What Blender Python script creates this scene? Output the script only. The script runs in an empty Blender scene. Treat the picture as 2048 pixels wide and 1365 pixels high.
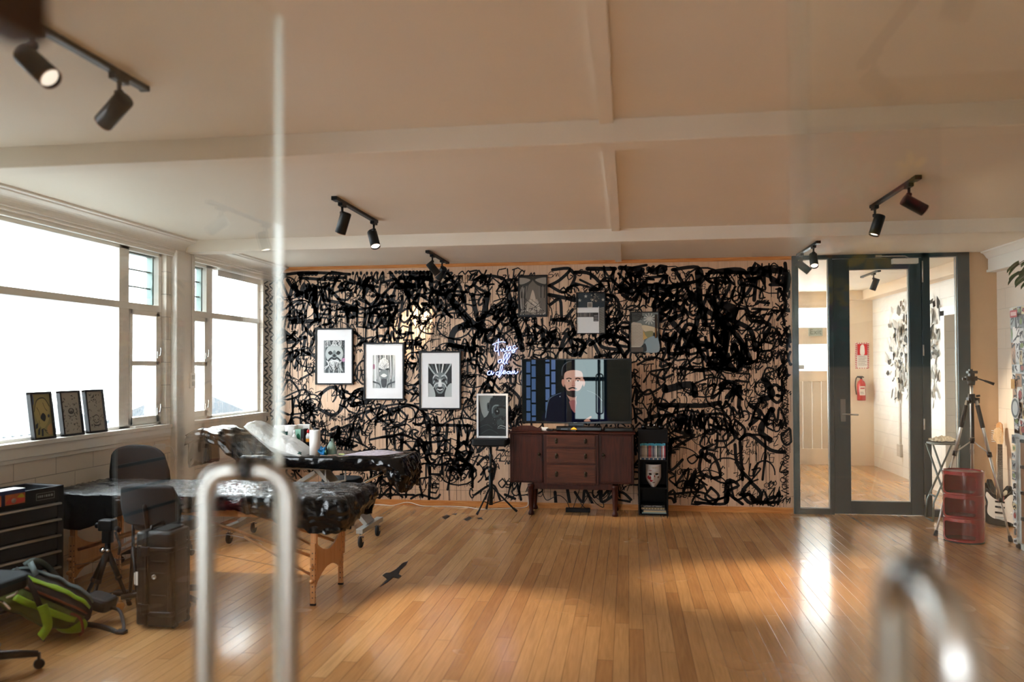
import bpy, math, random
from mathutils import Vector, Matrix
C = bpy.context.scene.collection
PI = math.pi
# ------------------------------------------------------------ camera numbers
YAW, PITCH, ROLL = [math.radians(v) for v in (8.1715, .9643, -.1904)]
FPX, CY, EYE = 1608.32, 707.06, 1.5454
F = Vector((-math.sin(YAW)*math.cos(PITCH), math.cos(YAW)*math.cos(PITCH), math.sin(PITCH)))
R0 = Vector((math.cos(YAW), math.sin(YAW), 0)); U0 = R0.cross(F)
RV = math.cos(ROLL)*R0 + math.sin(ROLL)*U0
UV = -math.sin(ROLL)*R0 + math.cos(ROLL)*U0
def ray(x, y): return F + RV*((x-1024)/FPX) + UV*((CY-y)/FPX)
def at(x, y, Y):                       # pixel -> point at depth Y
    d = ray(x, y); t = Y/d.y
    return Vector((d.x*t, Y, EYE+d.z*t))
def flr(x, y, z=0.0):                  # pixel -> point on a level z
    d = ray(x, y); t = (z-EYE)/d.z
    return Vector((d.x*t, d.y*t, z))
def atX(x, y, X):
    d = ray(x, y); t = X/d.x
    return Vector((X, d.y*t, EYE+d.z*t))
WX0, WX1, WYB, H = -4.018, 3.72, 8.78, 2.70

# ------------------------------------------------------------ materials
def lin(c):
    return tuple((v/12.92 if v <= .04045 else ((v+.055)/1.055)**2.4) for v in c)
def rgb(r, g, b): return lin((r/255, g/255, b/255))
MATS = {}
def mat(name, col, rough=.5, metal=0, spec=.5, coat=0, coat_r=.05, emit=None, es=0, trans=0, ior=1.45, bump=None, vary=None, sheen=0):
    """bump=(scale, strength, dist, stretch); vary=(scale, amount)"""
    if name in MATS: return MATS[name]
    m = bpy.data.materials.new(name); m.use_nodes = True; MATS[name] = m
    nt = m.node_tree; b = nt.nodes['Principled BSDF']
    b.inputs['Base Color'].default_value = (*col, 1)
    b.inputs['Roughness'].default_value = rough
    b.inputs['Metallic'].default_value = metal
    b.inputs['Specular IOR Level'].default_value = spec
    b.inputs['IOR'].default_value = ior
    b.inputs['Coat Weight'].default_value = coat
    b.inputs['Coat Roughness'].default_value = coat_r
    b.inputs['Transmission Weight'].default_value = trans
    if sheen: b.inputs['Sheen Weight'].default_value = sheen
    if emit: b.inputs['Emission Color'].default_value = (*emit, 1); b.inputs['Emission Strength'].default_value = es
    N = nt.nodes.new; L = nt.links.new
    if bump or vary:
        tc = N('ShaderNodeTexCoord'); mp = N('ShaderNodeMapping'); L(tc.outputs['Object'], mp.inputs['Vector'])
        if bump and len(bump) > 3: mp.inputs['Scale'].default_value = bump[3]
    if bump:
        n = N('ShaderNodeTexNoise'); n.inputs['Scale'].default_value = bump[0]; n.inputs['Detail'].default_value = 5
        L(mp.outputs[0], n.inputs['Vector'])
        bp = N('ShaderNodeBump'); bp.inputs['Strength'].default_value = bump[1]; bp.inputs['Distance'].default_value = bump[2]
        L(n.outputs['Fac'], bp.inputs['Height']); L(bp.outputs[0], b.inputs['Normal'])
    if vary:
        n = N('ShaderNodeTexNoise'); n.inputs['Scale'].default_value = vary[0]; n.inputs['Detail'].default_value = 4
        L(mp.outputs[0], n.inputs['Vector'])
        mr = N('ShaderNodeMapRange'); mr.inputs[1].default_value = .3; mr.inputs[2].default_value = .7
        mr.inputs[3].default_value = 1-vary[1]; mr.inputs[4].default_value = 1+vary[1]
        L(n.outputs['Fac'], mr.inputs[0])
        mx = N('ShaderNodeMix'); mx.data_type = 'RGBA'; mx.blend_type = 'MULTIPLY'; mx.inputs[0].default_value = 1
        mx.inputs[6].default_value = (*col, 1); L(mr.outputs[0], mx.inputs[7]); L(mx.outputs[2], b.inputs['Base Color'])
    return m

def glass_mat(name, tint=(1, 1, 1), extra=0.0, rough=0.0, top=.95):
    """pane: clear transmission plus the mirror share given by the angle of view"""
    if name in MATS: return MATS[name]
    m = bpy.data.materials.new(name); m.use_nodes = True; MATS[name] = m
    nt = m.node_tree; nt.nodes.clear(); N = nt.nodes.new; L = nt.links.new
    out = N('ShaderNodeOutputMaterial'); mix = N('ShaderNodeMixShader'); tr = N('ShaderNodeBsdfTransparent'); gl = N('ShaderNodeBsdfGlossy')
    tr.inputs[0].default_value = (*tint, 1); gl.inputs['Roughness'].default_value = rough; gl.inputs[0].default_value = (1, 1, 1, 1)
    lw = N('ShaderNodeLayerWeight'); lw.inputs[0].default_value = .5
    pw = N('ShaderNodeMath'); pw.operation = 'POWER'; pw.inputs[1].default_value = 5
    mu = N('ShaderNodeMath'); mu.operation = 'MULTIPLY_ADD'; mu.inputs[1].default_value = top; mu.inputs[2].default_value = .042+extra
    L(lw.outputs['Facing'], pw.inputs[0]); L(pw.outputs[0], mu.inputs[0]); L(mu.outputs[0], mix.inputs[0])
    L(tr.outputs[0], mix.inputs[1]); L(gl.outputs[0], mix.inputs[2]); L(mix.outputs[0], out.inputs[0])
    return m

def nodes(name):
    m = bpy.data.materials.new(name); m.use_nodes = True; MATS[name] = m
    nt = m.node_tree
    return m, nt, nt.nodes['Principled BSDF'], nt.nodes.new, nt.links.new

def floor_material():
    m, nt, b, N, L = nodes('floorboards')
    tc = N('ShaderNodeTexCoord'); sp = N('ShaderNodeSeparateXYZ'); L(tc.outputs['Object'], sp.inputs[0])
    def M(op, a, bb=None, c=None):
        n = N('ShaderNodeMath'); n.operation = op
        for i, v in enumerate((a, bb, c)):
            if v is None: continue
            if isinstance(v, (int, float)): n.inputs[i].default_value = v
            else: L(v, n.inputs[i])
        return n.outputs[0]
    W = .083
    u = M('DIVIDE', sp.outputs[0], W); iu = M('FLOOR', u); fu = M('SUBTRACT', u, iu)
    wn = N('ShaderNodeTexWhiteNoise'); wn.noise_dimensions = '1D'; L(iu, wn.inputs['W'])
    v = M('ADD', M('DIVIDE', sp.outputs[1], 1.75), M('MULTIPLY', wn.outputs['Value'], 7.3)); iv = M('FLOOR', v); fv = M('SUBTRACT', v, iv)
    w2 = N('ShaderNodeTexWhiteNoise'); w2.noise_dimensions = '2D'
    cb = N('ShaderNodeCombineXYZ'); L(iu, cb.inputs[0]); L(iv, cb.inputs[1]); L(cb.outputs[0], w2.inputs['Vector'])
    ramp = N('ShaderNodeValToRGB'); e = ramp.color_ramp.elements
    e[0].position = 0; e[0].color = (*rgb(176, 126, 78), 1); e[1].position = 1; e[1].color = (*rgb(208, 162, 110), 1)
    for p, c in ((.2, (188, 138, 87)), (.6, (195, 146, 94)), (.85, (202, 153, 100))):
        k = ramp.color_ramp.elements.new(p); k.color = (*rgb(*c), 1)
    L(w2.outputs['Value'], ramp.inputs[0])
    # grain
    mp = N('ShaderNodeMapping'); mp.inputs['Scale'].default_value = (38, 2.2, 1); L(tc.outputs['Object'], mp.inputs['Vector'])
    ng = N('ShaderNodeTexNoise'); ng.inputs['Scale'].default_value = 1.6; ng.inputs['Detail'].default_value = 8; ng.inputs['Distortion'].default_value = .6; L(mp.outputs[0], ng.inputs['Vector'])
    gr = N('ShaderNodeMapRange'); gr.inputs[1].default_value = .3; gr.inputs[2].default_value = .75; gr.inputs[3].default_value = .82; gr.inputs[4].default_value = 1.10; L(ng.outputs['Fac'], gr.inputs[0])
    nb = N('ShaderNodeTexNoise'); nb.inputs['Scale'].default_value = 1.3; nb.inputs['Detail'].default_value = 2; L(tc.outputs['Object'], nb.inputs['Vector'])
    br = N('ShaderNodeMapRange'); br.inputs[1].default_value = 0; br.inputs[2].default_value = 1; br.inputs[3].default_value = .88; br.inputs[4].default_value = 1.1; L(nb.outputs['Fac'], br.inputs[0])
    sc = N('ShaderNodeMapping'); sc.inputs['Scale'].default_value = (26, 2.5, 1); sc.inputs['Rotation'].default_value = (0, 0, .05); L(tc.outputs['Object'], sc.inputs['Vector'])
    ns = N('ShaderNodeTexNoise'); ns.inputs['Scale'].default_value = 2.2; ns.inputs['Detail'].default_value = 9; ns.inputs['Roughness'].default_value = .75; L(sc.outputs[0], ns.inputs['Vector'])
    sr = N('ShaderNodeMapRange'); sr.inputs[1].default_value = .66; sr.inputs[2].default_value = .8; sr.inputs[3].default_value = 1; sr.inputs[4].default_value = .88; L(ns.outputs['Fac'], sr.inputs[0])
    # seams
    d1 = M('MINIMUM', fu, M('SUBTRACT', 1, fu)); s1 = M('SMOOTH_MIN', M('DIVIDE', d1, .03), 1, .2)
    d2 = M('MINIMUM', fv, M('SUBTRACT', 1, fv)); s2 = M('MINIMUM', M('DIVIDE', d2, .0016), 1)
    se = M('MINIMUM', s1, s2); sm = M('MULTIPLY_ADD', se, .68, .32)
    tot = M('MULTIPLY', M('MULTIPLY', gr.outputs[0], br.outputs[0]), M('MULTIPLY', sm, sr.outputs[0]))
    mx = N('ShaderNodeMix'); mx.data_type = 'RGBA'; mx.blend_type = 'MULTIPLY'; mx.inputs[0].default_value = 1
    L(ramp.outputs[0], mx.inputs[6]); L(tot, mx.inputs[7]); L(mx.outputs[2], b.inputs['Base Color'])
    rr = N('ShaderNodeMapRange'); rr.inputs[1].default_value = 0; rr.inputs[2].default_value = 1; rr.inputs[3].default_value = .17; rr.inputs[4].default_value = .33; L(nb.outputs['Fac'], rr.inputs[0]); L(rr.outputs[0], b.inputs['Roughness'])
    bp = N('ShaderNodeBump'); bp.inputs['Strength'].default_value = .25; bp.inputs['Distance'].default_value = .002
    L(M('ADD', se, M('MULTIPLY', w2.outputs['Value'], .3)), bp.inputs['Height']); L(bp.outputs[0], b.inputs['Normal'])
    b.inputs['Coat Weight'].default_value = .35; b.inputs['Coat Roughness'].default_value = .12
    return m

def block_material(name, col, axis, bw=.4, bh=.2, off=.195, amt=.55):
    """painted concrete block: courses follow object Z, stretchers follow X or Y"""
    m, nt, b, N, L = nodes(name)
    tc = N('ShaderNodeTexCoord'); sp = N('ShaderNodeSeparateXYZ'); L(tc.outputs['Object'], sp.inputs[0])
    ad = N('ShaderNodeMath'); ad.operation = 'SUBTRACT'; ad.inputs[1].default_value = off; L(sp.outputs[2], ad.inputs[0])
    cb = N('ShaderNodeCombineXYZ'); L(sp.outputs[axis], cb.inputs[0]); L(ad.outputs[0], cb.inputs[1])
    bt = N('ShaderNodeTexBrick'); bt.inputs['Scale'].default_value = 1; bt.inputs['Brick Width'].default_value = bw; bt.inputs['Row Height'].default_value = bh
    bt.inputs['Mortar Size'].default_value = .004; bt.inputs['Mortar Smooth'].default_value = .6; bt.inputs['Bias'].default_value = 0
    bt.inputs['Color1'].default_value = (*col, 1); bt.inputs['Color2'].default_value = tuple(c*.97 for c in col)+(1,); bt.inputs['Mortar'].default_value = tuple(c*amt for c in col)+(1,)
    L(cb.outputs[0], bt.inputs['Vector']); L(bt.outputs['Color'], b.inputs['Base Color'])
    n = N('ShaderNodeTexNoise'); n.inputs['Scale'].default_value = 60; n.inputs['Detail'].default_value = 4; L(tc.outputs['Object'], n.inputs['Vector'])
    mm = N('ShaderNodeMath'); mm.operation = 'MULTIPLY_ADD'; mm.inputs[1].default_value = .12; L(n.outputs['Fac'], mm.inputs[0])
    iv = N('ShaderNodeMath'); iv.operation = 'SUBTRACT'; iv.inputs[0].default_value = 1; L(bt.outputs['Fac'], iv.inputs[1]); L(iv.outputs[0], mm.inputs[2])
    bp = N('ShaderNodeBump'); bp.inputs['Strength'].default_value = .5; bp.inputs['Distance'].default_value = .004; L(mm.outputs[0], bp.inputs['Height']); L(bp.outputs[0], b.inputs['Normal'])
    b.inputs['Roughness'].default_value = .55
    return m

def ply_material():
    m, nt, b, N, L = nodes('plywood_panel')
    tc = N('ShaderNodeTexCoord'); sp = N('ShaderNodeSeparateXYZ'); L(tc.outputs['Object'], sp.inputs[0])
    mp = N('ShaderNodeMapping'); mp.inputs['Scale'].default_value = (9, 1, .8); L(tc.outputs['Object'], mp.inputs['Vector'])
    n = N('ShaderNodeTexNoise'); n.inputs['Scale'].default_value = 2.5; n.inputs['Detail'].default_value = 7; n.inputs['Distortion'].default_value = 1.2; L(mp.outputs[0], n.inputs['Vector'])
    r = N('ShaderNodeValToRGB'); r.color_ramp.elements[0].position = .3; r.color_ramp.elements[0].color = (*rgb(208, 172, 140), 1)
    r.color_ramp.elements[1].position = .75; r.color_ramp.elements[1].color = (*rgb(226, 192, 162), 1); L(n.outputs['Fac'], r.inputs[0])
    def M(op, a, bb):
        q = N('ShaderNodeMath'); q.operation = op
        for i, v in enumerate((a, bb)):
            if isinstance(v, (int, float)): q.inputs[i].default_value = v
            else: L(v, q.inputs[i])
        return q.outputs[0]
    u = M('FRACT', M('DIVIDE', M('ADD', sp.outputs[0], 10.02), .305), 0)
    g = M('LESS_THAN', u, .010)
    hz = M('LESS_THAN', M('ABSOLUTE', M('SUBTRACT', sp.outputs[2], .175), 0), .003)
    k = M('SUBTRACT', 1, M('MULTIPLY', M('MAXIMUM', g, hz), .4))
    mx = N('ShaderNodeMix'); mx.data_type = 'RGBA'; mx.blend_type = 'MULTIPLY'; mx.inputs[0].default_value = 1
    L(r.outputs[0], mx.inputs[6]); L(k, mx.inputs[7]); L(mx.outputs[2], b.inputs['Base Color'])
    b.inputs['Roughness'].default_value = .5
    return m

def wood_material(name, c0, c1, axis=0, scale=3, rough=.35, coat=.2):
    m, nt, b, N, L = nodes(name)
    tc = N('ShaderNodeTexCoord'); mp = N('ShaderNodeMapping'); s = [14, 14, 14]; s[axis] = 1.2
    mp.inputs['Scale'].default_value = s; L(tc.outputs['Object'], mp.inputs['Vector'])
    n = N('ShaderNodeTexNoise'); n.inputs['Scale'].default_value = scale; n.inputs['Detail'].default_value = 7; n.inputs['Distortion'].default_value = 1; L(mp.outputs[0], n.inputs['Vector'])
    r = N('ShaderNodeValToRGB'); r.color_ramp.elements[0].position = .32; r.color_ramp.elements[0].color = (*c0, 1)
    r.color_ramp.elements[1].position = .7; r.color_ramp.elements[1].color = (*c1, 1); L(n.outputs['Fac'], r.inputs[0]); L(r.outputs[0], b.inputs['Base Color'])
    b.inputs['Roughness'].default_value = rough; b.inputs['Coat Weight'].default_value = coat; b.inputs['Specular IOR Level'].default_value = .25
    return m

def film_material(name, col, stretch=(1, 3, 3), scale=14, strength=.9, rough=.14, cells=.5):
    """crinkled glossy plastic film"""
    m, nt, b, N, L = nodes(name)
    tc = N('ShaderNodeTexCoord'); mp = N('ShaderNodeMapping'); mp.inputs['Scale'].default_value = stretch; L(tc.outputs['Object'], mp.inputs['Vector'])
    v = N('ShaderNodeTexNoise'); v.inputs['Scale'].default_value = scale; v.inputs['Detail'].default_value = 2; v.inputs['Distortion'].default_value = 1.6
    vo = N('ShaderNodeTexVoronoi'); vo.inputs['Scale'].default_value = scale*2.2; wv = N('ShaderNodeMix'); wv.data_type = 'VECTOR'; wv.inputs[0].default_value = .06; L(mp.outputs[0], wv.inputs[4]); L(v.outputs['Color'], wv.inputs[5]); L(wv.outputs[1], vo.inputs['Vector'])
    w = N('ShaderNodeTexNoise'); w.inputs['Scale'].default_value = scale*3.1; w.inputs['Detail'].default_value = 2; w.inputs['Distortion'].default_value = 2.5
    for q in (v, w):
        L(mp.outputs[0], q.inputs['Vector'])
    def ridge(o):
        a = N('ShaderNodeMath'); a.operation = 'SUBTRACT'; a.inputs[1].default_value = .5; L(o, a.inputs[0])
        c = N('ShaderNodeMath'); c.operation = 'ABSOLUTE'; L(a.outputs[0], c.inputs[0]); return c.outputs[0]
    ad = N('ShaderNodeMath'); ad.operation = 'MULTIPLY_ADD'; ad.inputs[1].default_value = .35; L(ridge(w.outputs['Fac']), ad.inputs[0]); L(ridge(v.outputs['Fac']), ad.inputs[2])
    a2 = N('ShaderNodeMath'); a2.operation = 'MULTIPLY_ADD'; a2.inputs[1].default_value = cells; L(vo.outputs['Distance'], a2.inputs[0]); L(ad.outputs[0], a2.inputs[2]); ad = a2
    bp = N('ShaderNodeBump'); bp.inputs['Strength'].default_value = strength; bp.inputs['Distance'].default_value = .012; L(ad.outputs[0], bp.inputs['Height']); L(bp.outputs[0], b.inputs['Normal'])
    ge = N('ShaderNodeNewGeometry'); sz = N('ShaderNodeSeparateXYZ'); L(ge.outputs['Normal'], sz.inputs[0])
    sm = N('ShaderNodeMapRange'); sm.inputs[1].default_value = .3; sm.inputs[2].default_value = .9; sm.inputs[3].default_value = strength*.22; sm.inputs[4].default_value = strength
    L(sz.outputs[2], sm.inputs[0]); L(sm.outputs[0], bp.inputs['Strength'])      # the film hangs smoother than it lies
    b.inputs['Base Color'].default_value = (*col, 1); b.inputs['Roughness'].default_value = rough; b.inputs['Specular IOR Level'].default_value = .4
    return m

# ------------------------------------------------------------ mesh builder
class MB:
    def __init__(s): s.v = []; s.f = []; s.mi = []; s.sm = []; s.mats = []
    def mid(s, m):
        if m is None: return 0
        if m not in s.mats: s.mats.append(m)
        return s.mats.index(m)
    def add(s, vs, fs, m=None, smooth=False):
        o = len(s.v); s.v += [Vector(v) for v in vs]; k = s.mid(m)
        for f in fs: s.f.append(tuple(i+o for i in f)); s.mi.append(k); s.sm.append(smooth)
        return s
    def box(s, lo, hi, m=None, rot=None, piv=None):
        (x0, y0, z0), (x1, y1, z1) = lo, hi
        vs = [Vector(p) for p in ((x0, y0, z0), (x1, y0, z0), (x1, y1, z0), (x0, y1, z0), (x0, y0, z1), (x1, y0, z1), (x1, y1, z1), (x0, y1, z1))]
        if rot is not None:
            c = Vector(piv) if piv is not None else sum(vs, Vector())/8
            vs = [c+rot@(v-c) for v in vs]
        return s.add(vs, [(0, 3, 2, 1), (4, 5, 6, 7), (0, 1, 5, 4), (1, 2, 6, 5), (2, 3, 7, 6), (3, 0, 4, 7)], m)
    def rbox(s, lo, hi, r=.01, n=3, m=None, rot=None, piv=None, ax=2):
        """box with rounded edges round axis ax, and softened ends"""
        lo = Vector(lo); hi = Vector(hi); a = [i for i in range(3) if i != ax]
        if ax == 1: a = [2, 0]
        w, h = (hi-lo)[a[0]]/2, (hi-lo)[a[1]]/2; c = (lo+hi)/2; r = min(r, w*.999, h*.999); L = (hi-lo)[ax]/2
        e = min(r*.5, L*.45)
        rings = [(-L, -e), (-L+e*.3, -e*.3), (-L+e, 0), (L-e, 0), (L-e*.3, -e*.3), (L, -e)]
        vs = []; k = 4*(n+1)
        for t, ins in rings:
            for q in range(4):
                cx, cy = [(1, 1), (-1, 1), (-1, -1), (1, -1)][q]
                for i in range(n+1):
                    an = PI/2*(q+i/n); p = [0, 0, 0]
                    p[a[0]] = c[a[0]]+cx*(w-r)+math.cos(an)*(r+ins); p[a[1]] = c[a[1]]+cy*(h-r)+math.sin(an)*(r+ins); p[ax] = c[ax]+t
                    vs.append(Vector(p))
        if rot is not None:
            pv = Vector(piv) if piv is not None else c
            vs = [pv+rot@(v-pv) for v in vs]
        fs = []
        for j in range(len(rings)-1):
            for i in range(k): fs.append((j*k+i, j*k+(i+1) % k, (j+1)*k+(i+1) % k, (j+1)*k+i))
        fs.append(tuple(reversed(range(k)))); fs.append(tuple((len(rings)-1)*k+i for i in range(k)))
        return s.add(vs, fs, m, False)
    def tube(s, pts, r, n=8, m=None, closed=False, caps=True):
        pts = [Vector(p) for p in pts]; rs = r if isinstance(r, (list, tuple)) else [r]*len(pts)
        vs = []; L = len(pts); up = None
        for i, p in enumerate(pts):
            if closed: t = pts[(i+1) % L]-pts[i-1]
            else: t = pts[min(i+1, L-1)]-pts[max(i-1, 0)]
            if t.length < 1e-9: t = Vector((0, 0, 1))
            t.normalize()
            if up is None:
                up = Vector((0, 0, 1)) if abs(t.z) < .9 else Vector((1, 0, 0))
            a = t.cross(up)
            if a.length < 1e-6: a = t.cross(Vector((1, 0, 0)))
            a.normalize(); b = a.cross(t); up = b
            for k in range(n):
                an = 2*PI*k/n; vs.append(p+(a*math.cos(an)+b*math.sin(an))*rs[i])
        fs = []
        for i in range(L if closed else L-1):
            j = (i+1) % L
            for k in range(n): fs.append((i*n+k, i*n+(k+1) % n, j*n+(k+1) % n, j*n+k))
        if caps and not closed: fs.append(tuple(reversed(range(n)))); fs.append(tuple((L-1)*n+k for k in range(n)))
        return s.add(vs, fs, m, True)
    def cyl(s, p0, p1, r0, r1=None, n=20, m=None): return s.tube([p0, p1], [r0, r0 if r1 is None else r1], n, m)
    def lathe(s, prof, c=(0, 0, 0), n=24, m=None, axis=None, closed=False):
        """prof = [(r, h)...] about axis"""
        ax = Vector(axis or (0, 0, 1)).normalized(); a = ax.orthogonal().normalized(); b = ax.cross(a); c = Vector(c)
        vs = [c+ax*h+(a*math.cos(2*PI*k/n)+b*math.sin(2*PI*k/n))*r for r, h in prof for k in range(n)]
        fs = [(i*n+k, i*n+(k+1) % n, (i+1)*n+(k+1) % n, (i+1)*n+k) for i in range(len(prof)-1) for k in range(n)]
        if not closed:
            fs.append(tuple(reversed(range(n)))); fs.append(tuple((len(prof)-1)*n+k for k in range(n)))
        return s.add(vs, fs, m, True)
    def prism(s, poly, o, u, v, w, d, m=None):
        """poly in (u, v) from origin o, thickness d along w"""
        o, u, v, w = Vector(o), Vector(u), Vector(v), Vector(w); n = len(poly)
        a = [o+u*p[0]+v*p[1] for p in poly]; b = [q+w*d for q in a]
        return s.add(a+b, [tuple(reversed(range(n))), tuple(range(n, 2*n))]+[(i, (i+1) % n, n+(i+1) % n, n+i) for i in range(n)], m)
    def ball(s, c, r, m=None, nu=16, nv=10, sc=(1, 1, 1), fn=None, rot=None):
        c = Vector(c); vs = []
        for j in range(nv+1):
            th = PI*j/nv
            for k in range(nu):
                ph = 2*PI*k/nu; d = Vector((math.sin(th)*math.cos(ph)*sc[0], math.sin(th)*math.sin(ph)*sc[1], math.cos(th)*sc[2]))*r
                if fn: d = fn(d)
                if rot is not None: d = rot@d
                vs.append(c+d)
        fs = [(j*nu+k, (j+1)*nu+k, (j+1)*nu+(k+1) % nu, j*nu+(k+1) % nu) for j in range(nv) for k in range(nu)]
        return s.add(vs, fs, m, True)
    def grid(s, fn, nu, nv, m=None, smooth=True, wrap=False):
        vs = [fn(i/(nu-(0 if wrap else 1)) if not wrap else i/nu, j/(nv-1)) for j in range(nv) for i in range(nu)]
        fs = [(j*nu+i, j*nu+(i+1) % nu, (j+1)*nu+(i+1) % nu, (j+1)*nu+i) for j in range(nv-1) for i in range(nu if wrap else nu-1)]
        return s.add(vs, fs, m, smooth)
    def build(s, name, m=None, parent=None, bevel=0, smooth=None, world=False, solid=0, subd=0, seg=2):
        me = bpy.data.meshes.new(name); vs = s.v
        if world and parent is not None:
            vs = [WORLD[parent.name].inverted()@v for v in vs]
        me.from_pydata([tuple(v) for v in vs], [], s.f)
        if m is not None and not s.mats: me.materials.append(m)
        for q in s.mats: me.materials.append(q)
        me.polygons.foreach_set('material_index', s.mi)
        me.polygons.foreach_set('use_smooth', [smooth if smooth is not None else q for q in s.sm]); me.update(); me.validate()
        o = bpy.data.objects.new(name, me); C.objects.link(o)
        if parent is not None:
            o.parent = parent
            WORLD[o.name] = WORLD.get(parent.name, Matrix())
        if solid: q = o.modifiers.new('thickness', 'SOLIDIFY'); q.thickness = solid; q.offset = -1
        if subd: q = o.modifiers.new('subdivision', 'SUBSURF'); q.levels = q.render_levels = subd
        if bevel:
            q = o.modifiers.new('bevel', 'BEVEL'); q.width = bevel; q.segments = seg; q.limit_method = 'ANGLE'; q.angle_limit = .7
            q.harden_normals = False
        return o
WORLD = {}
def tag(o, label=None, cat=None, group=None, kind=None):
    if label: o['label'] = label
    if cat: o['category'] = cat
    if group: o['group'] = group
    if kind: o['kind'] = kind
    return o
def thing(name, label, cat, loc=(0, 0, 0), rz=0, group=None, kind=None):
    o = bpy.data.objects.new(name, None); C.objects.link(o); o.location = loc; o.rotation_euler = (0, 0, rz); o.empty_display_size = .05
    WORLD[o.name] = Matrix.Translation(Vector(loc))@Matrix.Rotation(rz, 4, 'Z')
    return tag(o, label, cat, group, kind)
def struct(name, mb, m=None, label=None, **k):
    o = mb.build(name, m, **k); o['kind'] = 'structure'
    if label: o['label'] = label
    return o
def kids(o): return [c for c in bpy.data.objects if c.parent == o]
def copy_tree(o, parent=None):
    c = o.copy(); C.objects.link(c)
    if parent is not None: c.parent = parent
    for ch in kids(o): copy_tree(ch, c)
    return c
def spline(pts, n=8, closed=False):
    """Catmull-Rom through the points"""
    P = [Vector(p) for p in pts]; out = []; L = len(P)
    if L < 3: return P
    for i in range(L if closed else L-1):
        g = (lambda k: P[k % L]) if closed else (lambda k: P[min(max(k, 0), L-1)])
        p0, p1, p2, p3 = g(i-1), g(i), g(i+1), g(i+2)
        for k in range(n):
            t = k/n
            out.append(.5*((2*p1)+(p2-p0)*t+(2*p0-5*p1+4*p2-p3)*t*t+(3*p1-p0-3*p2+p3)*t**3))
    if not closed: out.append(P[-1])
    return out

PAL = {}
def flat(c, emit=0, rough=.6, coat=0):
    k = (tuple(c), emit, rough)
    if k not in PAL:
        nm = 'print_%02x%02x%02x' % tuple(int(v) for v in c)+('_lit' if emit else '')
        PAL[k] = mat(nm, (0, 0, 0) if emit else rgb(*c), rough, emit=rgb(*c) if emit else None, es=emit)
    return PAL[k]
class Art:
    """flat printed picture: layers of colour patches on a rectangle o + u*[0..W] + v*[0..H]"""
    def __init__(s, o, u, v, w, step=.00012, emit=0, rough=.6):
        s.o, s.u, s.v, s.w = Vector(o), Vector(u), Vector(v), Vector(w); s.k = 0; s.step = step; s.mb = MB(); s.e = emit; s.r = rough
    def P(s, x, y): return s.o+s.u*x+s.v*y+s.w*(s.k*s.step)
    def col(s, c): return c if not isinstance(c, tuple) else flat(c, s.e, s.r)
    def poly(s, pts, c):
        s.mb.add([s.P(*p) for p in pts], [tuple(range(len(pts)))], s.col(c)); s.k += 1; return s
    def rect(s, x0, y0, x1, y1, c): return s.poly([(x0, y0), (x1, y0), (x1, y1), (x0, y1)], c)
    def disc(s, x, y, rx, ry, c, n=20, a=0):
        ca, sa = math.cos(a), math.sin(a)
        return s.poly([(x+rx*math.cos(2*PI*i/n)*ca-ry*math.sin(2*PI*i/n)*sa, y+rx*math.cos(2*PI*i/n)*sa+ry*math.sin(2*PI*i/n)*ca) for i in range(n)], c)
    def blob(s, pts, c, n=5):
        return s.poly([(p.x, p.y) for p in spline([(a, b, 0) for a, b in pts], n, True)], c)
    def stroke(s, pts, w, c, n=5, taper=0, smooth=True):
        P = spline([(a, b, 0) for a, b in pts], n) if smooth and len(pts) > 2 else [Vector((a, b, 0)) for a, b in pts]
        L = len(P); l = []; r = []
        for i, p in enumerate(P):
            t = P[min(i+1, L-1)]-P[max(i-1, 0)]
            if t.length < 1e-9: t = Vector((1, 0, 0))
            t.normalize(); q = Vector((-t.y, t.x, 0)); ww = w/2*(1-taper*abs(2*i/(L-1)-1)**2)
            l.append(p+q*ww); r.append(p-q*ww)
        vs = [s.P(p.x, p.y) for p in l]+[s.P(p.x, p.y) for p in r]
        s.mb.add(vs, [(i, L+i, L+i+1, i+1) for i in range(L-1)], s.col(c)); s.k += 1; return s
    def build(s, name, parent, **k): return s.mb.build(name, None, parent, **k)
def text_mesh(name, body, size, m, parent, loc, rot, depth=.0008, world=True, label=None):
    cu = bpy.data.curves.new(name, 'FONT'); cu.body = body; cu.size = size; cu.extrude = depth; cu.align_x = 'CENTER'; cu.align_y = 'CENTER'
    cu.materials.append(m); t = bpy.data.objects.new(name+'_c', cu); C.objects.link(t)
    dg = bpy.context.evaluated_depsgraph_get(); me = bpy.data.meshes.new_from_object(t.evaluated_get(dg)); bpy.data.objects.remove(t)
    o = bpy.data.objects.new(name, me); C.objects.link(o)
    M = Matrix.Translation(Vector(loc))@rot.to_4x4()
    if parent is not None:
        o.parent = parent; W = WORLD.get(parent.name, Matrix()); M = W.inverted()@M; WORLD[o.name] = W
    me.transform(M); me.name = name
    if label: o['label'] = label
    return o
ROT_FRONT = Matrix.Rotation(PI/2, 3, 'X')            # text reading towards -Y
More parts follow.
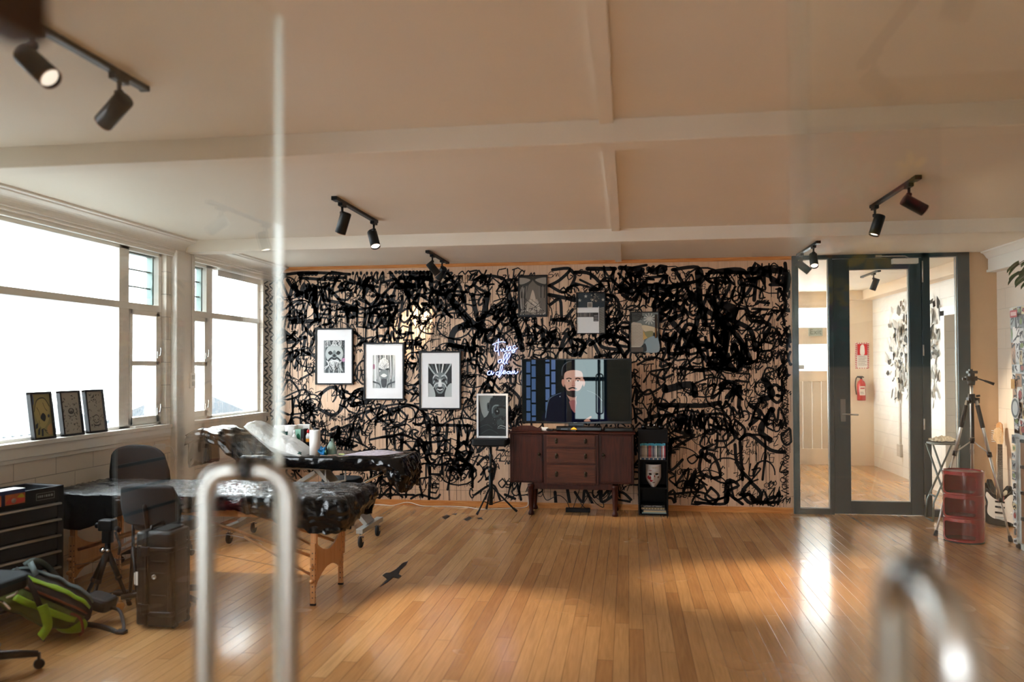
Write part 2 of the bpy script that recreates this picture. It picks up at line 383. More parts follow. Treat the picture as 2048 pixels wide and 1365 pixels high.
# ------------------------------------------------------------ palette
WHITE = rgb(236, 228, 216)
m_floor = floor_material()
m_ceil = mat('ceiling_paint', rgb(235, 227, 213), .6, vary=(1.2, .02))
m_trimw = mat('white_gloss_paint', rgb(244, 241, 234), .35, coat=.15)
m_blockL = block_material('painted_block_left', rgb(240, 231, 218), 1, off=.195)
m_blockR = block_material('painted_block_right', rgb(232, 218, 202), 1, off=.11, amt=.82)
m_blockF = block_material('painted_block_front', rgb(206, 190, 168), 0, off=.1, amt=1.3)
m_blockH = block_material('painted_block_hall', rgb(240, 238, 234), 1, off=.15, amt=.75)
m_ply = ply_material()
m_tan = mat('tan_wall_paint', rgb(206, 170, 132), .55, vary=(3, .04))
m_pine = wood_material('pine_trim', rgb(196, 122, 62), rgb(224, 160, 96), 0, 3, .4)
m_frame = mat('dark_aluminium', rgb(52, 66, 70), .35, metal=.2)
m_frame_d = mat('black_aluminium', rgb(22, 30, 34), .35, metal=.2)
m_glass = glass_mat('window_glass')
m_doorglass = glass_mat('door_glass', (.97, .985, .975))
m_black = mat('black_plastic', rgb(18, 19, 21), .42, spec=.3)
m_blackg = mat('black_gloss', rgb(9, 10, 12), .15, spec=.45)
m_blackm = mat('black_satin_metal', rgb(22, 27, 29), .42, spec=.35)
m_steel = mat('brushed_steel', rgb(172, 170, 166), .3, metal=1)
m_chrome = mat('chrome', rgb(225, 226, 228), .09, metal=1)
m_alum = mat('silver_aluminium', rgb(205, 200, 192), .33, metal=.75)
m_greymetal = mat('grey_painted_metal', rgb(178, 180, 174), .38, metal=.25)
m_rubber = mat('dark_rubber', rgb(30, 32, 34), .7)
m_film = film_material('black_film', rgb(8, 10, 12), (1.0, 3.2, 3.2), 10, .85, .07)
m_film2 = film_material('black_film_smooth', rgb(8, 10, 12), (1.2, 1.6, 1.6), 5, .35, .12, 0)
m_birch = wood_material('beech_wood', rgb(206, 150, 98), rgb(224, 172, 122), 2, 2, .4)
m_mahog = wood_material('mahogany', rgb(46, 17, 10), rgb(76, 32, 19), 2, 3, .38, .0)
m_mahog2 = wood_material('mahogany_light', rgb(64, 31, 19), rgb(94, 50, 31), 0, 3, .38, .0)
m_fabric = mat('dark_grey_fabric', rgb(34, 39, 42), .9, spec=.2, bump=(420, .4, .003))
m_white = mat('white_matt', rgb(238, 238, 236), .6)
m_paper = mat('white_paper', rgb(240, 240, 238), .7)
m_cream = mat('cream_plastic', rgb(226, 220, 208), .4)
m_red = mat('red_gloss_plastic', rgb(150, 22, 30), .22, coat=.4)

# ------------------------------------------------------------ shell
struct('floor', MB().box((-4.3, -2.45, -.12), (4.6, 13.3, 0)), m_floor)
struct('ceiling', MB().box((-4.3, -2.45, H), (4.6, 13.3, H+.12)), m_ceil)
k = 1
for y0 in (.76, 3.76, 6.77):
    struct('trim_%d' % k, MB().box((WX0, y0, H-.11), (3.63, y0+.15, H+.01)), m_ceil, bevel=.006); k += 1
for y0, y1 in ((.91, 3.76), (3.91, 6.77), (6.92, WYB)):
    struct('trim_%d' % k, MB().box((-.125, y0, H-.021), (-.058, y1, H+.005)), m_ceil); k += 1
# cornice over the left windows, cove profile
cov = [(0, 0), (.17, 0), (.17, -.016), (.155, -.022), (.15, -.03)]+[(.15-.085*math.sin(a*PI/16), -.03-.075*(1-math.cos(a*PI/16))) for a in range(1, 9)]+[(.045, -.105), (.045, -.125), (.03, -.132), (.03, -.16), (0, -.16)]
for y0, y1 in ((.57, 3.76), (3.91, 6.77), (6.92, WYB)):
    struct('trim_%d' % k, MB().prism(cov, (WX0, y0, H), (1, 0, 0), (0, 0, 1), (0, 1, 0), y1-y0), m_trimw); k += 1
# boxed beam and cove on the right
struct('trim_%d' % k, MB().box((3.635, .57, 2.50), (WX1, WYB-.01, H)).prism([(-.07, 0), (0, 0), (0, -.07), (-.01, -.07), (-.03, -.04), (-.045, -.022), (-.07, -.012)], (3.635, .57, H), (1, 0, 0), (0, 0, 1), (0, 1, 0), WYB-.58).box((3.62, .57, 2.49), (WX1, WYB-.01, 2.515)), m_trimw); k += 1

# left wall with two window openings
W1 = (2.9, 6.57); W2 = (6.99, 8.47); ZS, ZH = 1.045, 2.55
wl = MB()
wl.box((WX0-.2, .45, 0), (WX0, WYB+.12, ZS)).box((WX0-.2, .45, ZH), (WX0, WYB+.12, H))
wl.box((WX0-.2, .45, ZS), (WX0, W1[0], ZH)).box((WX0-.2, W1[1], ZS), (WX0, W2[0], ZH)).box((WX0-.2, W2[1], ZS), (WX0, WYB+.12, ZH))
struct('wall_left', wl, m_blockL)
# pilaster between the windows and the sill boards
struct('trim_%d' % k, MB().box((WX0-.01, 6.64, 0), (WX0+.06, 6.95, H-.1)), m_trimw, bevel=.012); k += 1
for y0, y1 in ((2.85, 6.62), (6.96, 8.52)):
    struct('trim_%d' % k, MB().box((WX0-.2, y0, 1.02), (WX0+.035, y1, 1.052)).box((WX0-.005, y0, .945), (WX0+.022, y1, 1.02)).box((WX0-.005, y0, .915), (WX0+.012, y1, .945)), m_trimw, bevel=.004); k += 1

def window(n, y0, y1, mull, side, big):
    """side = (a, b) casement bay, big = (a, b) fixed bay"""
    root = thing('window_%d' % n, None, None, (WX0-.09, (y0+y1)/2, ZS), 0, kind='structure')
    fx0, fx1 = WX0-.13, WX0-.045
    f = MB()
    zt0, zt1 = 2.035, 2.09
    for a, b in ((y0, y0+.045), (y1-.045, y1), mull):
        f.box((fx0, a, ZS), (fx1, b, ZH))
    f.box((fx0, y0, ZH-.03), (fx1, y1, ZH)).box((fx0, y0, ZS), (fx1, y1, ZS+.03)).box((fx0-.002, y0, zt0), (fx1+.002, y1, zt1))
    f.build('window_frame', m_trimw, root, bevel=.004, world=True)
    gx = WX0-.095
    a, b = big
    for z0, z1 in ((ZS+.03, zt0), (zt1, ZH-.03)):
        MB().box((gx, a, z0), (gx+.005, b, z1)).build('window_pane', m_glass, root, world=True)
    a, b = side
    fr = MB()
    for q in ((a, a+.035), (b-.05, b)): fr.box((fx0+.012, q[0], ZS+.03), (fx1+.012, q[1], zt0))
    fr.box((fx0+.012, a, ZS+.03), (fx1+.012, b, ZS+.09)).box((fx0+.012, a, zt0-.045), (fx1+.012, b, zt0)).box((fx0+.012, a, 1.565), (fx1+.012, b, 1.605))
    fr.build('casement_sash', m_trimw, root, bevel=.004, world=True)
    for z0, z1 in ((ZS+.09, 1.565), (1.605, zt0-.045)):
        MB().box((gx, a+.035, z0), (gx+.005, b-.05, z1)).build('window_pane', m_glass, root, world=True)
    for z in (1.17, 1.66):
        MB().box((fx1+.01, b-.042, z-.03), (fx1+.018, b-.022, z+.03)).tube([(fx1+.018, b-.032, z-.01), (fx1+.04, b-.032, z-.005), (fx1+.045, b-.03, z+.04), (fx1+.04, b-.028, z+.065)], .006, 8).build('window_catch', m_steel, root, world=True)
    h = (ZH-.03-zt1)/3
    for i in range(3):
        zz = zt1+h*i
        o = MB().box((gx-.02, a+.01, zz), (gx-.014, b-.04, zz+h+.012), rot=Matrix.Rotation(-.12, 3, 'Y')).build('louvre_blade', m_glass, root, world=True)
    lv = MB()
    for i in (1, 2): lv.box((gx-.03, a, zt1+h*i-.005), (gx+.002, b-.03, zt1+h*i+.004))
    lv.box((gx-.035, b-.048, zt1), (gx+.02, b-.026, ZH-.03)).box((gx-.035, a, ZH-.045), (gx+.01, b, ZH-.03))
    lv.build('louvre_frame', mat('louvre_frame_metal', rgb(96, 112, 108), .4, metal=.5), root, world=True)
    return root
window(1, W1[0], W1[1], (5.975, 6.105), (6.105, 6.525), (W1[0]+.045, 5.975))
window(2, W2[0], W2[1], (7.335, 7.45), (7.035, 7.335), (7.45, W2[1]-.045))
# roller blind over window 2
rb = thing('roller_blind', 'white roller blind rolled up at the top of the window nearest the graffiti wall', 'blind', (WX0+.03, 8.1, 2.52))
MB().cyl((WX0+.0, 7.5, 2.545), (WX0+.0, 8.72, 2.545), .024, n=14).build('blind_roll', m_white, rb, world=True)
MB().box((WX0-.03, 7.52, 2.47), (WX0-.026, 8.46, 2.55)).build('blind_cloth', m_white, rb, world=True)
MB().tube([(WX0-.028, 7.52, 2.47), (WX0-.028, 8.46, 2.47)], .007, 8).build('hem_bar', m_white, rb, world=True)

# back wall
struct('wall_back', MB().box((WX0-.2, WYB, 0), (1.715, WYB+.12, H)), m_ply)
struct('wall_back_right', MB().box((3.452, WYB, 0), (WX1+.2, WYB+.12, H)), m_tan)
t = MB()
for a, b in ((WX0, -2.9), (-2.9, -1.15), (-1.15, -.1), (-.1, .6), (.6, 1.71)): t.box((a+.001, WYB-.018, 2.662), (b-.001, WYB, H-.001))
struct('trim_%d' % k, t, m_pine); k += 1
t = MB()
for a, b in ((WX0, -2.45), (-2.45, -.6), (-.6, .95), (.95, 1.71)): t.box((a+.001, WYB-.016, 0), (b-.001, WYB, .06))
struct('baseboard_back', t, m_pine)
# right wall
struct('wall_right', MB().box((WX1, .45, 0), (WX1+.15, WYB, H)), m_blockR)

# front wall with glazed entrance
wf = MB().box((WX0, .47, 0), (-1.27, .62, H)).box((.80, .47, 0), (WX1, .62, H)).box((-1.27, .47, 2.13), (.80, .62, H))
struct('wall_front', wf, mat('entry_wall_paint', rgb(214, 198, 176), .6))
w3 = thing('window_3', None, None, (-.9, .59, 0), kind='structure')
MB().box((-1.27, .555, 0), (-1.23, .625, 2.13)).box((-.60, .555, 0), (-.565, .625, 2.13)).box((-1.23, .555, 0), (-.60, .625, .05)).box((-1.23, .555, 2.09), (-.60, .625, 2.13)).build('window_frame', m_frame, w3, world=True)
MB().add([(-1.23, .59, .05), (-.60, .59, .05), (-.60, .59, 2.09), (-1.23, .59, 2.09)], [(0, 1, 2, 3)]).build('window_pane', glass_mat('side_glass', extra=-.02), w3, world=True)

def pull_handle(x, y, nx, ny, z0, z1, root):
    """back-to-back D pulls either side of the leaf; (nx, ny) = leaf normal"""
    n = Vector((nx, ny, 0)); c = Vector((x, y, 0)); off = .064; r = .0135
    for s in (1, -1):
        pts = [c+n*(s*.006)+Vector((0, 0, z1))]
        for a in range(9):
            an = PI/2*a/8; pts.append(c+n*s*(off-.042+.042*math.sin(an))+Vector((0, 0, z1-.042+.042*math.cos(an))))
        for a in range(9):
            an = PI/2*a/8; pts.append(c+n*s*(off-.042+.042*math.cos(an))+Vector((0, 0, z0+.042-.042*math.sin(an))))
        pts.append(c+n*(s*.006)+Vector((0, 0, z0)))
        MB().tube(pts, r, 20).build('pull_handle', m_steel, root, world=True)
    g = MB()
    for z in (z0, z1): g.cyl(c-n*.0075+Vector((0, 0, z)), c+n*.0075+Vector((0, 0, z)), .0155)
    g.build('handle_gasket', m_rubber, root, world=True)
# left leaf, opened into the room
dl = thing('door_1', None, None, (-.545, .57, 0), kind='structure')
MB().box((-.550, .57, .02), (-.540, 1.203, 2.103)).build('door_glass', m_doorglass, dl, world=True)
m_edge = mat('polished_glass_edge', rgb(236, 238, 234), .3)
MB().box((-.550, 1.2032, .02), (-.540, 1.2062, 2.103)).build('glass_edge', m_edge, dl, world=True)
pull_handle(-.545, 1.098, 1, 0, .62, 1.397, dl)
MB().box((-.566, .54, 1.842), (-.524, .668, 2.12)).box((-.56, .56, 1.86), (-.53, .65, 1.9)).build('hinge_fitting', mat('brown_bronze_metal', rgb(62, 42, 26), .5, metal=.3), dl, bevel=.006, world=True)
# right leaf, closed
dr = thing('door_2', None, None, (.46, .59, 0), kind='structure')
MB().box((.122, .585, .02), (.785, .595, 2.103)).build('door_glass', m_doorglass, dr, world=True)
MB().box((.1205, .585, .02), (.1218, .595, 2.103)).build('glass_edge', mat('clear_glass_edge', rgb(190, 200, 190), .1, trans=.9), dr, world=True)
pull_handle(.2, .59, 0, 1, .62, 1.397, dr)
MB().box((.70, .57, 1.99), (.80, .61, 2.12)).build('hinge_fitting', m_steel, dr, bevel=.004, world=True)

m_lobbyglass = glass_mat('lobby_glass', extra=-.036, top=.5)
# lobby behind the camera
struct('wall_lobby_back', MB().box((-1.9, -2.35, 0), (-1.32, -2.2, H)).box((-.48, -2.35, 0), (2.3, -2.2, H)).box((-1.32, -2.35, 2.3), (-.48, -2.2, H)), m_blockF)
struct('wall_lobby_left', MB().box((-2.05, -2.35, 0), (-1.9, .47, .7)).box((-2.05, -2.35, 2.4), (-1.9, .47, H)).box((-2.05, -.6, .7), (-1.9, .47, 2.4)), m_blockR)
struct('wall_lobby_right', MB().box((2.15, -2.2, 0), (2.3, .47, H)), m_blockR)
d3 = thing('door_3', None, None, (-.9, -2.28, 0), kind='structure')
MB().box((-1.32, -2.3, 0), (-1.24, -2.24, 2.3)).box((-.56, -2.3, 0), (-.48, -2.24, 2.3)).box((-1.24, -2.3, 0), (-.56, -2.24, .3)).box((-1.24, -2.3, 2.2), (-.56, -2.24, 2.3)).box((-1.24, -2.3, 1.2), (-.56, -2.24, 1.3)).build('door_frame', m_frame, d3, world=True)
for z0, z1 in ((.3, 1.2), (1.3, 2.2)): MB().add([(-1.24, -2.27, z0), (-.56, -2.27, z0), (-.56, -2.27, z1), (-1.24, -2.27, z1)], [(0, 1, 2, 3)]).build('door_glass', m_lobbyglass, d3, world=True)

# ------------------------------------------------------------ glazed partition on the right of the back wall
dp = thing('door_4', None, None, (2.58, WYB, 0), kind='structure')
fy0, fy1 = WYB-.03, WYB+.06
f = MB()
f.box((1.715, fy0, 0), (1.775, fy1, 2.70)).box((2.078, fy0, 0), (2.118, fy1, 2.70)).box((2.995, fy0, 0), (3.07, fy1, 2.70)).box((3.335, fy0, 0), (3.452, fy1, 2.70))
f.box((1.715, fy0, 2.66), (3.452, fy1, 2.70)).box((1.775, fy0, 0), (2.078, fy1, .06)).box((3.07, fy0, 0), (3.335, fy1, .07))
f.build('door_frame', m_frame, dp, bevel=.003, world=True)
lf = MB()
lf.box((2.122, fy0+.012, .01), (2.285, fy1-.01, 2.655)).box((2.872, fy0+.012, .01), (2.992, fy1-.01, 2.655)).box((2.285, fy0+.012, .01), (2.872, fy1-.01, .141)).box((2.285, fy0+.012, 2.545), (2.872, fy1-.01, 2.655))
lf.build('door_leaf', m_frame, dp, bevel=.003, world=True)
m_hallglass = glass_mat('partition_glass', (.98, .99, .98))
for x0, x1, z0, z1 in ((1.775, 2.078, .06, 2.66), (2.285, 2.872, .141, 2.545), (3.07, 3.335, .07, 2.66)):
    MB().box((x0, WYB+.01, z0), (x1, WYB+.016, z1)).build('door_glass', m_hallglass, dp, world=True)
b = MB()
for x0, x1, z0, z1 in ((1.775, 2.078, .06, 2.66), (2.285, 2.872, .141, 2.545), (3.07, 3.335, .07, 2.66)):
    w = .008
    b.box((x0, WYB+.0, z0), (x0+w, WYB+.01, z1)).box((x1-w, WYB+.0, z0), (x1, WYB+.01, z1)).box((x0, WYB+.0, z0), (x1, WYB+.01, z0+w)).box((x0, WYB+.0, z1-w), (x1, WYB+.01, z1))
b.build('glazing_bead', m_cream, dp, world=True)
for z0, z1 in ((2.398, 2.619), (1.645, 1.757), (.888, 1.0), (.123, .225)):
    MB().cyl((3.0, fy0-.003, z0), (3.0, fy0-.003, z1), .007, n=10).build('hinge', m_alum, dp, world=True)
MB().box((2.185, fy0-.0, .965), (2.235, fy0+.013, 1.20)).tube([(2.21, fy0, 1.045), (2.21, fy0-.045, 1.045), (2.225, fy0-.055, 1.045), (2.345, fy0-.055, 1.04)], .009, 10).build('lever_handle', m_steel, dp, world=True)
MB().box((2.70, fy0-.045, 2.59), (2.95, fy0+.012, 2.645)).build('door_closer', m_cream, dp, bevel=.004, world=True)
MB().tube([(2.86, fy0-.03, 2.647), (2.80, fy0-.1, 2.66), (2.58, fy0-.02, 2.672)], .006, 6).box((2.54, fy0-.03, 2.665), (2.6, fy0, 2.685)).build('closer_arm', m_steel, dp, world=True)

# ------------------------------------------------------------ hall behind the partition
m_hall = mat('hall_cream_paint', rgb(232, 214, 190), .6)
HY, HX = 13.1, 3.76
# back wall with the exterior door opening
struct('wall_hall_back', MB().box((3.22, HY, 0), (HX+.15, HY+.15, H)).box((1.3, HY, 2.49), (3.22, HY+.15, H)), m_hall)
struct('wall_hall_left', MB().box((1.35, WYB+.12, 0), (1.5, 9.6, H)).box((1.35, 12.6, 0), (1.5, HY+.15, H)).box((1.35, 9.6, 0), (1.5, 12.6, .9)).box((1.35, 9.6, 2.5), (1.5, 12.6, H)), m_hall)
struct('wall_hall_right', MB().box((HX, WYB+.12, 0), (HX+.15, 9.55, H)).box((HX, 10.22, 0), (HX+.15, HY, H)).box((HX, 9.55, 2.14), (HX+.15, 10.22, H)), m_blockH)
struct('trim_%d' % k, MB().box((HX-.18, WYB+.12, 2.56), (HX, HY, H)).box((3.22, HY-.13, 2.56), (HX-.18, HY, H)), m_hall, bevel=.005); k += 1
struct('trim_%d' % k, MB().box((HX-.02, 10.22, 0), (HX, 10.34, 2.2)).box((HX-.02, 9.43, 0), (HX, 9.55, 2.2)).box((HX-.02, 9.43, 2.14), (HX, 10.34, 2.24)), m_trimw); k += 1
# passage seen through the opening
struct('wall_passage', MB().box((HX+.15, 10.3, 0), (5.2, 10.42, H)).box((HX+.15, 9.3, 0), (5.2, 9.42, H)).box((5.2, 9.3, 0), (5.3, 10.42, H)).box((HX+.15, 9.42, -.1), (5.2, 10.3, 0)).box((HX+.15, 9.42, H), (5.2, 10.3, H+.1)), m_hall)
# exterior double door with glazing
d5 = thing('door_5', None, None, (2.4, HY+.06, 0), kind='structure')
y0, y1 = HY+.03, HY+.09
f = MB().box((1.5, y0, 1.88), (3.22, y1, 2.15)).box((1.5, y0, 2.45), (3.22, y1, 2.49)).box((1.5, y0, 1.30), (3.22, y1, 1.47)).box((1.5, y0, 0), (3.22, y1, .25))
f.build('door_frame', m_hall, d5, bevel=.004, world=True)
MB().box((3.14, y0-.002, 0), (3.22, y1-.002, 2.49)).build('door_stile', m_hall, d5, world=True)
MB().box((2.2, y0-.002, 0), (2.3, y1-.002, 2.49)).build('door_stile', m_hall, d5, world=True)
pn = MB()
for i in range(6): pn.box((2.3+i*.14, y0+.015, .25), (2.3+i*.14+.136, y1-.015, 1.30))
pn.box((1.5, y0+.015, .25), (2.2, y1-.015, 1.30)).build('door_panel', mat('cream_door_paint', rgb(214, 200, 180), .5), d5, bevel=.004, world=True)
for z0, z1 in ((1.47, 1.88), (2.15, 2.45)):
    MB().box((1.5, HY+.055, z0), (3.14, HY+.061, z1)).build('door_glass', m_glass, d5, world=True)
MB().box((2.62, y0-.02, 1.49), (2.74, y0, 1.56)).build('latch', m_greymetal, d5, world=True)
# ------------------------------------------------------------ graffiti on the plywood
m_spray = mat('black_spray_paint', rgb(20, 20, 23), .5, spec=.35)
def soft_material():
    m, nt, b, N, L = nodes('soft_spray_paint')
    b.inputs['Base Color'].default_value = (*rgb(24, 26, 30), 1); b.inputs['Roughness'].default_value = .6
    a = N('ShaderNodeAttribute'); a.attribute_name = 'density'; L(a.outputs['Fac'], b.inputs['Alpha'])
    return m
class Spray:
    def __init__(s, y): s.y = y; s.mb = MB(); s.soft = MB(); s.sa = []
    def ribbon(s, P, w, w1=None, alpha=None, core=.5):
        P = [Vector((a, b, 0)) for a, b in P] if not isinstance(P[0], Vector) else P
        L = len(P)
        if L < 2: return
        l = []; r = []; li = []; ri = []
        for i, p in enumerate(P):
            t = P[min(i+1, L-1)]-P[max(i-1, 0)]
            if t.length < 1e-9: t = Vector((1, 0, 0))
            t.normalize(); q = Vector((-t.y, t.x, 0)); ww = (w+((w1 if w1 is not None else w)-w)*i/(L-1))/2
            l.append(p+q*ww); r.append(p-q*ww); li.append(p+q*ww*core); ri.append(p-q*ww*core)
        if alpha is None:
            vs = [(v.x, s.y, v.y) for v in l+r]
            s.mb.add(vs, [(i, i+1, L+i+1, L+i) for i in range(L-1)])
            for e, ww in ((0, w), (-1, w1 if w1 is not None else w)):   # round caps
                c = P[e]; n = 8; s.mb.add([(c.x+ww/2*math.cos(2*PI*q/n), s.y, c.y+ww/2*math.sin(2*PI*q/n)) for q in range(n)], [tuple(range(n))])
        else:
            vs = [(v.x, s.y+.0006, v.y) for v in l+li+ri+r]
            s.soft.add(vs, [(j*L+i, j*L+i+1, (j+1)*L+i+1, (j+1)*L+i) for j in range(3) for i in range(L-1)])
            en = lambda i: 1.0 if 0 < i < L-1 else .35
            s.sa += [0]*L+[alpha*en(i) for i in range(L)]*2+[0]*L
    def dot(s, x, z, r, rz=None):
        n = 10; s.mb.add([(x+r*math.cos(2*PI*q/n), s.y, z+(rz or r)*math.sin(2*PI*q/n)) for q in range(n)], [tuple(range(n))])
    def drip(s, x, z, L, w=.005):
        s.mb.add([(x-w/2, s.y, z), (x+w/2, s.y, z), (x+w*.35, s.y, z-L), (x-w*.35, s.y, z-L)], [(0, 3, 2, 1)]); s.dot(x, z-L, w*.6, w*.9)
    def px(s, pts, w, w1=None, alpha=None, n=5, smooth=True):
        P = [at(a, b, WYB) for a, b in pts]; P = [Vector((p.x, p.z, 0)) for p in P]
        if smooth and len(P) > 2: P = spline(P, n)
        s.ribbon(P, w*.0055, None if w1 is None else w1*.0055, alpha); return P
G = Spray(WYB-.0016)
rnd = random.Random(11)
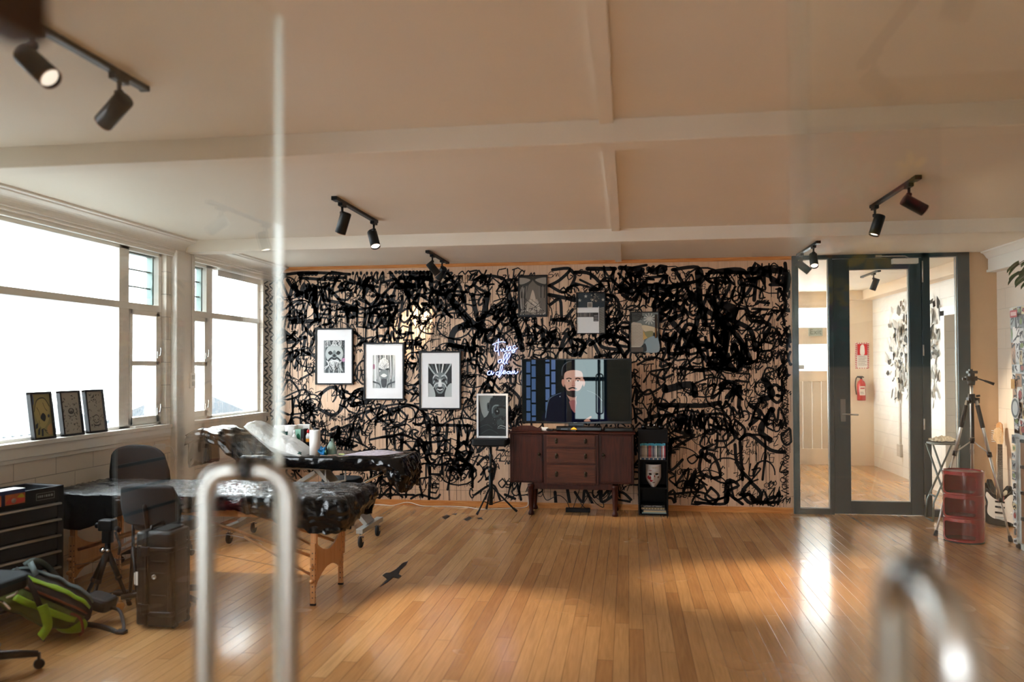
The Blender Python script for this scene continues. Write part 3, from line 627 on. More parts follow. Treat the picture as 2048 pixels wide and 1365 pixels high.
# traced main strokes, photo pixels, width in pixels
HAND = [
 ([(562,551),(600,546),(640,546),(700,549)],7), ([(600,556),(650,560)],7), ([(650,556),(692,556)],7),
 ([(585,565),(600,590),(570,600),(560,585)],3), ([(575,560),(590,580),(620,600),(640,640)],10), ([(562,560),(575,590),(590,620),(610,632)],6),
 ([(590,592),(640,575),(670,590),(705,636)],9), ([(558,625),(600,600),(590,612),(565,640)],4), ([(604,600),(612,635)],5),
 ([(658,566),(660,620),(662,660)],6), ([(630,575),(632,640)],14), ([(645,600),(700,612),(708,635)],9), ([(585,645),(640,642)],11),
 ([(565,660),(590,680)],10), ([(590,665),(575,685),(610,675)],10), ([(700,560),(720,568),(740,556),(755,566)],9), ([(725,572),(755,574)],8),
 ([(690,620),(730,618),(770,608),(800,606)],6), ([(730,632),(740,612),(720,600)],6), ([(745,625),(775,632),(776,618)],6),
 ([(815,632),(817,612),(832,606),(840,618),(845,628)],6), ([(845,628),(850,608),(862,616)],6), ([(866,634),(882,612),(882,600)],6), ([(882,612),(900,632)],7),
 ([(780,545),(800,570),(828,598),(835,588)],9), ([(800,556),(860,556)],12), ([(800,572),(832,575),(850,560)],6), ([(862,575),(880,590),(912,576),(908,564),(890,556)],9),
 ([(880,575),(905,570)],6), ([(882,580),(935,585)],6), ([(925,590),(945,572),(962,580),(980,588)],6), ([(950,560),(975,552),(1005,556)],8),
 ([(918,548),(925,543),(930,549),(937,542),(943,549),(952,545)],3), ([(905,600),(940,640),(965,660)],14), ([(975,590),(965,640),(950,655)],15), ([(945,590),(955,640)],12),
 ([(890,590),(935,645)],10), ([(940,650),(910,660),(905,690),(945,700)],17), ([(950,700),(950,670),(985,660),(970,680)],9), ([(985,665),(1010,620),(985,640),(1015,602),(975,625)],5),
 ([(988,603),(1010,597),(985,615)],3), ([(1012,570),(1030,640),(1045,700)],14), ([(955,640),(1000,620)],10), ([(1020,640),(1045,680)],9),
 ([(1000,572),(1020,560),(1035,580)],9), ([(905,730),(950,720),(960,745)],6), ([(895,690),(925,695)],11), ([(905,740),(912,800),(900,830)],7), ([(890,745),(905,760),(892,790)],6),
 ([(1105,540),(1140,538),(1120,560),(1098,572)],7), ([(1100,572),(1130,585),(1150,555),(1140,540)],8), ([(1150,545),(1180,548),(1205,575),(1180,580)],9), ([(1160,560),(1195,578),(1150,567)],5),
 ([(1175,538),(1230,538)],11), ([(1228,540),(1225,560),(1240,575)],9), ([(1240,536),(1285,540)],12), ([(1260,545),(1262,562)],9), ([(1276,545),(1278,565),(1240,585)],8),
 ([(1297,538),(1310,545),(1330,538)],13), ([(1295,556),(1335,552)],6), ([(1292,570),(1340,572)],8), ([(1230,580),(1250,570),(1262,590),(1280,572)],6), ([(1285,575),(1330,580),(1345,595)],9),
 ([(1215,590),(1235,600),(1240,640)],8), ([(1245,590),(1265,600),(1285,582),(1330,592)],9), ([(1345,540),(1395,535),(1400,560),(1350,570)],9), ([(1350,540),(1375,580),(1400,600)],9),
 ([(1395,545),(1400,600),(1410,650)],14), ([(1420,545),(1480,540),(1500,560)],12), ([(1430,560),(1440,600),(1460,570),(1450,548)],7), ([(1480,548),(1490,590),(1510,560)],9),
 ([(1455,545),(1530,550),(1570,575)],9), ([(1500,540),(1570,545),(1572,580)],16), ([(1500,570),(1530,580),(1520,556),(1500,560)],5), ([(1540,570),(1575,570)],7),
 ([(1380,600),(1440,640),(1480,680),(1500,720)],13), ([(1340,640),(1380,680),(1420,690)],14), ([(1420,600),(1450,660),(1445,730)],14), ([(1460,640),(1500,660),(1510,700)],12),
 ([(1400,620),(1390,680),(1420,730)],12), ([(1440,610),(1470,620),(1450,640)],20), ([(1470,690),(1480,740),(1430,730)],12), ([(1350,700),(1400,690),(1440,705),(1470,740)],9),
 ([(1520,620),(1500,640),(1540,650),(1520,690)],9), ([(1560,580),(1572,610),(1555,640)],8), ([(1350,610),(1370,625),(1340,640)],10), ([(1330,780),(1380,770),(1390,790)],18),
 ([(1320,810),(1400,812),(1440,806)],12), ([(1400,690),(1410,760)],5), ([(1395,705),(1425,695),(1440,715)],8),
 ([(1352,600),(1362,592),(1375,610)],7), ([(1300,590),(1320,600),(1330,620)],9), ([(1395,832),(1440,828),(1460,840),(1455,860),(1420,850)],6),
 ([(1440,870),(1420,860),(1400,890),(1430,900),(1435,870)],5), ([(1470,840),(1490,860),(1480,880),(1460,860)],6), ([(1425,860),(1450,852),(1455,880),(1430,882)],5),
 ([(1405,905),(1400,945),(1440,955),(1425,910),(1395,915)],8), ([(1480,880),(1500,870),(1540,900),(1570,905)],9), ([(1425,890),(1400,905),(1420,925)],8), ([(1470,890),(1475,930),(1500,960)],7),
 ([(1350,970),(1370,962),(1365,990),(1380,960),(1395,985),(1400,960),(1415,985)],4), ([(1335,990),(1400,985),(1430,1000),(1460,990)],5), ([(1390,1005),(1450,1008),(1455,985)],6),
 ([(1455,1005),(1460,960),(1470,1000),(1500,990),(1520,1005),(1560,990)],5), ([(1480,990),(1500,990),(1510,1005),(1555,1005)],8), ([(1500,870),(1530,880),(1525,960)],5),
 ([(1365,920),(1340,940),(1345,880),(1370,890)],6), ([(1340,880),(1390,870),(1350,895)],6),
 ([(560,720),(600,700),(640,730),(600,760)],5), ([(565,780),(580,760),(600,790),(575,800)],5), ([(560,800),(610,780),(620,820),(580,830)],4), ([(570,860),(590,835),(620,850),(640,870)],5),
 ([(640,790),(665,775),(690,800),(670,830),(640,820)],9), ([(700,800),(720,780),(740,800),(705,810)],11), ([(720,790),(740,775),(760,770)],9), ([(690,840),(760,815),(820,810),(860,840),(830,850)],5),
 ([(700,845),(720,830),(712,860),(740,840),(730,865)],3), ([(770,830),(750,845),(790,840),(765,860),(810,850)],4), ([(645,870),(700,880),(740,900),(720,920)],4), ([(740,880),(800,870),(850,885),(900,880)],5),
 ([(775,820),(830,812),(860,845)],6), ([(858,850),(862,900)],7), ([(875,850),(878,905)],8), ([(895,850),(890,900)],7), ([(855,850),(940,852)],8), ([(915,852),(918,895)],7), ([(935,850),(935,890)],6),
 ([(720,930),(735,900),(745,960),(760,910),(770,950)],5), ([(735,955),(745,1000)],4), ([(760,955),(805,995)],5), ([(800,955),(758,998)],5), ([(780,930),(781,998)],5),
 ([(815,930),(812,995)],5), ([(830,925),(845,995)],5), ([(860,935),(858,1000)],6), ([(820,960),(860,955)],4), ([(822,998),(840,990),(870,998),(880,990)],5), ([(870,930),(900,935),(895,980)],5),
 ([(745,905),(770,900),(795,905),(830,900)],5), ([(820,930),(850,915),(870,935),(890,905),(910,930)],4), ([(900,940),(940,930),(945,975)],6),
 ([(955,930),(972,915),(990,930),(985,960)],6), ([(962,950),(975,935),(985,945),(972,960)],5), ([(950,990),(985,970),(1000,1000)],5), ([(1035,970),(1042,1000)],6), ([(1010,990),(1030,998)],6),
 ([(1110,985),(1112,1010)],7), ([(1135,980),(1140,1010)],7), ([(1150,985),(1165,1005),(1170,980),(1185,1008)],6), ([(1200,985),(1205,1005),(1240,985),(1262,1000)],6),
 ([(1000,720),(975,760),(1000,790),(1030,770)],5), ([(1010,770),(1040,800),(1025,840)],7), ([(1275,730),(1310,715),(1340,735),(1300,745),(1330,760)],5), ([(1270,760),(1290,790),(1330,770)],5),
 ([(1275,800),(1300,780),(1320,820),(1350,800)],5), ([(1290,840),(1340,830),(1360,850)],6), ([(1060,690),(1085,660),(1090,700),(1110,670)],7), ([(1070,650),(1100,670),(1115,690)],10), ([(1112,660),(1085,690)],9),
 ([(1120,700),(1135,670),(1150,710)],10), ([(1150,680),(1170,690),(1150,712),(1130,700)],7), ([(1180,690),(1215,670),(1235,690),(1250,715)],10), ([(1215,640),(1200,690),(1240,700)],9), ([(1230,670),(1260,690),(1250,712)],9),
 ([(1100,610),(1120,600),(1125,640),(1145,620)],7), ([(1105,640),(1140,645),(1150,670)],9), ([(1098,590),(1150,600)],10), ([(1190,715),(1240,705)],7), ([(1160,712),(1180,680),(1200,712)],9),
 ([(1480,885),(1485,960)],7), ([(1545,820),(1520,860),(1540,880)],14), ([(1500,810),(1520,830),(1500,850)],10),
 ([(1530,760),(1545,790),(1520,800)],14), ([(1380,740),(1440,735)],4), ([(1360,735),(1400,742),(1430,738),(1470,742)],7), ([(1385,770),(1430,755),(1480,775)],4), ([(1440,770),(1470,765),(1465,785)],9),
]
for pts, w in HAND:
    P = G.px(pts, w*(.9 if w < 8 else .78))
    for _ in range(rnd.choice((1, 2, 3))):
        p = rnd.choice(P); G.drip(p.x+rnd.uniform(-.01, .01), p.y, rnd.uniform(.06, .4)*(1.3 if rnd.random() < .3 else .7), rnd.uniform(.003, .007))
# rows of dots and ticks along the top left
for x in (706, 714, 722, 734, 743, 755, 765): 
    p = at(x, 547, WYB); G.dot(p.x, p.z, .016, .022); G.drip(p.x, p.z, .06, .006)
for x in range(792, 862, 7):
    p = at(x, 545, WYB); G.dot(p.x, p.z, .022); G.drip(p.x, p.z, .05, .004)
for x in (598, 604, 613, 618, 625, 632): 
    p = at(x, 548, WYB); G.dot(p.x, p.z, .026)
# zigzag strip down the right edge
P = []
for i in range(64):
    p = at(1568+(7 if i % 2 else -4)+rnd.uniform(-2, 2), 585+i*6.4, WYB); P.append((p.x, p.z))
G.ribbon(P, .016)
P = []
for i in range(70):
    p = at(1573+(4 if i % 2 else -4), 800+i*2.9, WYB); P.append((p.x, p.z))
G.ribbon(P, .012)
for i in range(26):
    p = at(1569+rnd.uniform(-5, 5), 600+i*15+rnd.uniform(-4, 4), WYB); r = rnd.uniform(.015, .03)
    G.ribbon([(p.x+r*math.cos(a*.7), p.z+r*math.sin(a*.7)) for a in range(10)], .009)
# filler tags: letter-like joined strokes, denser where the wall is blacker
def dens(x, z):
    d = .95
    if z > 1.55: d += .45
    if x > .35 and z > .9: d += .55
    if x < -2.6 and z > 1.9: d += .5
    if -2.2 < x < -1.3 and 1.6 < z < 2.4: d += .3
    if z < .75: d -= .25
    if -.1 > x > -1.1 and z < 1.6: d = .12
    if -1.2 < x < -.8 and 2.1 < z < 2.5: d = .3
    if -2.95 < x < -2.3 and 1.85 < z < 2.1: d = .8
    return d
ATOMS = [
 [(0, 0), (.1, 1), (.5, .3), (.9, 1), (1, 0)], [(0, .9), (.9, 1), (.2, 0), (1, .1)], [(.9, .9), (.3, 1), (.1, .5), (.9, .5), (.7, 0), (0, .1)],
 [(.1, 0), (.2, 1), (.9, .8), (.3, .5), (1, 0)], [(.1, 1), (.1, 0), (.8, 0)], [(.5, 1), (.5, 0)], [(0, 1), (1, 1), (.5, 1), (.5, 0)], [(0, 0), (.5, 1), (1, 0), (.7, .4), (.2, .4)],
 [(.9, .8), (.5, 1), (.1, .5), (.5, 0), (.9, .3), (.6, .4)], [(.1, 1), (.2, .1), (.8, .1), (.9, 1)], [(.5, 1), (0, .5), (.5, 0), (1, .5), (.5, 1)], [(0, 1), (.9, .1), (.4, .5), (.9, 1), (.1, 0)],
 [(0, .2), (.4, .9), (.6, .2), (.9, .9), (1.1, .2)], [(0, .5), (.3, .8), (.5, .2), (.8, .8), (1, .4)], [(.2, .8), (.9, .9), (.4, .2), (1.2, .6)]]
def word(x, z, s, n, w, slant, thin=False):
    for i in range(n):
        a = rnd.choice(ATOMS); sx = s*rnd.uniform(.6, 1.0); sz = s*rnd.uniform(.75, 1.35)
        P = [Vector((x+px_*sx+pz_*slant*sz+rnd.uniform(-.06, .06)*s, z+pz_*sz+rnd.uniform(-.06, .06)*s, 0)) for px_, pz_ in a]
        P = spline(P, 4) if rnd.random() < .7 else P
        P = [p for p in P if WX0+.01 < p.x < 1.70 and .07 < p.y < 2.64]
        if len(P) > 1:
            G.ribbon(P, w*rnd.uniform(.8, 1.2))
            if rnd.random() < .45:
                p = rnd.choice(P); G.drip(p.x, p.y, min(rnd.uniform(.05, .35), p.y-.07), rnd.uniform(.003, .006))
        x += sx*rnd.uniform(.7, 1.05)
z = .08
while z < 2.55:
    x = WX0+.02
    while x < 1.62:
        d = dens(x, z)
        if rnd.random() < d:
            big = rnd.random()
            s = rnd.uniform(.05, .10) if big < .6 else rnd.uniform(.11, .21)
            w = s*rnd.uniform(.10, .20)*(1.05 if z > 1.5 else .95)
            word(x+rnd.uniform(-.05, .05), z+rnd.uniform(-.05, .05), s, rnd.choice((1, 2, 3)), w, rnd.uniform(-.2, .4))
        x += .15
    z += .105
for _ in range(260):
    x = rnd.uniform(WX0+.05, 1.55); z = rnd.uniform(.1, 2.55)
    if rnd.random() < dens(x, z)*.75: word(x, z, rnd.uniform(.035, .075), rnd.choice((2, 3, 4)), rnd.uniform(.005, .010), rnd.uniform(-.1, .4))
# loops and arcs
for _ in range(230):
    x = rnd.uniform(WX0+.1, 1.6); z = rnd.uniform(.15, 2.5)
    if rnd.random() > dens(x, z)*.8: continue
    r = rnd.uniform(.04, .16); a0 = rnd.uniform(0, 6.28); sp = rnd.uniform(2.2, 6.5); sx = rnd.uniform(.7, 1.6); dr = rnd.uniform(-.3, .3)
    P = [(x+r*sx*(1+dr*i/14)*math.cos(a0+sp*i/14), z+r*(1+dr*i/14)*math.sin(a0+sp*i/14)) for i in range(15)]
    P = [p for p in P if WX0+.01 < p[0] < 1.69 and .07 < p[1] < 2.63]
    G.ribbon(P, rnd.uniform(.006, .02), rnd.uniform(.006, .024))
# long thin drips on the upper part
for _ in range(520):
    x = rnd.uniform(WX0+.05, 1.6); z = rnd.uniform(1.5, 2.5) if rnd.random() < .7 else rnd.uniform(.6, 1.6)
    if -1.1 < x < 0 and z < 1.7: continue
    G.drip(x, z, rnd.uniform(.1, .55)*(1 if z > 1.2 else .6), rnd.uniform(.0025, .006))
# soft wide sprays
for pts, w, a in [([(1420,600),(1460,650),(1500,700)],36,.7), ([(1340,640),(1400,680)],26,.7), ([(900,680),(930,650),(975,600)],34,.75), ([(1440,700),(1500,740),(1470,780)],30,.6),
                  ([(1500,545),(1570,545)],26,.8), ([(1010,560),(1040,620)],26,.6), ([(600,575),(660,585)],26,.6), ([(720,590),(750,600)],20,.5), ([(730,650),(770,655),(800,650)],20,.4), ([(1310,770),(1370,800)],46,.6),
                  ([(1230,600),(1260,610)],30,.6), ([(1160,590),(1190,620)],26,.45), ([(850,840),(940,845)],18,.6), ([(645,800),(660,830)],20,.5), ([(810,555),(860,556)],24,.6), ([(1100,590),(1110,640)],22,.5),
                  ([(1420,545),(1500,560)],30,.7), ([(1530,600),(1545,680)],24,.5), ([(1500,870),(1560,905)],18,.6), ([(1400,830),(1460,838)],16,.6), ([(1100,538),(1180,545)],22,.5), ([(560,640),(640,640)],16,.4)]:
    G.px(pts, w, alpha=a)
gw = G.mb.build('graffiti_paint', m_spray, bpy.data.objects['wall_back'], smooth=False)
gs = G.soft.build('spray_haze', soft_material(), bpy.data.objects['wall_back'], smooth=False)
at_ = gs.data.attributes.new('density', 'FLOAT', 'POINT'); at_.data.foreach_set('value', G.sa)
# the paint runs round the corner onto the end of the window wall
G2 = Spray(0)
for i in range(16):
    zz = .95+i*.1
    for a in (0, 1):
        y = 8.56+a*.11+rnd.uniform(-.02, .02)
        P = [(y+.05*math.sin(q*1.3+i), zz+q*.018) for q in range(7)]
        G2.ribbon(P, rnd.uniform(.01, .03))
mbx = MB(); mbx.v = [Vector((WX0+.0016, v.x, v.z)) for v in G2.mb.v]; mbx.f = G2.mb.f; mbx.mi = G2.mb.mi; mbx.sm = G2.mb.sm
mbx.build('graffiti_paint', m_spray, bpy.data.objects['wall_left'], smooth=False)

# ------------------------------------------------------------ framed pictures
m_picglass = glass_mat('picture_glass', extra=-.036, top=.5)
def framed(label, px0, px1, art, fw=.018, dp=.028, fm=None, mount=None, name='framed_print', cat='picture', group=None, Y=None, rz=0, lean=None):
    """px0/px1 = opposite corners in the photo, Y = front face"""
    Y = Y or WYB-dp-.004
    a = at(*px0, Y); b = at(*px1, Y); x0, x1, z0, z1 = a.x, b.x, b.z, a.z
    root = thing(name, label, cat, ((x0+x1)/2, Y+dp, z0), 0, group)
    fm = fm or m_black
    f = MB()
    f.box((x0, Y, z0), (x0+fw, Y+dp, z1)).box((x1-fw, Y, z0), (x1, Y+dp, z1)).box((x0+fw, Y, z0), (x1-fw, Y+dp, z0+fw)).box((x0+fw, Y, z1-fw), (x1-fw, Y+dp, z1))
    f.build('frame', fm, root, bevel=.002, world=True)
    MB().box((x0+fw*.5, Y+dp*.55, z0+fw*.5), (x1-fw*.5, Y+dp-.002, z1-fw*.5)).build('backing', m_white if mount else fm, root, world=True)
    ix0, ix1, iz0, iz1 = x0+fw, x1-fw, z0+fw, z1-fw
    if mount:
        l, r_, bt, tp = mount; W = ix1-ix0; Hh = iz1-iz0
        jx0, jx1, jz0, jz1 = ix0+W*l, ix1-W*r_, iz0+Hh*bt, iz1-Hh*tp
        q = MB(); y_ = Y+dp*.38; y2 = Y+dp*.56
        q.box((ix0, y_, iz0), (jx0, y2, iz1)).box((jx1, y_, iz0), (ix1, y2, iz1)).box((jx0, y_, iz0), (jx1, y2, jz0)).box((jx0, y_, jz1), (jx1, y2, iz1))
        q.build('mount_board', mat('mount_board', rgb(232, 232, 232), .7), root, world=True)
        ix0, ix1, iz0, iz1 = jx0, jx1, jz0, jz1
    A = Art((ix0, Y+dp*.55-.0004, iz0), (ix1-ix0, 0, 0), (0, 0, iz1-iz0), (0, -1, 0), .00009)
    art(A); A.build('print', root, world=True)
    MB().add([(x0+fw*.8, Y+dp*.22, z0+fw*.8), (x1-fw*.8, Y+dp*.22, z0+fw*.8), (x1-fw*.8, Y+dp*.22, z1-fw*.8), (x0+fw*.8, Y+dp*.22, z1-fw*.8)], [(0, 1, 2, 3)]).build('glass_pane', m_picglass, root, world=True)
    return root
G0, G1, G2_, G3, G4 = (20, 24, 26), (62, 70, 72), (120, 128, 128), (176, 182, 180), (226, 228, 226)
def art_beard(A):
    r = random.Random(3); A.rect(0, 0, 1, 1, G1)
    for i in range(18): x = r.random(); A.stroke([(x, 1), (x+r.uniform(-.04, .04), .5), (x, 0)], r.uniform(.01, .05), r.choice((G0, G2_, G3)))
    A.blob([(.15, .75), (.5, .9), (.85, .75), (.9, .5), (.7, .3), (.5, .22), (.3, .3), (.1, .5)], G3)
    A.blob([(.2, .62), (.32, .68), (.42, .6), (.3, .55)], G0).blob([(.58, .6), (.68, .68), (.8, .62), (.7, .55)], G0)
    A.blob([(.44, .66), (.5, .7), (.56, .66), (.62, .5), (.5, .44), (.38, .5)], G2_).blob([(.42, .52), (.5, .58), (.58, .52), (.5, .48)], G0)
    A.stroke([(.2, .36), (.36, .46), (.5, .42), (.64, .46), (.8, .36)], .06, G0).stroke([(.3, .34), (.5, .38), (.7, .34)], .04, G4)
    for i in range(26):
        x = .12+.76*i/25; A.stroke([(x, .42-.1*math.sin(x*3.1)), (x+r.uniform(-.08, .08), .25), (x+r.uniform(-.12, .12), r.uniform(.02, .2))], .02, r.choice((G4, G3, G0, G4)))
    for i in range(30):
        x = .1+.8*i/29; A.stroke([(x, .76+.08*math.sin(x*3.1)), (x+r.uniform(-.1, .1), .9), (x+r.uniform(-.12, .12), .99)], .014, r.choice((G4, G4, G0)))
    A.blob([(.86, .42), (1, .46), (1, .36), (.9, .34)], (170, 120, 150))
def art_streaks(A):
    # generic stand-in: pale oval and upright ink streaks
    r = random.Random(5); A.rect(0, 0, 1, 1, G3)
    for i in range(34):
        x = r.random(); A.stroke([(x, 1), (x+r.uniform(-.03, .03), .6), (x+r.uniform(-.03, .03), r.uniform(0, .4))], r.uniform(.01, .045), r.choice((G1, G2_, G4, G0)))
    A.blob([(.3, .8), (.5, .92), (.7, .8), (.72, .6), (.5, .5), (.28, .6)], G4)
    A.stroke([(.28, .58), (.42, .55), (.5, .48), (.58, .55), (.72, .58)], .05, G1)
    A.blob([(.3, .48), (.5, .56), (.7, .48), (.66, .3), (.5, .22), (.34, .3)], G2_).blob([(.36, .38), (.5, .44), (.64, .38), (.5, .33)], G4)
    A.blob([(.38, .26), (.62, .26), (.58, .04), (.42, .04)], G0).stroke([(0, .2), (.3, .12), (.35, 0)], .05, G1).stroke([(1, .2), (.7, .12), (.65, 0)], .05, G1)
    A.rect(0, .58, .09, .72, (150, 96, 120))
    for i in range(20): A.stroke([(r.uniform(.25, .75), r.uniform(.5, .9)), (r.uniform(.25, .75), r.uniform(.5, .9))], .008, r.choice((G2_, G1)))
def art_flames(A):
    # generic stand-in: dark sheet with sweeping light brush strokes
    r = random.Random(8); A.rect(0, 0, 1, 1, G0)
    for i in range(7):
        x = .15+.11*i; A.stroke([(.5+(x-.5)*.4, .62), (x, .8), (x+(x-.5)*.5, 1)], .055, (G3, G1, G4, G2_, G4, G1, G3)[i])
    A.blob([(.22, .64), (.5, .74), (.78, .64), (.8, .42), (.62, .14), (.5, .1), (.38, .14), (.2, .42)], G2_)
    for s in (-1, 1):
        for i in range(5): A.stroke([(.5+s*.06, .62-i*.05), (.5+s*.2, .66-i*.07), (.5+s*.3, .56-i*.08)], .022, (G4, G0, G3, G0, G4)[i])
        A.blob([(.5+s*.08, .5), (.5+s*.18, .56), (.5+s*.26, .52), (.5+s*.16, .46)], G0)
        A.blob([(.5+s*.3, .3), (.5+s*.5, .4), (.5+s*.5, 0), (.5+s*.2, 0)], G3)
    A.blob([(.46, .5), (.5, .54), (.54, .5), (.58, .34), (.5, .3), (.42, .34)], G4).blob([(.34, .26), (.5, .3), (.66, .26), (.5, .14)], G0).stroke([(.38, .24), (.5, .21), (.62, .24)], .03, G4)
framed('black framed ink print of a bearded face looking up, leftmost of the three white-mounted pictures', (630, 657), (706, 770), art_beard, mount=(.2, .2, .19, .2), group=None)
framed('black framed grey print with upright streaks, middle of the three white-mounted pictures', (727, 686), (808, 801), art_streaks, mount=(.2, .2, .19, .2))
framed('black framed dark brush-stroke print, lowest and nearest the neon sign of the white-mounted pictures', (838, 703), (922, 820), art_flames, mount=(.19, .2, .2, .2))
def art_cathedral(A):
    r = random.Random(2); A.rect(0, 0, 1, 1, (70, 62, 54)); A.rect(.03, .03, .97, .97, (110, 102, 92))
    for i in range(9): A.stroke([(.5, .95-.0*i), (.3-.04*i, .7), (.2-.02*i, .1)], .02, r.choice(((40, 38, 36), (180, 172, 160))))
    for s in (0, 1):
        q = lambda x: 1-x if s else x
        A.blob([(q(0), 1), (q(.5), .96), (q(.34), .78), (q(.04), .74)], (52, 50, 46)).blob([(q(0), .96), (q(.4), .92), (q(.28), .84), (q(.02), .8)], (150, 142, 130))
        for i in range(4): A.stroke([(q(.06+i*.07), .76), (q(.08+i*.06), .45)], .03, ((40, 40, 38), (120, 112, 102))[i % 2])
    A.blob([(.38, .3), (.5, .66), (.62, .3)], (196, 180, 160)).blob([(.3, .12), (.35, .42), (.5, .3), (.66, .42), (.74, .12)], (176, 164, 148))
    for i in range(26): A.stroke([(r.uniform(.15, .85), r.uniform(.1, .4)), (r.uniform(.15, .85), r.uniform(.1, .45))], .012, r.choice(((40, 38, 36), (210, 200, 184), (90, 84, 76))))
    for i in range(40): A.disc(r.uniform(.05, .95), r.uniform(.03, .2), .02, .015, r.choice(((30, 30, 32), (190, 180, 166))), 6)
    A.rect(0, 0, 1, .03, (40, 44, 50))
def star(A, x, y, r, c):
    A.poly([(x+(r if i % 2 == 0 else r*.4)*math.sin(PI*i/5)*1.0, y+(r if i % 2 == 0 else r*.4)*math.cos(PI*i/5)*.68) for i in range(10)], c)
def art_stars(A):
    r = random.Random(4); A.rect(0, 0, 1, 1, (30, 44, 52))
    for x, y in ((.1, .82), (.32, .92), (.56, .83), (.95, .83)): star(A, x, y, .07, (196, 190, 176))
    for i in range(26): A.disc(r.gauss(.66, .07), r.gauss(.88, .05), .03, .018, r.choice(((150, 140, 122), (96, 92, 84), (60, 66, 68))), 7)
    A.rect(.38, .64, .56, .77, (190, 182, 168)).rect(.4, .65, .54, .75, (120, 112, 104))
    A.rect(.0, .0, 1, .64, (206, 208, 206)).rect(0, .51, .78, .62, (236, 236, 234))
    A.rect(0, .4, .78, .51, (80, 84, 84))
    for i in range(16): A.rect(.03+i*.046, .41, .05+i*.046, .5, r.choice(((150, 142, 136), (110, 104, 104), (60, 60, 62))))
    A.rect(0, .0, .78, .4, (226, 226, 224)).rect(.6, .29, .78, .5, (44, 46, 48))
    for i in range(4): A.rect(.62, .31+i*.04, .76, .325+i*.04, (150, 150, 146))
    A.rect(.78, 0, .8, .66, (228, 228, 226)).rect(.8, 0, 1, .64, (92, 92, 84))
    for i in range(60): A.rect(r.uniform(.82, .93), r.uniform(.01, .62), r.uniform(.93, .99), r.uniform(.01, .62) if 0 else 0, (92, 92, 84)) if 0 else A.rect(.83+.04*(i % 4), .01+.0105*i, .86+.04*(i % 4), .018+.0105*i, (176, 172, 158))
def art_pattern(A):
    r = random.Random(6); A.rect(0, 0, 1, 1, (118, 126, 122)); A.blob([(0, .75), (.3, .8), (.4, 1), (0, 1)], (58, 62, 60))
    for i in range(11): an = i*PI*2/11; A.stroke([(.68, .84), (.68+.22*math.cos(an), .84+.15*math.sin(an))], .03, (196, 198, 190))
    for i in range(10): A.stroke([(r.uniform(.05, .5), r.uniform(.75, 1)), (r.uniform(.05, .5), r.uniform(.75, 1))], .02, (40, 42, 42))
    A.blob([(0, .7), (.25, .74), (.42, .66), (.44, .2), (.0, .12)], (188, 176, 158))
    for j in range(15):
        for i in range(9): A.disc(.03+i*.048+(j % 2)*.02, .17+j*.036, .014, .007, (96, 84, 70), 5, .5)
    A.blob([(.42, .68), (.95, .6), (.9, .5), (.5, .52)], (206, 190, 158)).poly([(.44, .55), (.62, .36), (.44, .3)], (196, 160, 96)).blob([(.5, .5), (.8, .52), (.75, .36), (.6, .36)], (134, 132, 96))
    A.blob([(.4, .1), (.6, .34), (.9, .4), (1, .3), (1, 0), (.4, 0)], (142, 158, 162)).blob([(.3, .02), (.5, .22), (.56, .02)], (40, 46, 48)).rect(0, 0, .44, .12, (88, 80, 70))
    A.rect(.87, .35, .95, .95, (50, 40, 30)).rect(.885, .36, .91, .6, (166, 116, 60))
framed('narrow black framed monochrome poster of draped figures, highest above the television', (1036, 551), (1095, 634), art_cathedral, .012, .02)
framed('black framed poster with stars on navy above white blocks, middle one above the television', (1152, 585), (1211, 668), art_stars, .01, .02)
framed('black framed poster with a white burst, lowest and rightmost above the television', (1260, 624), (1319, 706), art_pattern, .01, .02)
def art_chimp(A):
    D0, D1, D2, D3, D4 = (8, 12, 14), (26, 34, 36), (52, 62, 64), (110, 122, 122), (172, 180, 178)
    r = random.Random(9); A.rect(0, 0, 1, 1, D1); A.blob([(0, 1), (.5, 1), (.42, .72), (.3, .5), (.1, .46), (0, .7)], (140, 150, 148)).blob([(0, .9), (.1, .6), (.2, .4), (0, .3)], D2)
    A.blob([(.36, .72), (.45, .93), (.7, 1.0), (1, .98), (1, .0), (.3, .0), (.0, .1), (0, .3), (.2, .42), (.42, .5)], D1)
    A.blob([(.3, .78), (.36, .83), (.42, .76), (.4, .64), (.33, .62)], D2).blob([(.33, .76), (.38, .78), (.38, .68), (.34, .68)], D0)
    A.blob([(.46, .62), (.52, .74), (.66, .78), (.84, .74), (1, .76), (1, .5), (.8, .44), (.62, .46), (.5, .5)], D2)
    A.stroke([(.5, .56), (.5, .68), (.58, .75), (.72, .76)], .035, D3).stroke([(.66, .7), (.82, .72), (1, .69)], .05, D0)
    A.blob([(.56, .6), (.62, .68), (.74, .66), (.76, .56), (.64, .52)], D0).disc(.67, .61, .025, .02, D4, 10).disc(.66, .6, .014, .012, D0, 8)
    A.blob([(.62, .44), (.74, .5), (.88, .5), (1, .46), (1, .16), (.8, .14), (.66, .22), (.58, .34)], D1)
    A.blob([(.66, .36), (.78, .44), (.94, .42), (.9, .3), (.74, .26)], D2).blob([(.82, .43), (.88, .47), (.93, .42), (.88, .39)], D0)
    A.stroke([(.7, .22), (.8, .26), (.92, .24), (1, .22)], .012, D4).stroke([(.68, .19), (.82, .2), (.96, .18)], .02, D3)
    for i in range(46):
        x = r.uniform(.5, .95); y = r.uniform(.2, .5); A.disc(x, y, .007, .005, r.choice((D3, D4, D2)), 6)
    for i in range(24): x = r.uniform(.4, 1); A.stroke([(x, .82+.1*math.sin(x*3)), (x+.05, .9+.06*math.sin(x*3))], .006, D2)
    A.stroke([(.0, .2), (.3, .28), (.5, .2)], .02, D2).stroke([(.1, .06), (.4, .16), (.7, .06)], .02, D2)
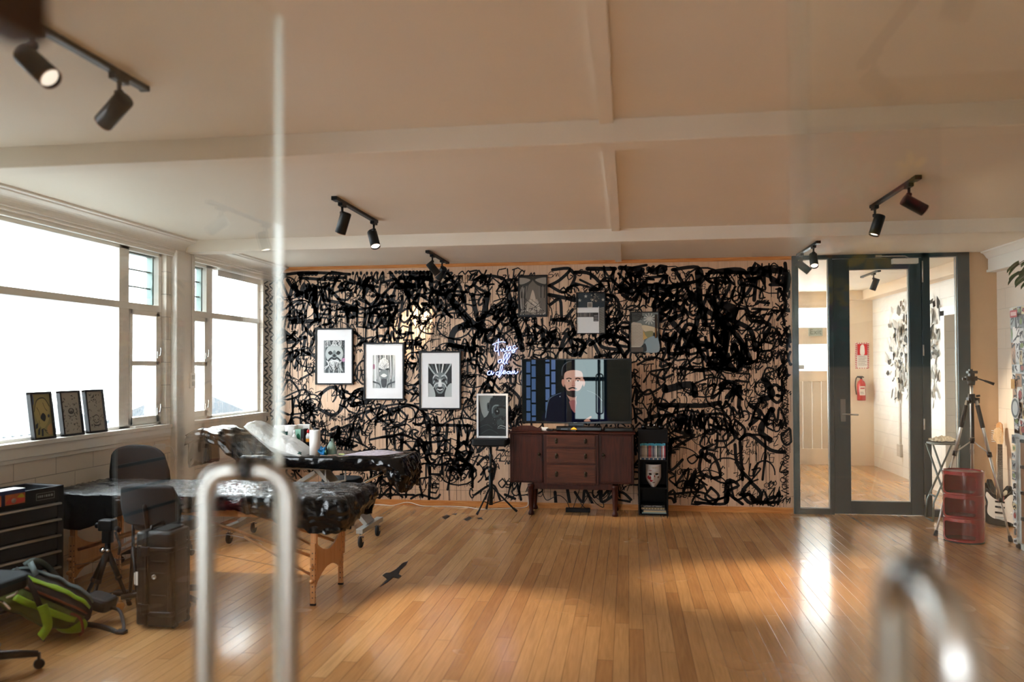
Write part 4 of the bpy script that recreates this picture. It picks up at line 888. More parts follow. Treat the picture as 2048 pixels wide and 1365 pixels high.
ch = framed('white framed dark monochrome portrait of a chimpanzee standing on the black stool', (953, 788), (1016, 877), art_chimp, .02, .03, fm=m_white, Y=8.27)

# ------------------------------------------------------------ pictures leaning on the window sill
def sill_frame(label, pxbl, pxtr, art, loc_y0, loc_y1, z1):
    lean = .13; x_b = WX0+.012; dx = .035
    root = thing('small_framed_picture', label, 'picture', (WX0-.02, (loc_y0+loc_y1)/2, 1.0525), 0, 'small black frames on the window sill')
    hz = z1-1.0525; rot = Matrix.Rotation(-lean, 3, 'Y'); pv = (WX0+.005, 0, 1.0525)
    X1 = WX0+.005; X0 = X1-.032; fw = .016
    f = MB()
    for lo, hi in (((X0, loc_y0, 1.0525), (X1, loc_y0+fw, z1)), ((X0, loc_y1-fw, 1.0525), (X1, loc_y1, z1)), ((X0, loc_y0, 1.0525), (X1, loc_y1, 1.0525+fw)), ((X0, loc_y0, z1-fw), (X1, loc_y1, z1))):
        f.box(lo, hi, rot=rot, piv=pv)
    f.build('frame', m_black, root, bevel=.0015, world=True)
    MB().box((X0+.003, loc_y0+.004, 1.06), (X1-.012, loc_y1-.004, z1-.004), rot=rot, piv=pv).build('backing', m_black, root, world=True)
    P = Vector(pv); o = P+rot@(Vector((X1-.0115, loc_y0+fw, 1.0525+fw))-P); 
    A = Art(o, (0, loc_y1-loc_y0-2*fw, 0), rot@Vector((0, 0, hz-2*fw)), rot@Vector((1, 0, 0)), .00005); art(A); A.build('print', root, world=True)
    # the sheet reads left to right towards +Y seen from the room
    return root
def art_yellow(A):
    A.rect(0, 0, 1, 1, (150, 142, 92)); A.blob([(0, .7), (.12, .8), (.1, 1), (0, 1)], (60, 84, 130)).blob([(.1, .6), (.3, .86), (.7, .9), (.95, .7), (.85, .4), (.5, .2), (.25, .35)], (176, 160, 100))
    A.stroke([(.1, .6), (.3, .86), (.7, .9), (.95, .7)], .03, (60, 62, 50)).blob([(.4, .45), (.55, .56), (.7, .48), (.6, .36)], (34, 40, 50)).disc(.85, .48, .06, .04, (60, 66, 74), 10)
    A.poly([(.1, .3), (.25, .34), (.2, .22), (.08, .2)], (40, 46, 62)).poly([(.2, .18), (.34, .24), (.28, .06), (.16, .06)], (40, 46, 62)).poly([(.38, .18), (.5, .2), (.46, .02), (.36, .02)], (40, 46, 62))
    for p in (((.25, .7), (.35, .6), (.4, .5)), ((.6, .8), (.7, .66), (.8, .6)), ((.5, .2), (.66, .14), (.8, .2)), ((.55, .16), (.7, .08), (.85, .14)), ((.3, .4), (.32, .3))): A.stroke(p, .02, (60, 60, 50))
    A.blob([(.7, .2), (.95, .3), (.95, .06), (.75, .06)], (190, 150, 96))
def art_doodle(seed, skull):
    def fn(A):
        r = random.Random(seed); A.rect(0, 0, 1, 1, (176, 172, 162)); K = (52, 54, 54)
        for i in range(60):
            x, y = r.uniform(.08, .92), r.uniform(.05, .95)
            if abs(x-.5) < .2 and abs(y-(.32 if skull else .55)) < .14: continue
            A.stroke([(x+r.uniform(-.06, .06), y+r.uniform(-.03, .03)) for _ in range(4)], .012, K)
        if skull:
            A.stroke([(.5+.19*math.cos(a*.42), .3+.1*math.sin(a*.42)) for a in range(16)], .02, K); A.disc(.4, .28, .03, .02, K, 8).disc(.6, .28, .03, .02, K, 8).disc(.5, .24, .018, .014, K, 6)
            A.stroke([(.3, .2), (.36, .14), (.64, .14), (.7, .2)], .03, K)
        else:
            A.disc(.5, .55, .17, .075, K, 16).disc(.5, .56, .1, .05, (150, 148, 140), 12).disc(.5, .53, .07, .03, (70, 70, 68), 10).stroke([(.3, .45), (.5, .42), (.7, .45)], .014, K)
    return fn
sill_frame('small black frame with a yellow and navy drawing, nearest the camera on the window sill', None, None, art_yellow, 4.99, 5.20, 1.385)
sill_frame('small black frame with a drawing round a dark oval, middle on the sill', None, None, art_doodle(21, False), 5.28, 5.50, 1.385)
sill_frame('small black frame with a line-drawn skull shape, farthest along the window sill', None, None, art_doodle(33, True), 5.555, 5.77, 1.385)

# ------------------------------------------------------------ neon sign
NE = [[(985,690),(993,686),(1003,684),(1011,685)], [(997,678),(996,690),(996,700),(998,712)], [(991,690),(989,700),(991,703),(995,701)],
 [(1001,698),(1003,703),(1007,698),(1008,703),(1012,702),(1014,692)], [(1020,693),(1015,697),(1016,702),(1020,700),(1021,693),(1023,702),(1027,698)], [(1031,692),(1027,692),(1026,696),(1030,701),(1027,706),(1024,704),(1030,700),(1035,696)],
 [(1002,719),(997,721),(997,726),(1002,725),(1003,719),(1005,726),(1008,722),(1013,711),(1012,706),(1008,712),(1007,726),(1010,729)], [(1010,727),(1015,720),(1020,711),(1019,706),(1015,712),(1013,725),(1015,728)],
 [(980,742),(975,745),(976,750),(981,749),(983,742),(984,750),(988,745)], [(997,744),(992,746),(993,750),(998,750),(1003,742),(1005,732),(1002,732),(999,745),(998,755),(1003,748),(1006,744)],
 [(1006,747),(1011,743),(1008,742),(1006,747),(1009,748),(1013,745)], [(1019,743),(1014,745),(1015,748),(1019,747),(1020,743),(1021,748)], [(1022,749),(1025,743),(1026,748),(1029,742),(1030,748),(1034,746),(1036,743)]]
nr = thing('neon_sign', 'pale blue-violet neon script sign reading it was all a dream', 'sign', (-1.35, WYB, 1.4))
m_neon = mat('neon_glow', (0, 0, 0), .4, emit=lin((.62, .70, 1.0)), es=1.9)
n = MB()
for q in NE: n.tube(spline([at(a, b, WYB-.035) for a, b in q], 5), .0042, 8)
n.build('neon_tube', m_neon, nr, world=True)
n = MB()
for q in NE: n.tube([p+Vector((.004, .026, -.002)) for p in spline([at(a, b, WYB-.035) for a, b in q], 4)], .0045, 6)
n.build('tube_backing', mat('indigo_plastic', rgb(30, 34, 110), .3), nr, world=True)
n = MB()
for a, b in ((996, 690), (1020, 700), (1003, 720), (980, 746), (1025, 746)):
    p = at(a, b, WYB-.035); MB().cyl(p+Vector((0, .005, 0)), (p.x, WYB, p.z), .003, n=6).build('wall_peg', m_black, nr, world=True)
n.tube([at(1040, 738, WYB-.01), at(1043, 760, WYB-.01), at(1040, 800, WYB-.01), at(1042, 850, WYB-.01)], .0025, 6)
n.build('mounting_wire', m_black, nr, world=True)

# ------------------------------------------------------------ track lights
WARM = (1.0, .80, .58)
def track_light(label, X, y0, y1, heads, power=170):
    root = thing('track_light', label, 'light', (X, (y0+y1)/2, H), 0, 'black ceiling track lights')
    r = MB().box((X-.018, y0, H-.020), (X+.018, y1, H)).box((X-.02, y0-.03, H-.026), (X+.02, y0+.05, H)).box((X-.02, y1-.012, H-.023), (X+.02, y1+.003, H))
    r.build('track_rail', m_blackm, root, bevel=.002, world=True)
    for i, (py, d, lit) in enumerate(heads):
        d = Vector(d).normalized(); P = Vector((X, py, H-.075)); L = .15
        MB().box((X-.016, py-.045, H-.042), (X+.016, py+.045, H-.018)).build('track_adapter', m_blackm, root, bevel=.003, world=True)
        st = MB().cyl((X, py, H-.04), (X, py, H-.085), .0085, n=12); st.cyl((X-.014, py, H-.085), (X+.014, py, H-.085), .012, n=12)
        c0 = Vector((X, py, H-.092))-d*.02
        c0 = c0 + (Vector((0, 0, -1))+d*d.z).normalized()*.034 if abs(d.z) < .98 else c0
        st.cyl((X, py, H-.085), c0+d*.035, .008, n=8); st.build('stem', m_blackm, root, world=True)
        hd = MB().lathe([(.006, 0), (.034, 0), (.0365, .003), (.0375, .01), (.0375, L), (.0345, L), (.0335, L-.018), (.006, L-.019)], c0, 28, axis=d)
        h = hd.build('lamp_head', m_blackm, root, world=True)
        e = {0: 2.0, 1: 7, 2: .62}[lit]
        MB().lathe([(.002, 0), (.033, 0), (.033, .003), (.002, .003)], c0+d*(L-.016), 24, axis=d).build('lens', mat('lamp_lens_%d' % lit, (.8, .75, .7), .3, emit=(1, .86, .72), es=e), h, world=True)
        MB().lathe([(.0345, 0), (.0376, 0), (.0376, .004), (.0345, .004)], c0+d*(L-.003), 28, axis=d, closed=True).build('rim', mat('lamp_rim', rgb(190, 160, 140), .3, metal=.6), h, world=True)
        ld = bpy.data.lights.new('spot_lamp', 'SPOT'); ld.energy = power; ld.color = WARM; ld.spot_size = math.radians(38); ld.spot_blend = .8; ld.shadow_soft_size = .02
        lo = bpy.data.objects.new('spot_lamp', ld); C.objects.link(lo); lo.location = c0+d*(L+.008); lo.rotation_euler = d.to_track_quat('-Z', 'Y').to_euler()
    return root
track_light('black track light with two spotlights at the top left, nearest the camera', -1.95, 2.20, 3.03, [(2.40, (.8, -.1, -.68), 2), (2.86, (-.85, .3, -.55), 0)])
track_light('black track light with two spotlights over the left side in the middle of the room', -1.95, 5.20, 6.08, [(5.33, (-.35, .18, -.9), 0), (6.03, (.35, -.42, -.9), 1)])
track_light('black track light crossing its two spotlights in front of the graffiti wall at left', -1.95, 7.75, 8.62, [(7.93, (.62, .25, -.8), 0), (8.36, (-.42, .42, -.55), 0)], 90)
track_light('black track light with two spotlights over the right side in front of the glass partition', 1.75, 5.18, 6.08, [(6.02, (-.32, -.06, -.95), 1), (5.32, (.85, .05, -.5), 1)])
track_light('black track light with two spotlights above the left edge of the glass partition', 1.75, 7.75, 8.62, [(8.47, (.75, -.1, -.66), 0), (7.93, (-.05, -.6, -.8), 0)])
track_light('black track light in the lobby, seen mirrored in the right glass door', .89, -2.0, -.75, [(-1.87, (.75, -.3, -.5), 0), (-1.1, (-.25, -.35, -.85), 0)], 20)
track_light('pale track spotlight in the hall behind the partition', 3.0, 10.2, 10.9, [(10.4, (-.3, .2, -.9), 1)], 40)
V = Vector
# ------------------------------------------------------------ sideboard
sb = thing('sideboard', 'dark mahogany sideboard on turned legs with three central drawers, under the television', 'cabinet', (-.58, 8.55, 0))
yf, yb = 8.345, 8.755
MB().box((-1.225, yf+.012, .335), (.06, yb, .845)).box((-.865, yf-.012, .318), (-.30, yf+.02, .845)).build('carcass', m_mahog, sb, bevel=.004, world=True)
t = MB().box((-1.24, yf-.01, .845), (-.865, yb, .865)).box((-.30, yf-.01, .845), (.075, yb, .865)).box((-.872, yf-.028, .850), (-.293, yb, .872))
t.build('top_board', m_mahog, sb, bevel=.006, world=True, seg=3)
for x0, x1 in ((-1.195, -.885), (-.28, .035)):
    d = MB().box((x0, yf-.004, .352), (x1, yf+.014, .832))
    d.box((x0, yf-.008, .352), (x0+.012, yf, .832)).box((x1-.012, yf-.008, .352), (x1, yf, .832)).box((x0, yf-.008, .352), (x1, yf, .362)).box((x0, yf-.008, .822), (x1, yf, .832))
    dd = d.build('door', m_mahog, sb, bevel=.002, world=True)
    hx = x1-.03 if x0 < -1 else x0+.03
    h = MB().lathe([(.004, 0), (.017, 0), (.017, .003), (.006, .008), (.011, .016), (.012, .022), (.006, .026)], (hx, yf-.004, .635), 16, axis=(0, -1, 0))
    h.box((hx-.007, yf-.012, .60), (hx+.007, yf-.004, .63)).build('door_knob', mat('dark_brass', rgb(54, 46, 34), .35, metal=.8), dd, world=True)
for z0, z1 in ((.712, .838), (.545, .694), (.338, .527)):
    d = MB().box((-.835, yf-.024, z0), (-.330, yf-.010, z1)).box((-.825, yf-.027, z0+.010), (-.340, yf-.022, z1-.010))
    dd = d.build('drawer', m_mahog2, sb, bevel=.002, world=True)
    for x in (-.733, -.432):
        zc = (z0+z1)/2
        h = MB().lathe([(.003, 0), (.016, 0), (.014, .004), (.006, .008)], (x, yf-.027, zc+.014), 14, axis=(0, -1, 0)).lathe([(.003, 0), (.012, 0), (.010, .004)], (x, yf-.027, zc-.012), 14, axis=(0, -1, 0))
        h.tube([V((x+.014*math.cos(a*PI/6), yf-.037, zc-.006+.02*math.sin(a*PI/6))) for a in range(12)], .003, 6, closed=True)
        h.build('drawer_pull', MATS['dark_brass'], dd, world=True)
for x in (-1.005, -.135):
    for y in (yf+.03, yb-.04):
        prof = [(.014, 0), (.030, .0), (.034, .015), (.028, .035), (.020, .05), (.024, .08), (.027, .14), (.031, .20), (.034, .25), (.028, .27), (.036, .285), (.036, .318)]
        MB().lathe(prof, (x, y, 0), 12).build('leg', m_mahog, sb, world=True)
MB().box((-.98, yf+.02, .27), (-.16, yf+.04, .335)).build('apron', m_mahog, sb, bevel=.003, world=True)
# things on the sideboard
tr = thing('wooden_tray', 'mahogany raised tray with a shaped edge at the left end of the sideboard top', 'tray', (-1.06, 8.5, .865))
MB().box((-1.215, 8.42, .865), (-.90, 8.62, .872)).prism([(-1.215, .872), (-.90, .872), (-.90, .895), (-.95, .905), (-1.0, .925), (-1.12, .925), (-1.17, .905), (-1.215, .90)], (0, 8.43, 0), (1, 0, 0), (0, 0, 1), (0, 1, 0), .014).box((-1.215, 8.44, .872), (-1.205, 8.62, .90)).box((-.91, 8.44, .872), (-.90, 8.62, .90)).build('tray_body', m_mahog, tr, bevel=.002, world=True)
ad = thing('white_gadget', 'small white box with a dark lead, left of the soundbar on the sideboard', 'electronics', (-.86, 8.44, .8655))
MB().rbox((-.905, 8.44, .8725), (-.83, 8.50, .905), .008).build('gadget_body', m_white, ad, world=True)
MB().rbox((-.84, 8.385, .873), (-.775, 8.43, .888), .006).tube(spline([(-.85, 8.43, .88), (-.83, 8.40, .895), (-.80, 8.41, .885), (-.77, 8.44, .89)], 5), .004, 6).build('gadget_lead', m_black, ad, world=True)
s_ = thing('soundbar', 'low black soundbar on the sideboard in front of the television', 'speaker', (-.42, 8.40, .872))
MB().rbox((-.74, 8.37, .8725), (-.27, 8.44, .925), .012, ax=0).build('speaker_body', m_blackg, s_, world=True)
MB().box((-.69, 8.3692, .888), (-.62, 8.3698, .902)).build('display', mat('dim_display', rgb(30, 34, 38), .3, emit=(.5, .6, .7), es=.05), s_, world=True)
cl = thing('small_lamp_toy', 'small black ornament with a glowing amber triangle, in front of the soundbar', 'ornament', (-.555, 8.34, .872))
MB().rbox((-.585, 8.33, .8725), (-.525, 8.36, .895), .01).build('ornament_base', m_blackg, cl, world=True)
MB().prism([(-.587, .893), (-.523, .893), (-.53, .903), (-.555, .918), (-.58, .903)], (0, 8.335, 0), (1, 0, 0), (0, 0, 1), (0, 1, 0), .02).build('amber_light', mat('amber_glow', rgb(230, 150, 40), .4, emit=rgb(250, 160, 40), es=.7), cl, world=True)
bx = thing('set_top_box', 'flat black box under the right half of the television', 'electronics', (-.1, 8.52, .866))
MB().rbox((-.24, 8.45, .8665), (.05, 8.62, .905), .006, ax=0).build('box_body', m_blackg, bx, world=True)

# television
tv = thing('television', 'large black flat television showing a bearded man in a dark jacket, on the sideboard', 'television', (-.535, 8.5, .873))
x0, x1, z0, z1 = -1.115, .043, .945, 1.63; yt = 8.47
MB().rbox((x0, yt, z0), (x1, yt+.022, z1), .008, ax=1).rbox((x0+.08, yt+.02, z0+.06), (x1-.08, yt+.05, z1-.2), .01, ax=1).build('television_body', m_blackg, tv, world=True)
MB().box((-.62, yt+.01, .885), (-.46, yt+.03, .95)).rbox((-.80, yt-.02, .8735), (-.27, yt+.16, .887), .03).build('stand_base', m_blackg, tv, world=True)
sx0, sx1, sz0, sz1 = x0+.012, x1-.012, .972, z1-.012
def screen_mat(name, c, e):
    # lit pixels behind a smooth glass face: emission plus a weak mirror
    m = bpy.data.materials.new(name); m.use_nodes = True; nt = m.node_tree; nt.nodes.clear(); N = nt.nodes.new; L = nt.links.new
    o = N('ShaderNodeOutputMaterial'); a_ = N('ShaderNodeAddShader'); em = N('ShaderNodeEmission'); g = N('ShaderNodeBsdfGlossy')
    em.inputs[0].default_value = (*c, 1); em.inputs[1].default_value = e; g.inputs[0].default_value = (.021, .025, .024, 1); g.inputs['Roughness'].default_value = 0
    L(em.outputs[0], a_.inputs[0]); L(g.outputs[0], a_.inputs[1]); L(a_.outputs[0], o.inputs[0]); return m
m_scr = screen_mat('screen_glass', (.01, .012, .014), .1)
MB().box((sx0, yt-.0008, sz0), (sx1, yt+.002, sz1)).build('screen', m_scr, tv, world=True)
SW, SH = sx1-sx0, sz1-sz0
class Screen(Art):
    def col(s, c):
        k = ('scr', c)
        if k not in PAL: PAL[k] = screen_mat('screen_%02x%02x%02x' % c, rgb(*c), .42)
        return PAL[k]
A = Screen((sx0, yt-.0012, sz0), (SW, 0, 0), (0, 0, SH), (0, -1, 0), .0001)
A.rect(0, 0, 1, 1, (6, 14, 20)); A.rect(.13, 0, .2, 1, (4, 8, 12)).rect(.32, 0, .56, 1, (9, 17, 22)).rect(.78, 0, 1, 1, (10, 14, 17))
for cx, off, cs in ((.035, .05, ((44, 82, 108), (60, 100, 130))), (.085, .12, ((60, 108, 140), (84, 128, 160))), (.215, .08, ((92, 120, 160), (110, 140, 180))), (.27, .0, ((104, 128, 170), (126, 148, 186)))):
    y = -off
    i = 0
    while y < 1:
        if cx < .2 or y > .0: A.rect(cx, max(y, 0), cx+.038, min(y+.18, 1), (66+int(cx*90), 92+int(cx*80), 130+int(cx*100)))
        y += .21; i += 1
# figure: jacket, neck, head, hair, beard
A.blob([(.215, 0), (.22, .18), (.25, .38), (.36, .47), (.44, .5), (.6, .5), (.68, .42), (.75, .3), (.78, .1), (.76, 0)], (12, 14, 34))
A.stroke([(.215, .05), (.225, .2), (.255, .37), (.36, .46)], .007, (90, 110, 130)).stroke([(.6, .5), (.68, .44), (.74, .33)], .006, (120, 126, 130))
A.blob([(.4, .5), (.44, .34), (.48, .16), (.52, .12), (.5, .36), (.52, .5)], (176, 128, 112)).blob([(.43, .3), (.48, .14), (.5, .2), (.49, .34)], (150, 92, 90))
A.poly([(.40, .5), (.43, .33), (.47, .1), (.44, 0), (.38, 0), (.36, .3)], (14, 16, 30)).poly([(.53, .5), (.5, .26), (.49, .1), (.52, 0), (.6, 0), (.58, .4)], (14, 16, 30))
A.blob([(.366, .68), (.368, .84), (.40, .945), (.47, .985), (.55, .965), (.59, .86), (.584, .7)], (24, 22, 26)).stroke([(.368, .74), (.374, .87), (.41, .95), (.46, .98)], .006, (90, 96, 104))
A.blob([(.388, .72), (.405, .80), (.47, .83), (.545, .81), (.564, .72), (.56, .56), (.51, .45), (.47, .43), (.42, .46), (.395, .56)], (206, 158, 138))
A.blob([(.372, .68), (.366, .62), (.384, .56), (.392, .66)], (196, 140, 120)).blob([(.572, .68), (.584, .62), (.57, .56), (.562, .66)], (206, 150, 130))
A.blob([(.395, .6), (.41, .52), (.43, .49), (.47, .505), (.51, .49), (.54, .52), (.562, .6), (.55, .5), (.5, .40), (.46, .39), (.41, .44)], (44, 34, 34)).stroke([(.43, .52), (.468, .545), (.505, .52)], .022, (50, 38, 38)).stroke([(.445, .5), (.47, .503), (.493, .5)], .012, (176, 110, 104))
for s in (-1, 1):
    A.stroke([(.475+s*.018, .685), (.475+s*.04, .70), (.475+s*.066, .685)], .016, (40, 32, 32)).blob([(.475+s*.022, .655), (.475+s*.042, .665), (.475+s*.06, .652), (.475+s*.042, .645)], (240, 226, 216)).disc(.475+s*.042, .655, .008, .012, (36, 28, 28), 8)
A.blob([(.468, .66), (.482, .66), (.492, .58), (.475, .565), (.458, .58)], (190, 136, 118)).stroke([(.46, .58), (.475, .572), (.49, .58)], .008, (130, 84, 76))
A.blob([(.57, 0), (.6, .05), (.635, .085), (.64, .06), (.62, .03), (.63, 0)], (190, 140, 120)).disc(.35, .4, .006, .01, (160, 170, 180), 6)
A.build('screen_picture', tv, world=True)
text_mesh('brand_lettering', 'SONY', .016, flat((170, 176, 180)), tv, (-.545, yt-.0012, .958), ROT_FRONT, .0004)

# ------------------------------------------------------------ stool stand with the chimp frame
st = thing('tripod_stool', 'black drum stool on a tripod, carrying the white framed portrait left of the sideboard', 'stool', (-1.40, 8.3, 0))
MB().rbox((-1.60, 8.17, .725), (-1.235, 8.46, .7985), .03, 4).build('seat', m_fabric if 0 else mat('black_vinyl', rgb(18, 20, 22), .5, spec=.25), st, world=True)
MB().cyl((-1.425, 8.33, .10), (-1.425, 8.33, .46), .021).cyl((-1.425, 8.33, .40), (-1.425, 8.33, .72), .014).box((-1.50, 8.26, .712), (-1.35, 8.40, .726)).lathe([(.02, 0), (.03, .0), (.03, .05), (.02, .05)], (-1.425, 8.33, .44), 14).build('pole', m_blackm, st, world=True)
tips = []
for e in ((-1.556, 8.225, 0), (-1.17, 8.47, 0), (-1.52, 8.60, 0)):
    e = V(e); c = V((-1.425, 8.33, .30)); d = (e-c)
    MB().tube([c+V((0, 0, 0)), c+d*.9+V((0, 0, .006)), e+V((0, 0, .014))], .0095, 8).tube([V((-1.425, 8.33, .105)), c+d*.52], .005, 6).build('leg', m_blackm, st, world=True)
    MB().tube([c+d*.88+V((0, 0, .010)), e+V((0, 0, .013))], .013, 8).build('rubber_foot', m_rubber, st, world=True)
ch.location.z += 0

# ------------------------------------------------------------ black media tower
sh = thing('shelf_tower', 'narrow black media shelf tower to the right of the sideboard', 'shelf', (.258, 8.62, 0))
X0, X1, Y0, Y1 = .106, .410, 8.49, 8.755; m_shelf = mat('black_laminate', rgb(12, 13, 15), .5, spec=.25)
b = MB().box((X0, Y0, 0), (X0+.014, Y1, .886)).box((X1-.014, Y0, 0), (X1, Y1, .886)).box((X0, Y1-.01, 0), (X1, Y1, .886))
b.build('side_panel', m_shelf, sh, bevel=.001, world=True)
for z in (.0, .272, .560, .752, .872): MB().box((X0+.014, Y0, z), (X1-.014, Y1-.01, z+.014)).build('shelf_board', m_shelf, sh, world=True)
MB().box((X0+.014, Y0+.004, .766), (X1-.014, Y0+.012, .872)).build('front_panel', m_shelf, sh, world=True)
gp = thing('game_controller', 'black controller with two shiny sticks on top of the shelf tower', 'controller', (.26, 8.58, .8865))
g = MB().rbox((.15, 8.54, .887), (.36, 8.64, .915), .03).ball((.17, 8.56, .912), .032, sc=(1, 1, .8)).ball((.34, 8.56, .912), .032, sc=(1, 1, .8)); g.build('controller_body', m_blackg, gp, world=True)
for tx_ in (.215, .275): MB().cyl((tx_, 8.57, .91), (tx_, 8.57, .94), .010).build('thumb_stick', m_chrome, gp, world=True)
CC = [(60, 60, 66), (120, 108, 98), (150, 140, 116), (166, 156, 140), (170, 164, 140), (60, 60, 70), (150, 50, 44), (140, 44, 52), (120, 110, 110), (56, 60, 80), (120, 120, 120), (190, 190, 186), (40, 60, 50), (90, 92, 90), (70, 90, 110), (130, 80, 74), (200, 200, 200), (150, 50, 64)]
names = ['black', 'brown', 'sand', 'cream', 'pale yellow', 'charcoal', 'red', 'dark red', 'grey', 'navy', 'silver', 'white', 'green', 'slate', 'blue-grey', 'rust', 'bright white', 'crimson']
xx = X0+.018
for i, c in enumerate(CC):
    w = .0142; hh = .171 if i % 5 else .165
    dv = thing('disc_case', '%s-spined disc case, number %d from the left in the shelf tower row' % (names[i], i+1), 'disc case', (xx+w/2, 8.56, .574), 0, 'disc cases in the shelf tower')
    MB().box((xx, 8.497, .5745), (xx+w-.0008, 8.63, .574+hh)).build('case', mat('case_%d' % i, rgb(*c), .4), dv, world=True)
    a = Art((xx, 8.4966, .5745), (w-.0008, 0, 0), (0, 0, hh), (0, -1, 0), .0001)
    a.rect(0, .86, 1, 1, (54, 150, 176)).rect(.2, .12, .8, .16, (200, 200, 200)).rect(.3, .3, .7, .7, tuple(min(255, q+50) for q in c)).rect(0, 0, 1, .1, (40, 80, 110) if i % 3 else (190, 186, 176)); a.build('spine_print', dv, world=True)
    xx += w+.0003
# mask
mk = thing('face_mask', 'white face mask with red paint streaks standing in the shelf tower', 'mask', (.262, 8.53, .287))
def mask_fn(u, v):
    x = (u-.5)*2; z = (v-.5)*2
    w = .080*(1 if z > -.1 else max(.36, 1-((-.1-z)/.9)**1.6*.7)); y = -.06*(1-x*x*.85)*(1-.25*z*z)
    y -= .028*math.exp(-(x/.16)**2)*max(0, 1-abs(z+.12)/.36)                       # nose
    y += .020*math.exp(-((abs(x)-.42)/.17)**2-((z-.16)/.11)**2)                    # eye hollows
    y -= .010*math.exp(-(x/.3)**2-((z+.58)/.07)**2)                                # lips
    y -= .010*math.exp(-((z-.34)/.1)**2)*(1-x*x)
    return V((.262+x*w, 8.56+y, .405+z*.116))
MB().grid(mask_fn, 28, 34).build('mask_shell', mat('mask_white', rgb(196, 190, 184), .4), mk, world=True, solid=.003)
a = MB()
def mpatch(pts, c, k=1):
    P = [mask_fn(u, v)+V((0, -.0012*k, 0)) for u, v in pts]; a.add(P, [tuple(range(len(P)))], flat(c))
def mblob(cx, cy, rx, ry, c, n=12, k=1):
    # fan following the surface
    P = [mask_fn(cx, cy)+V((0, -.0016*k, 0))]+[mask_fn(cx+rx*math.cos(2*PI*i/n), cy+ry*math.sin(2*PI*i/n))+V((0, -.0014*k, 0)) for i in range(n)]
    MB().add(P, [(0, 1+i, 1+(i+1) % n) for i in range(n)], flat(c)).build('eye_hole' if c[0] < 20 else 'paint_mark', None, mk, world=True)
mblob(.29, .58, .10, .045, (10, 8, 8)); mblob(.71, .58, .10, .045, (10, 8, 8)); mblob(.5, .21, .13, .018, (60, 20, 24))
mblob(.22, .42, .12, .1, (140, 16, 26)); mblob(.3, .28, .1, .05, (150, 20, 30)); mblob(.42, .3, .06, .02, (160, 30, 40)); mblob(.8, .44, .06, .05, (120, 96, 84)); mblob(.56, .5, .04, .04, (150, 40, 40)); mblob(.3, .74, .1, .012, (150, 30, 36))
for i in range(6): mblob(.42+.06*i, .86, .014, .03, (150, 120, 50)); 
MB().cyl((.262, 8.60, .2875), (.262, 8.60, .36), .02).box((.22, 8.55, .2865), (.30, 8.64, .292)).build('mask_stand', m_blackg, mk, world=True)
# magazines lying in the bottom compartment
zz = .0145
for i, (h_, c, xa, xb, lab) in enumerate(((.012, (140, 170, 172), .14, .39, 'pale blue magazine at the bottom of the stack'), (.016, (196, 178, 140), .155, .388, 'cream paper-edged book second from the bottom of the stack'), (.010, (120, 120, 120), .16, .38, 'thin grey book in the middle of the stack'), (.018, (170, 150, 110), .135, .37, 'tan patterned book second from the top of the stack'), (.026, (16, 16, 18), .13, .375, 'black book with LATINO LETTERING on the spine, topmost of the stack'))):
    bk = thing('book', lab+' in the shelf tower', 'book', ((xa+xb)/2, 8.6, zz), 0, 'books lying in the shelf tower')
    MB().box((xa, 8.505, zz+.0005), (xb, 8.70, zz+h_)).build('book_body', flat(c), bk, bevel=.001, world=True)
    if i == 4: text_mesh('spine_lettering', 'LATINO LETTERING', .021, flat((200, 200, 196)), bk, ((xa+xb)/2, 8.5045, zz+h_*.5), ROT_FRONT, .0002)
    if i == 3:
        a = Art((xa, 8.5045, zz), (xb-xa, 0, 0), (0, 0, h_), (0, -1, 0), .0001)
        for q in range(22): a.rect(.05+.042*q, .2, .05+.042*q+.02, .75, ((70, 60, 50), (230, 220, 200), (40, 40, 40))[q % 3])
        a.build('spine_print', bk, world=True)
    zz += h_+.0012

# ------------------------------------------------------------ cables and scraps on the floor
cb = thing('extension_lead', 'thin white cable running along the foot of the graffiti wall', 'cable', (-2, 8.7, 0))
MB().tube(spline([(-3.05, 8.70, .005), (-2.76, 8.735, .005), (-2.6, 8.70, .006), (-2.48, 8.75, .03), (-2.40, 8.752, .03), (-2.25, 8.71, .006), (-1.97, 8.735, .005), (-1.74, 8.69, .005), (-1.60, 8.60, .005), (-1.45, 8.62, .005), (-1.24, 8.70, .006), (-1.10, 8.735, .02), (-1.08, 8.745, .10), (-1.07, 8.755, .2)], 6), .0042, 8).build('cable', m_cream, cb, world=True)
cb = thing('power_strip', 'black power strip with tangled black cables under the sideboard', 'cable', (-.55, 8.6, 0))
c = MB().rbox((-.66, 8.55, .0005), (-.40, 8.62, .042), .008, ax=0)
for pts in ([(-.62, 8.58, .04), (-.66, 8.60, .12), (-.75, 8.66, .16), (-.88, 8.7, .1), (-.93, 8.72, .25), (-.9, 8.74, .4)], [(-.5, 8.58, .04), (-.44, 8.6, .14), (-.4, 8.65, .2), (-.3, 8.68, .12), (-.2, 8.7, .2), (-.18, 8.74, .35)], [(-.45, 8.58, .04), (-.5, 8.6, .1), (-.42, 8.62, .17), (-.33, 8.63, .08), (-.26, 8.66, .05), (-.3, 8.7, .2), (-.35, 8.74, .35)], [(-.58, 8.58, .04), (-.55, 8.6, .13), (-.52, 8.66, .22), (-.5, 8.74, .35)]):
    c.tube(spline(pts, 6), .0045, 6)
c.build('strip_and_cables', m_black, cb, world=True)
bd = thing('bird_cutout', 'flat black bird-shaped piece lying on the floorboards in front of the massage table', 'cut-out', (-1.73, 5.85, 0))
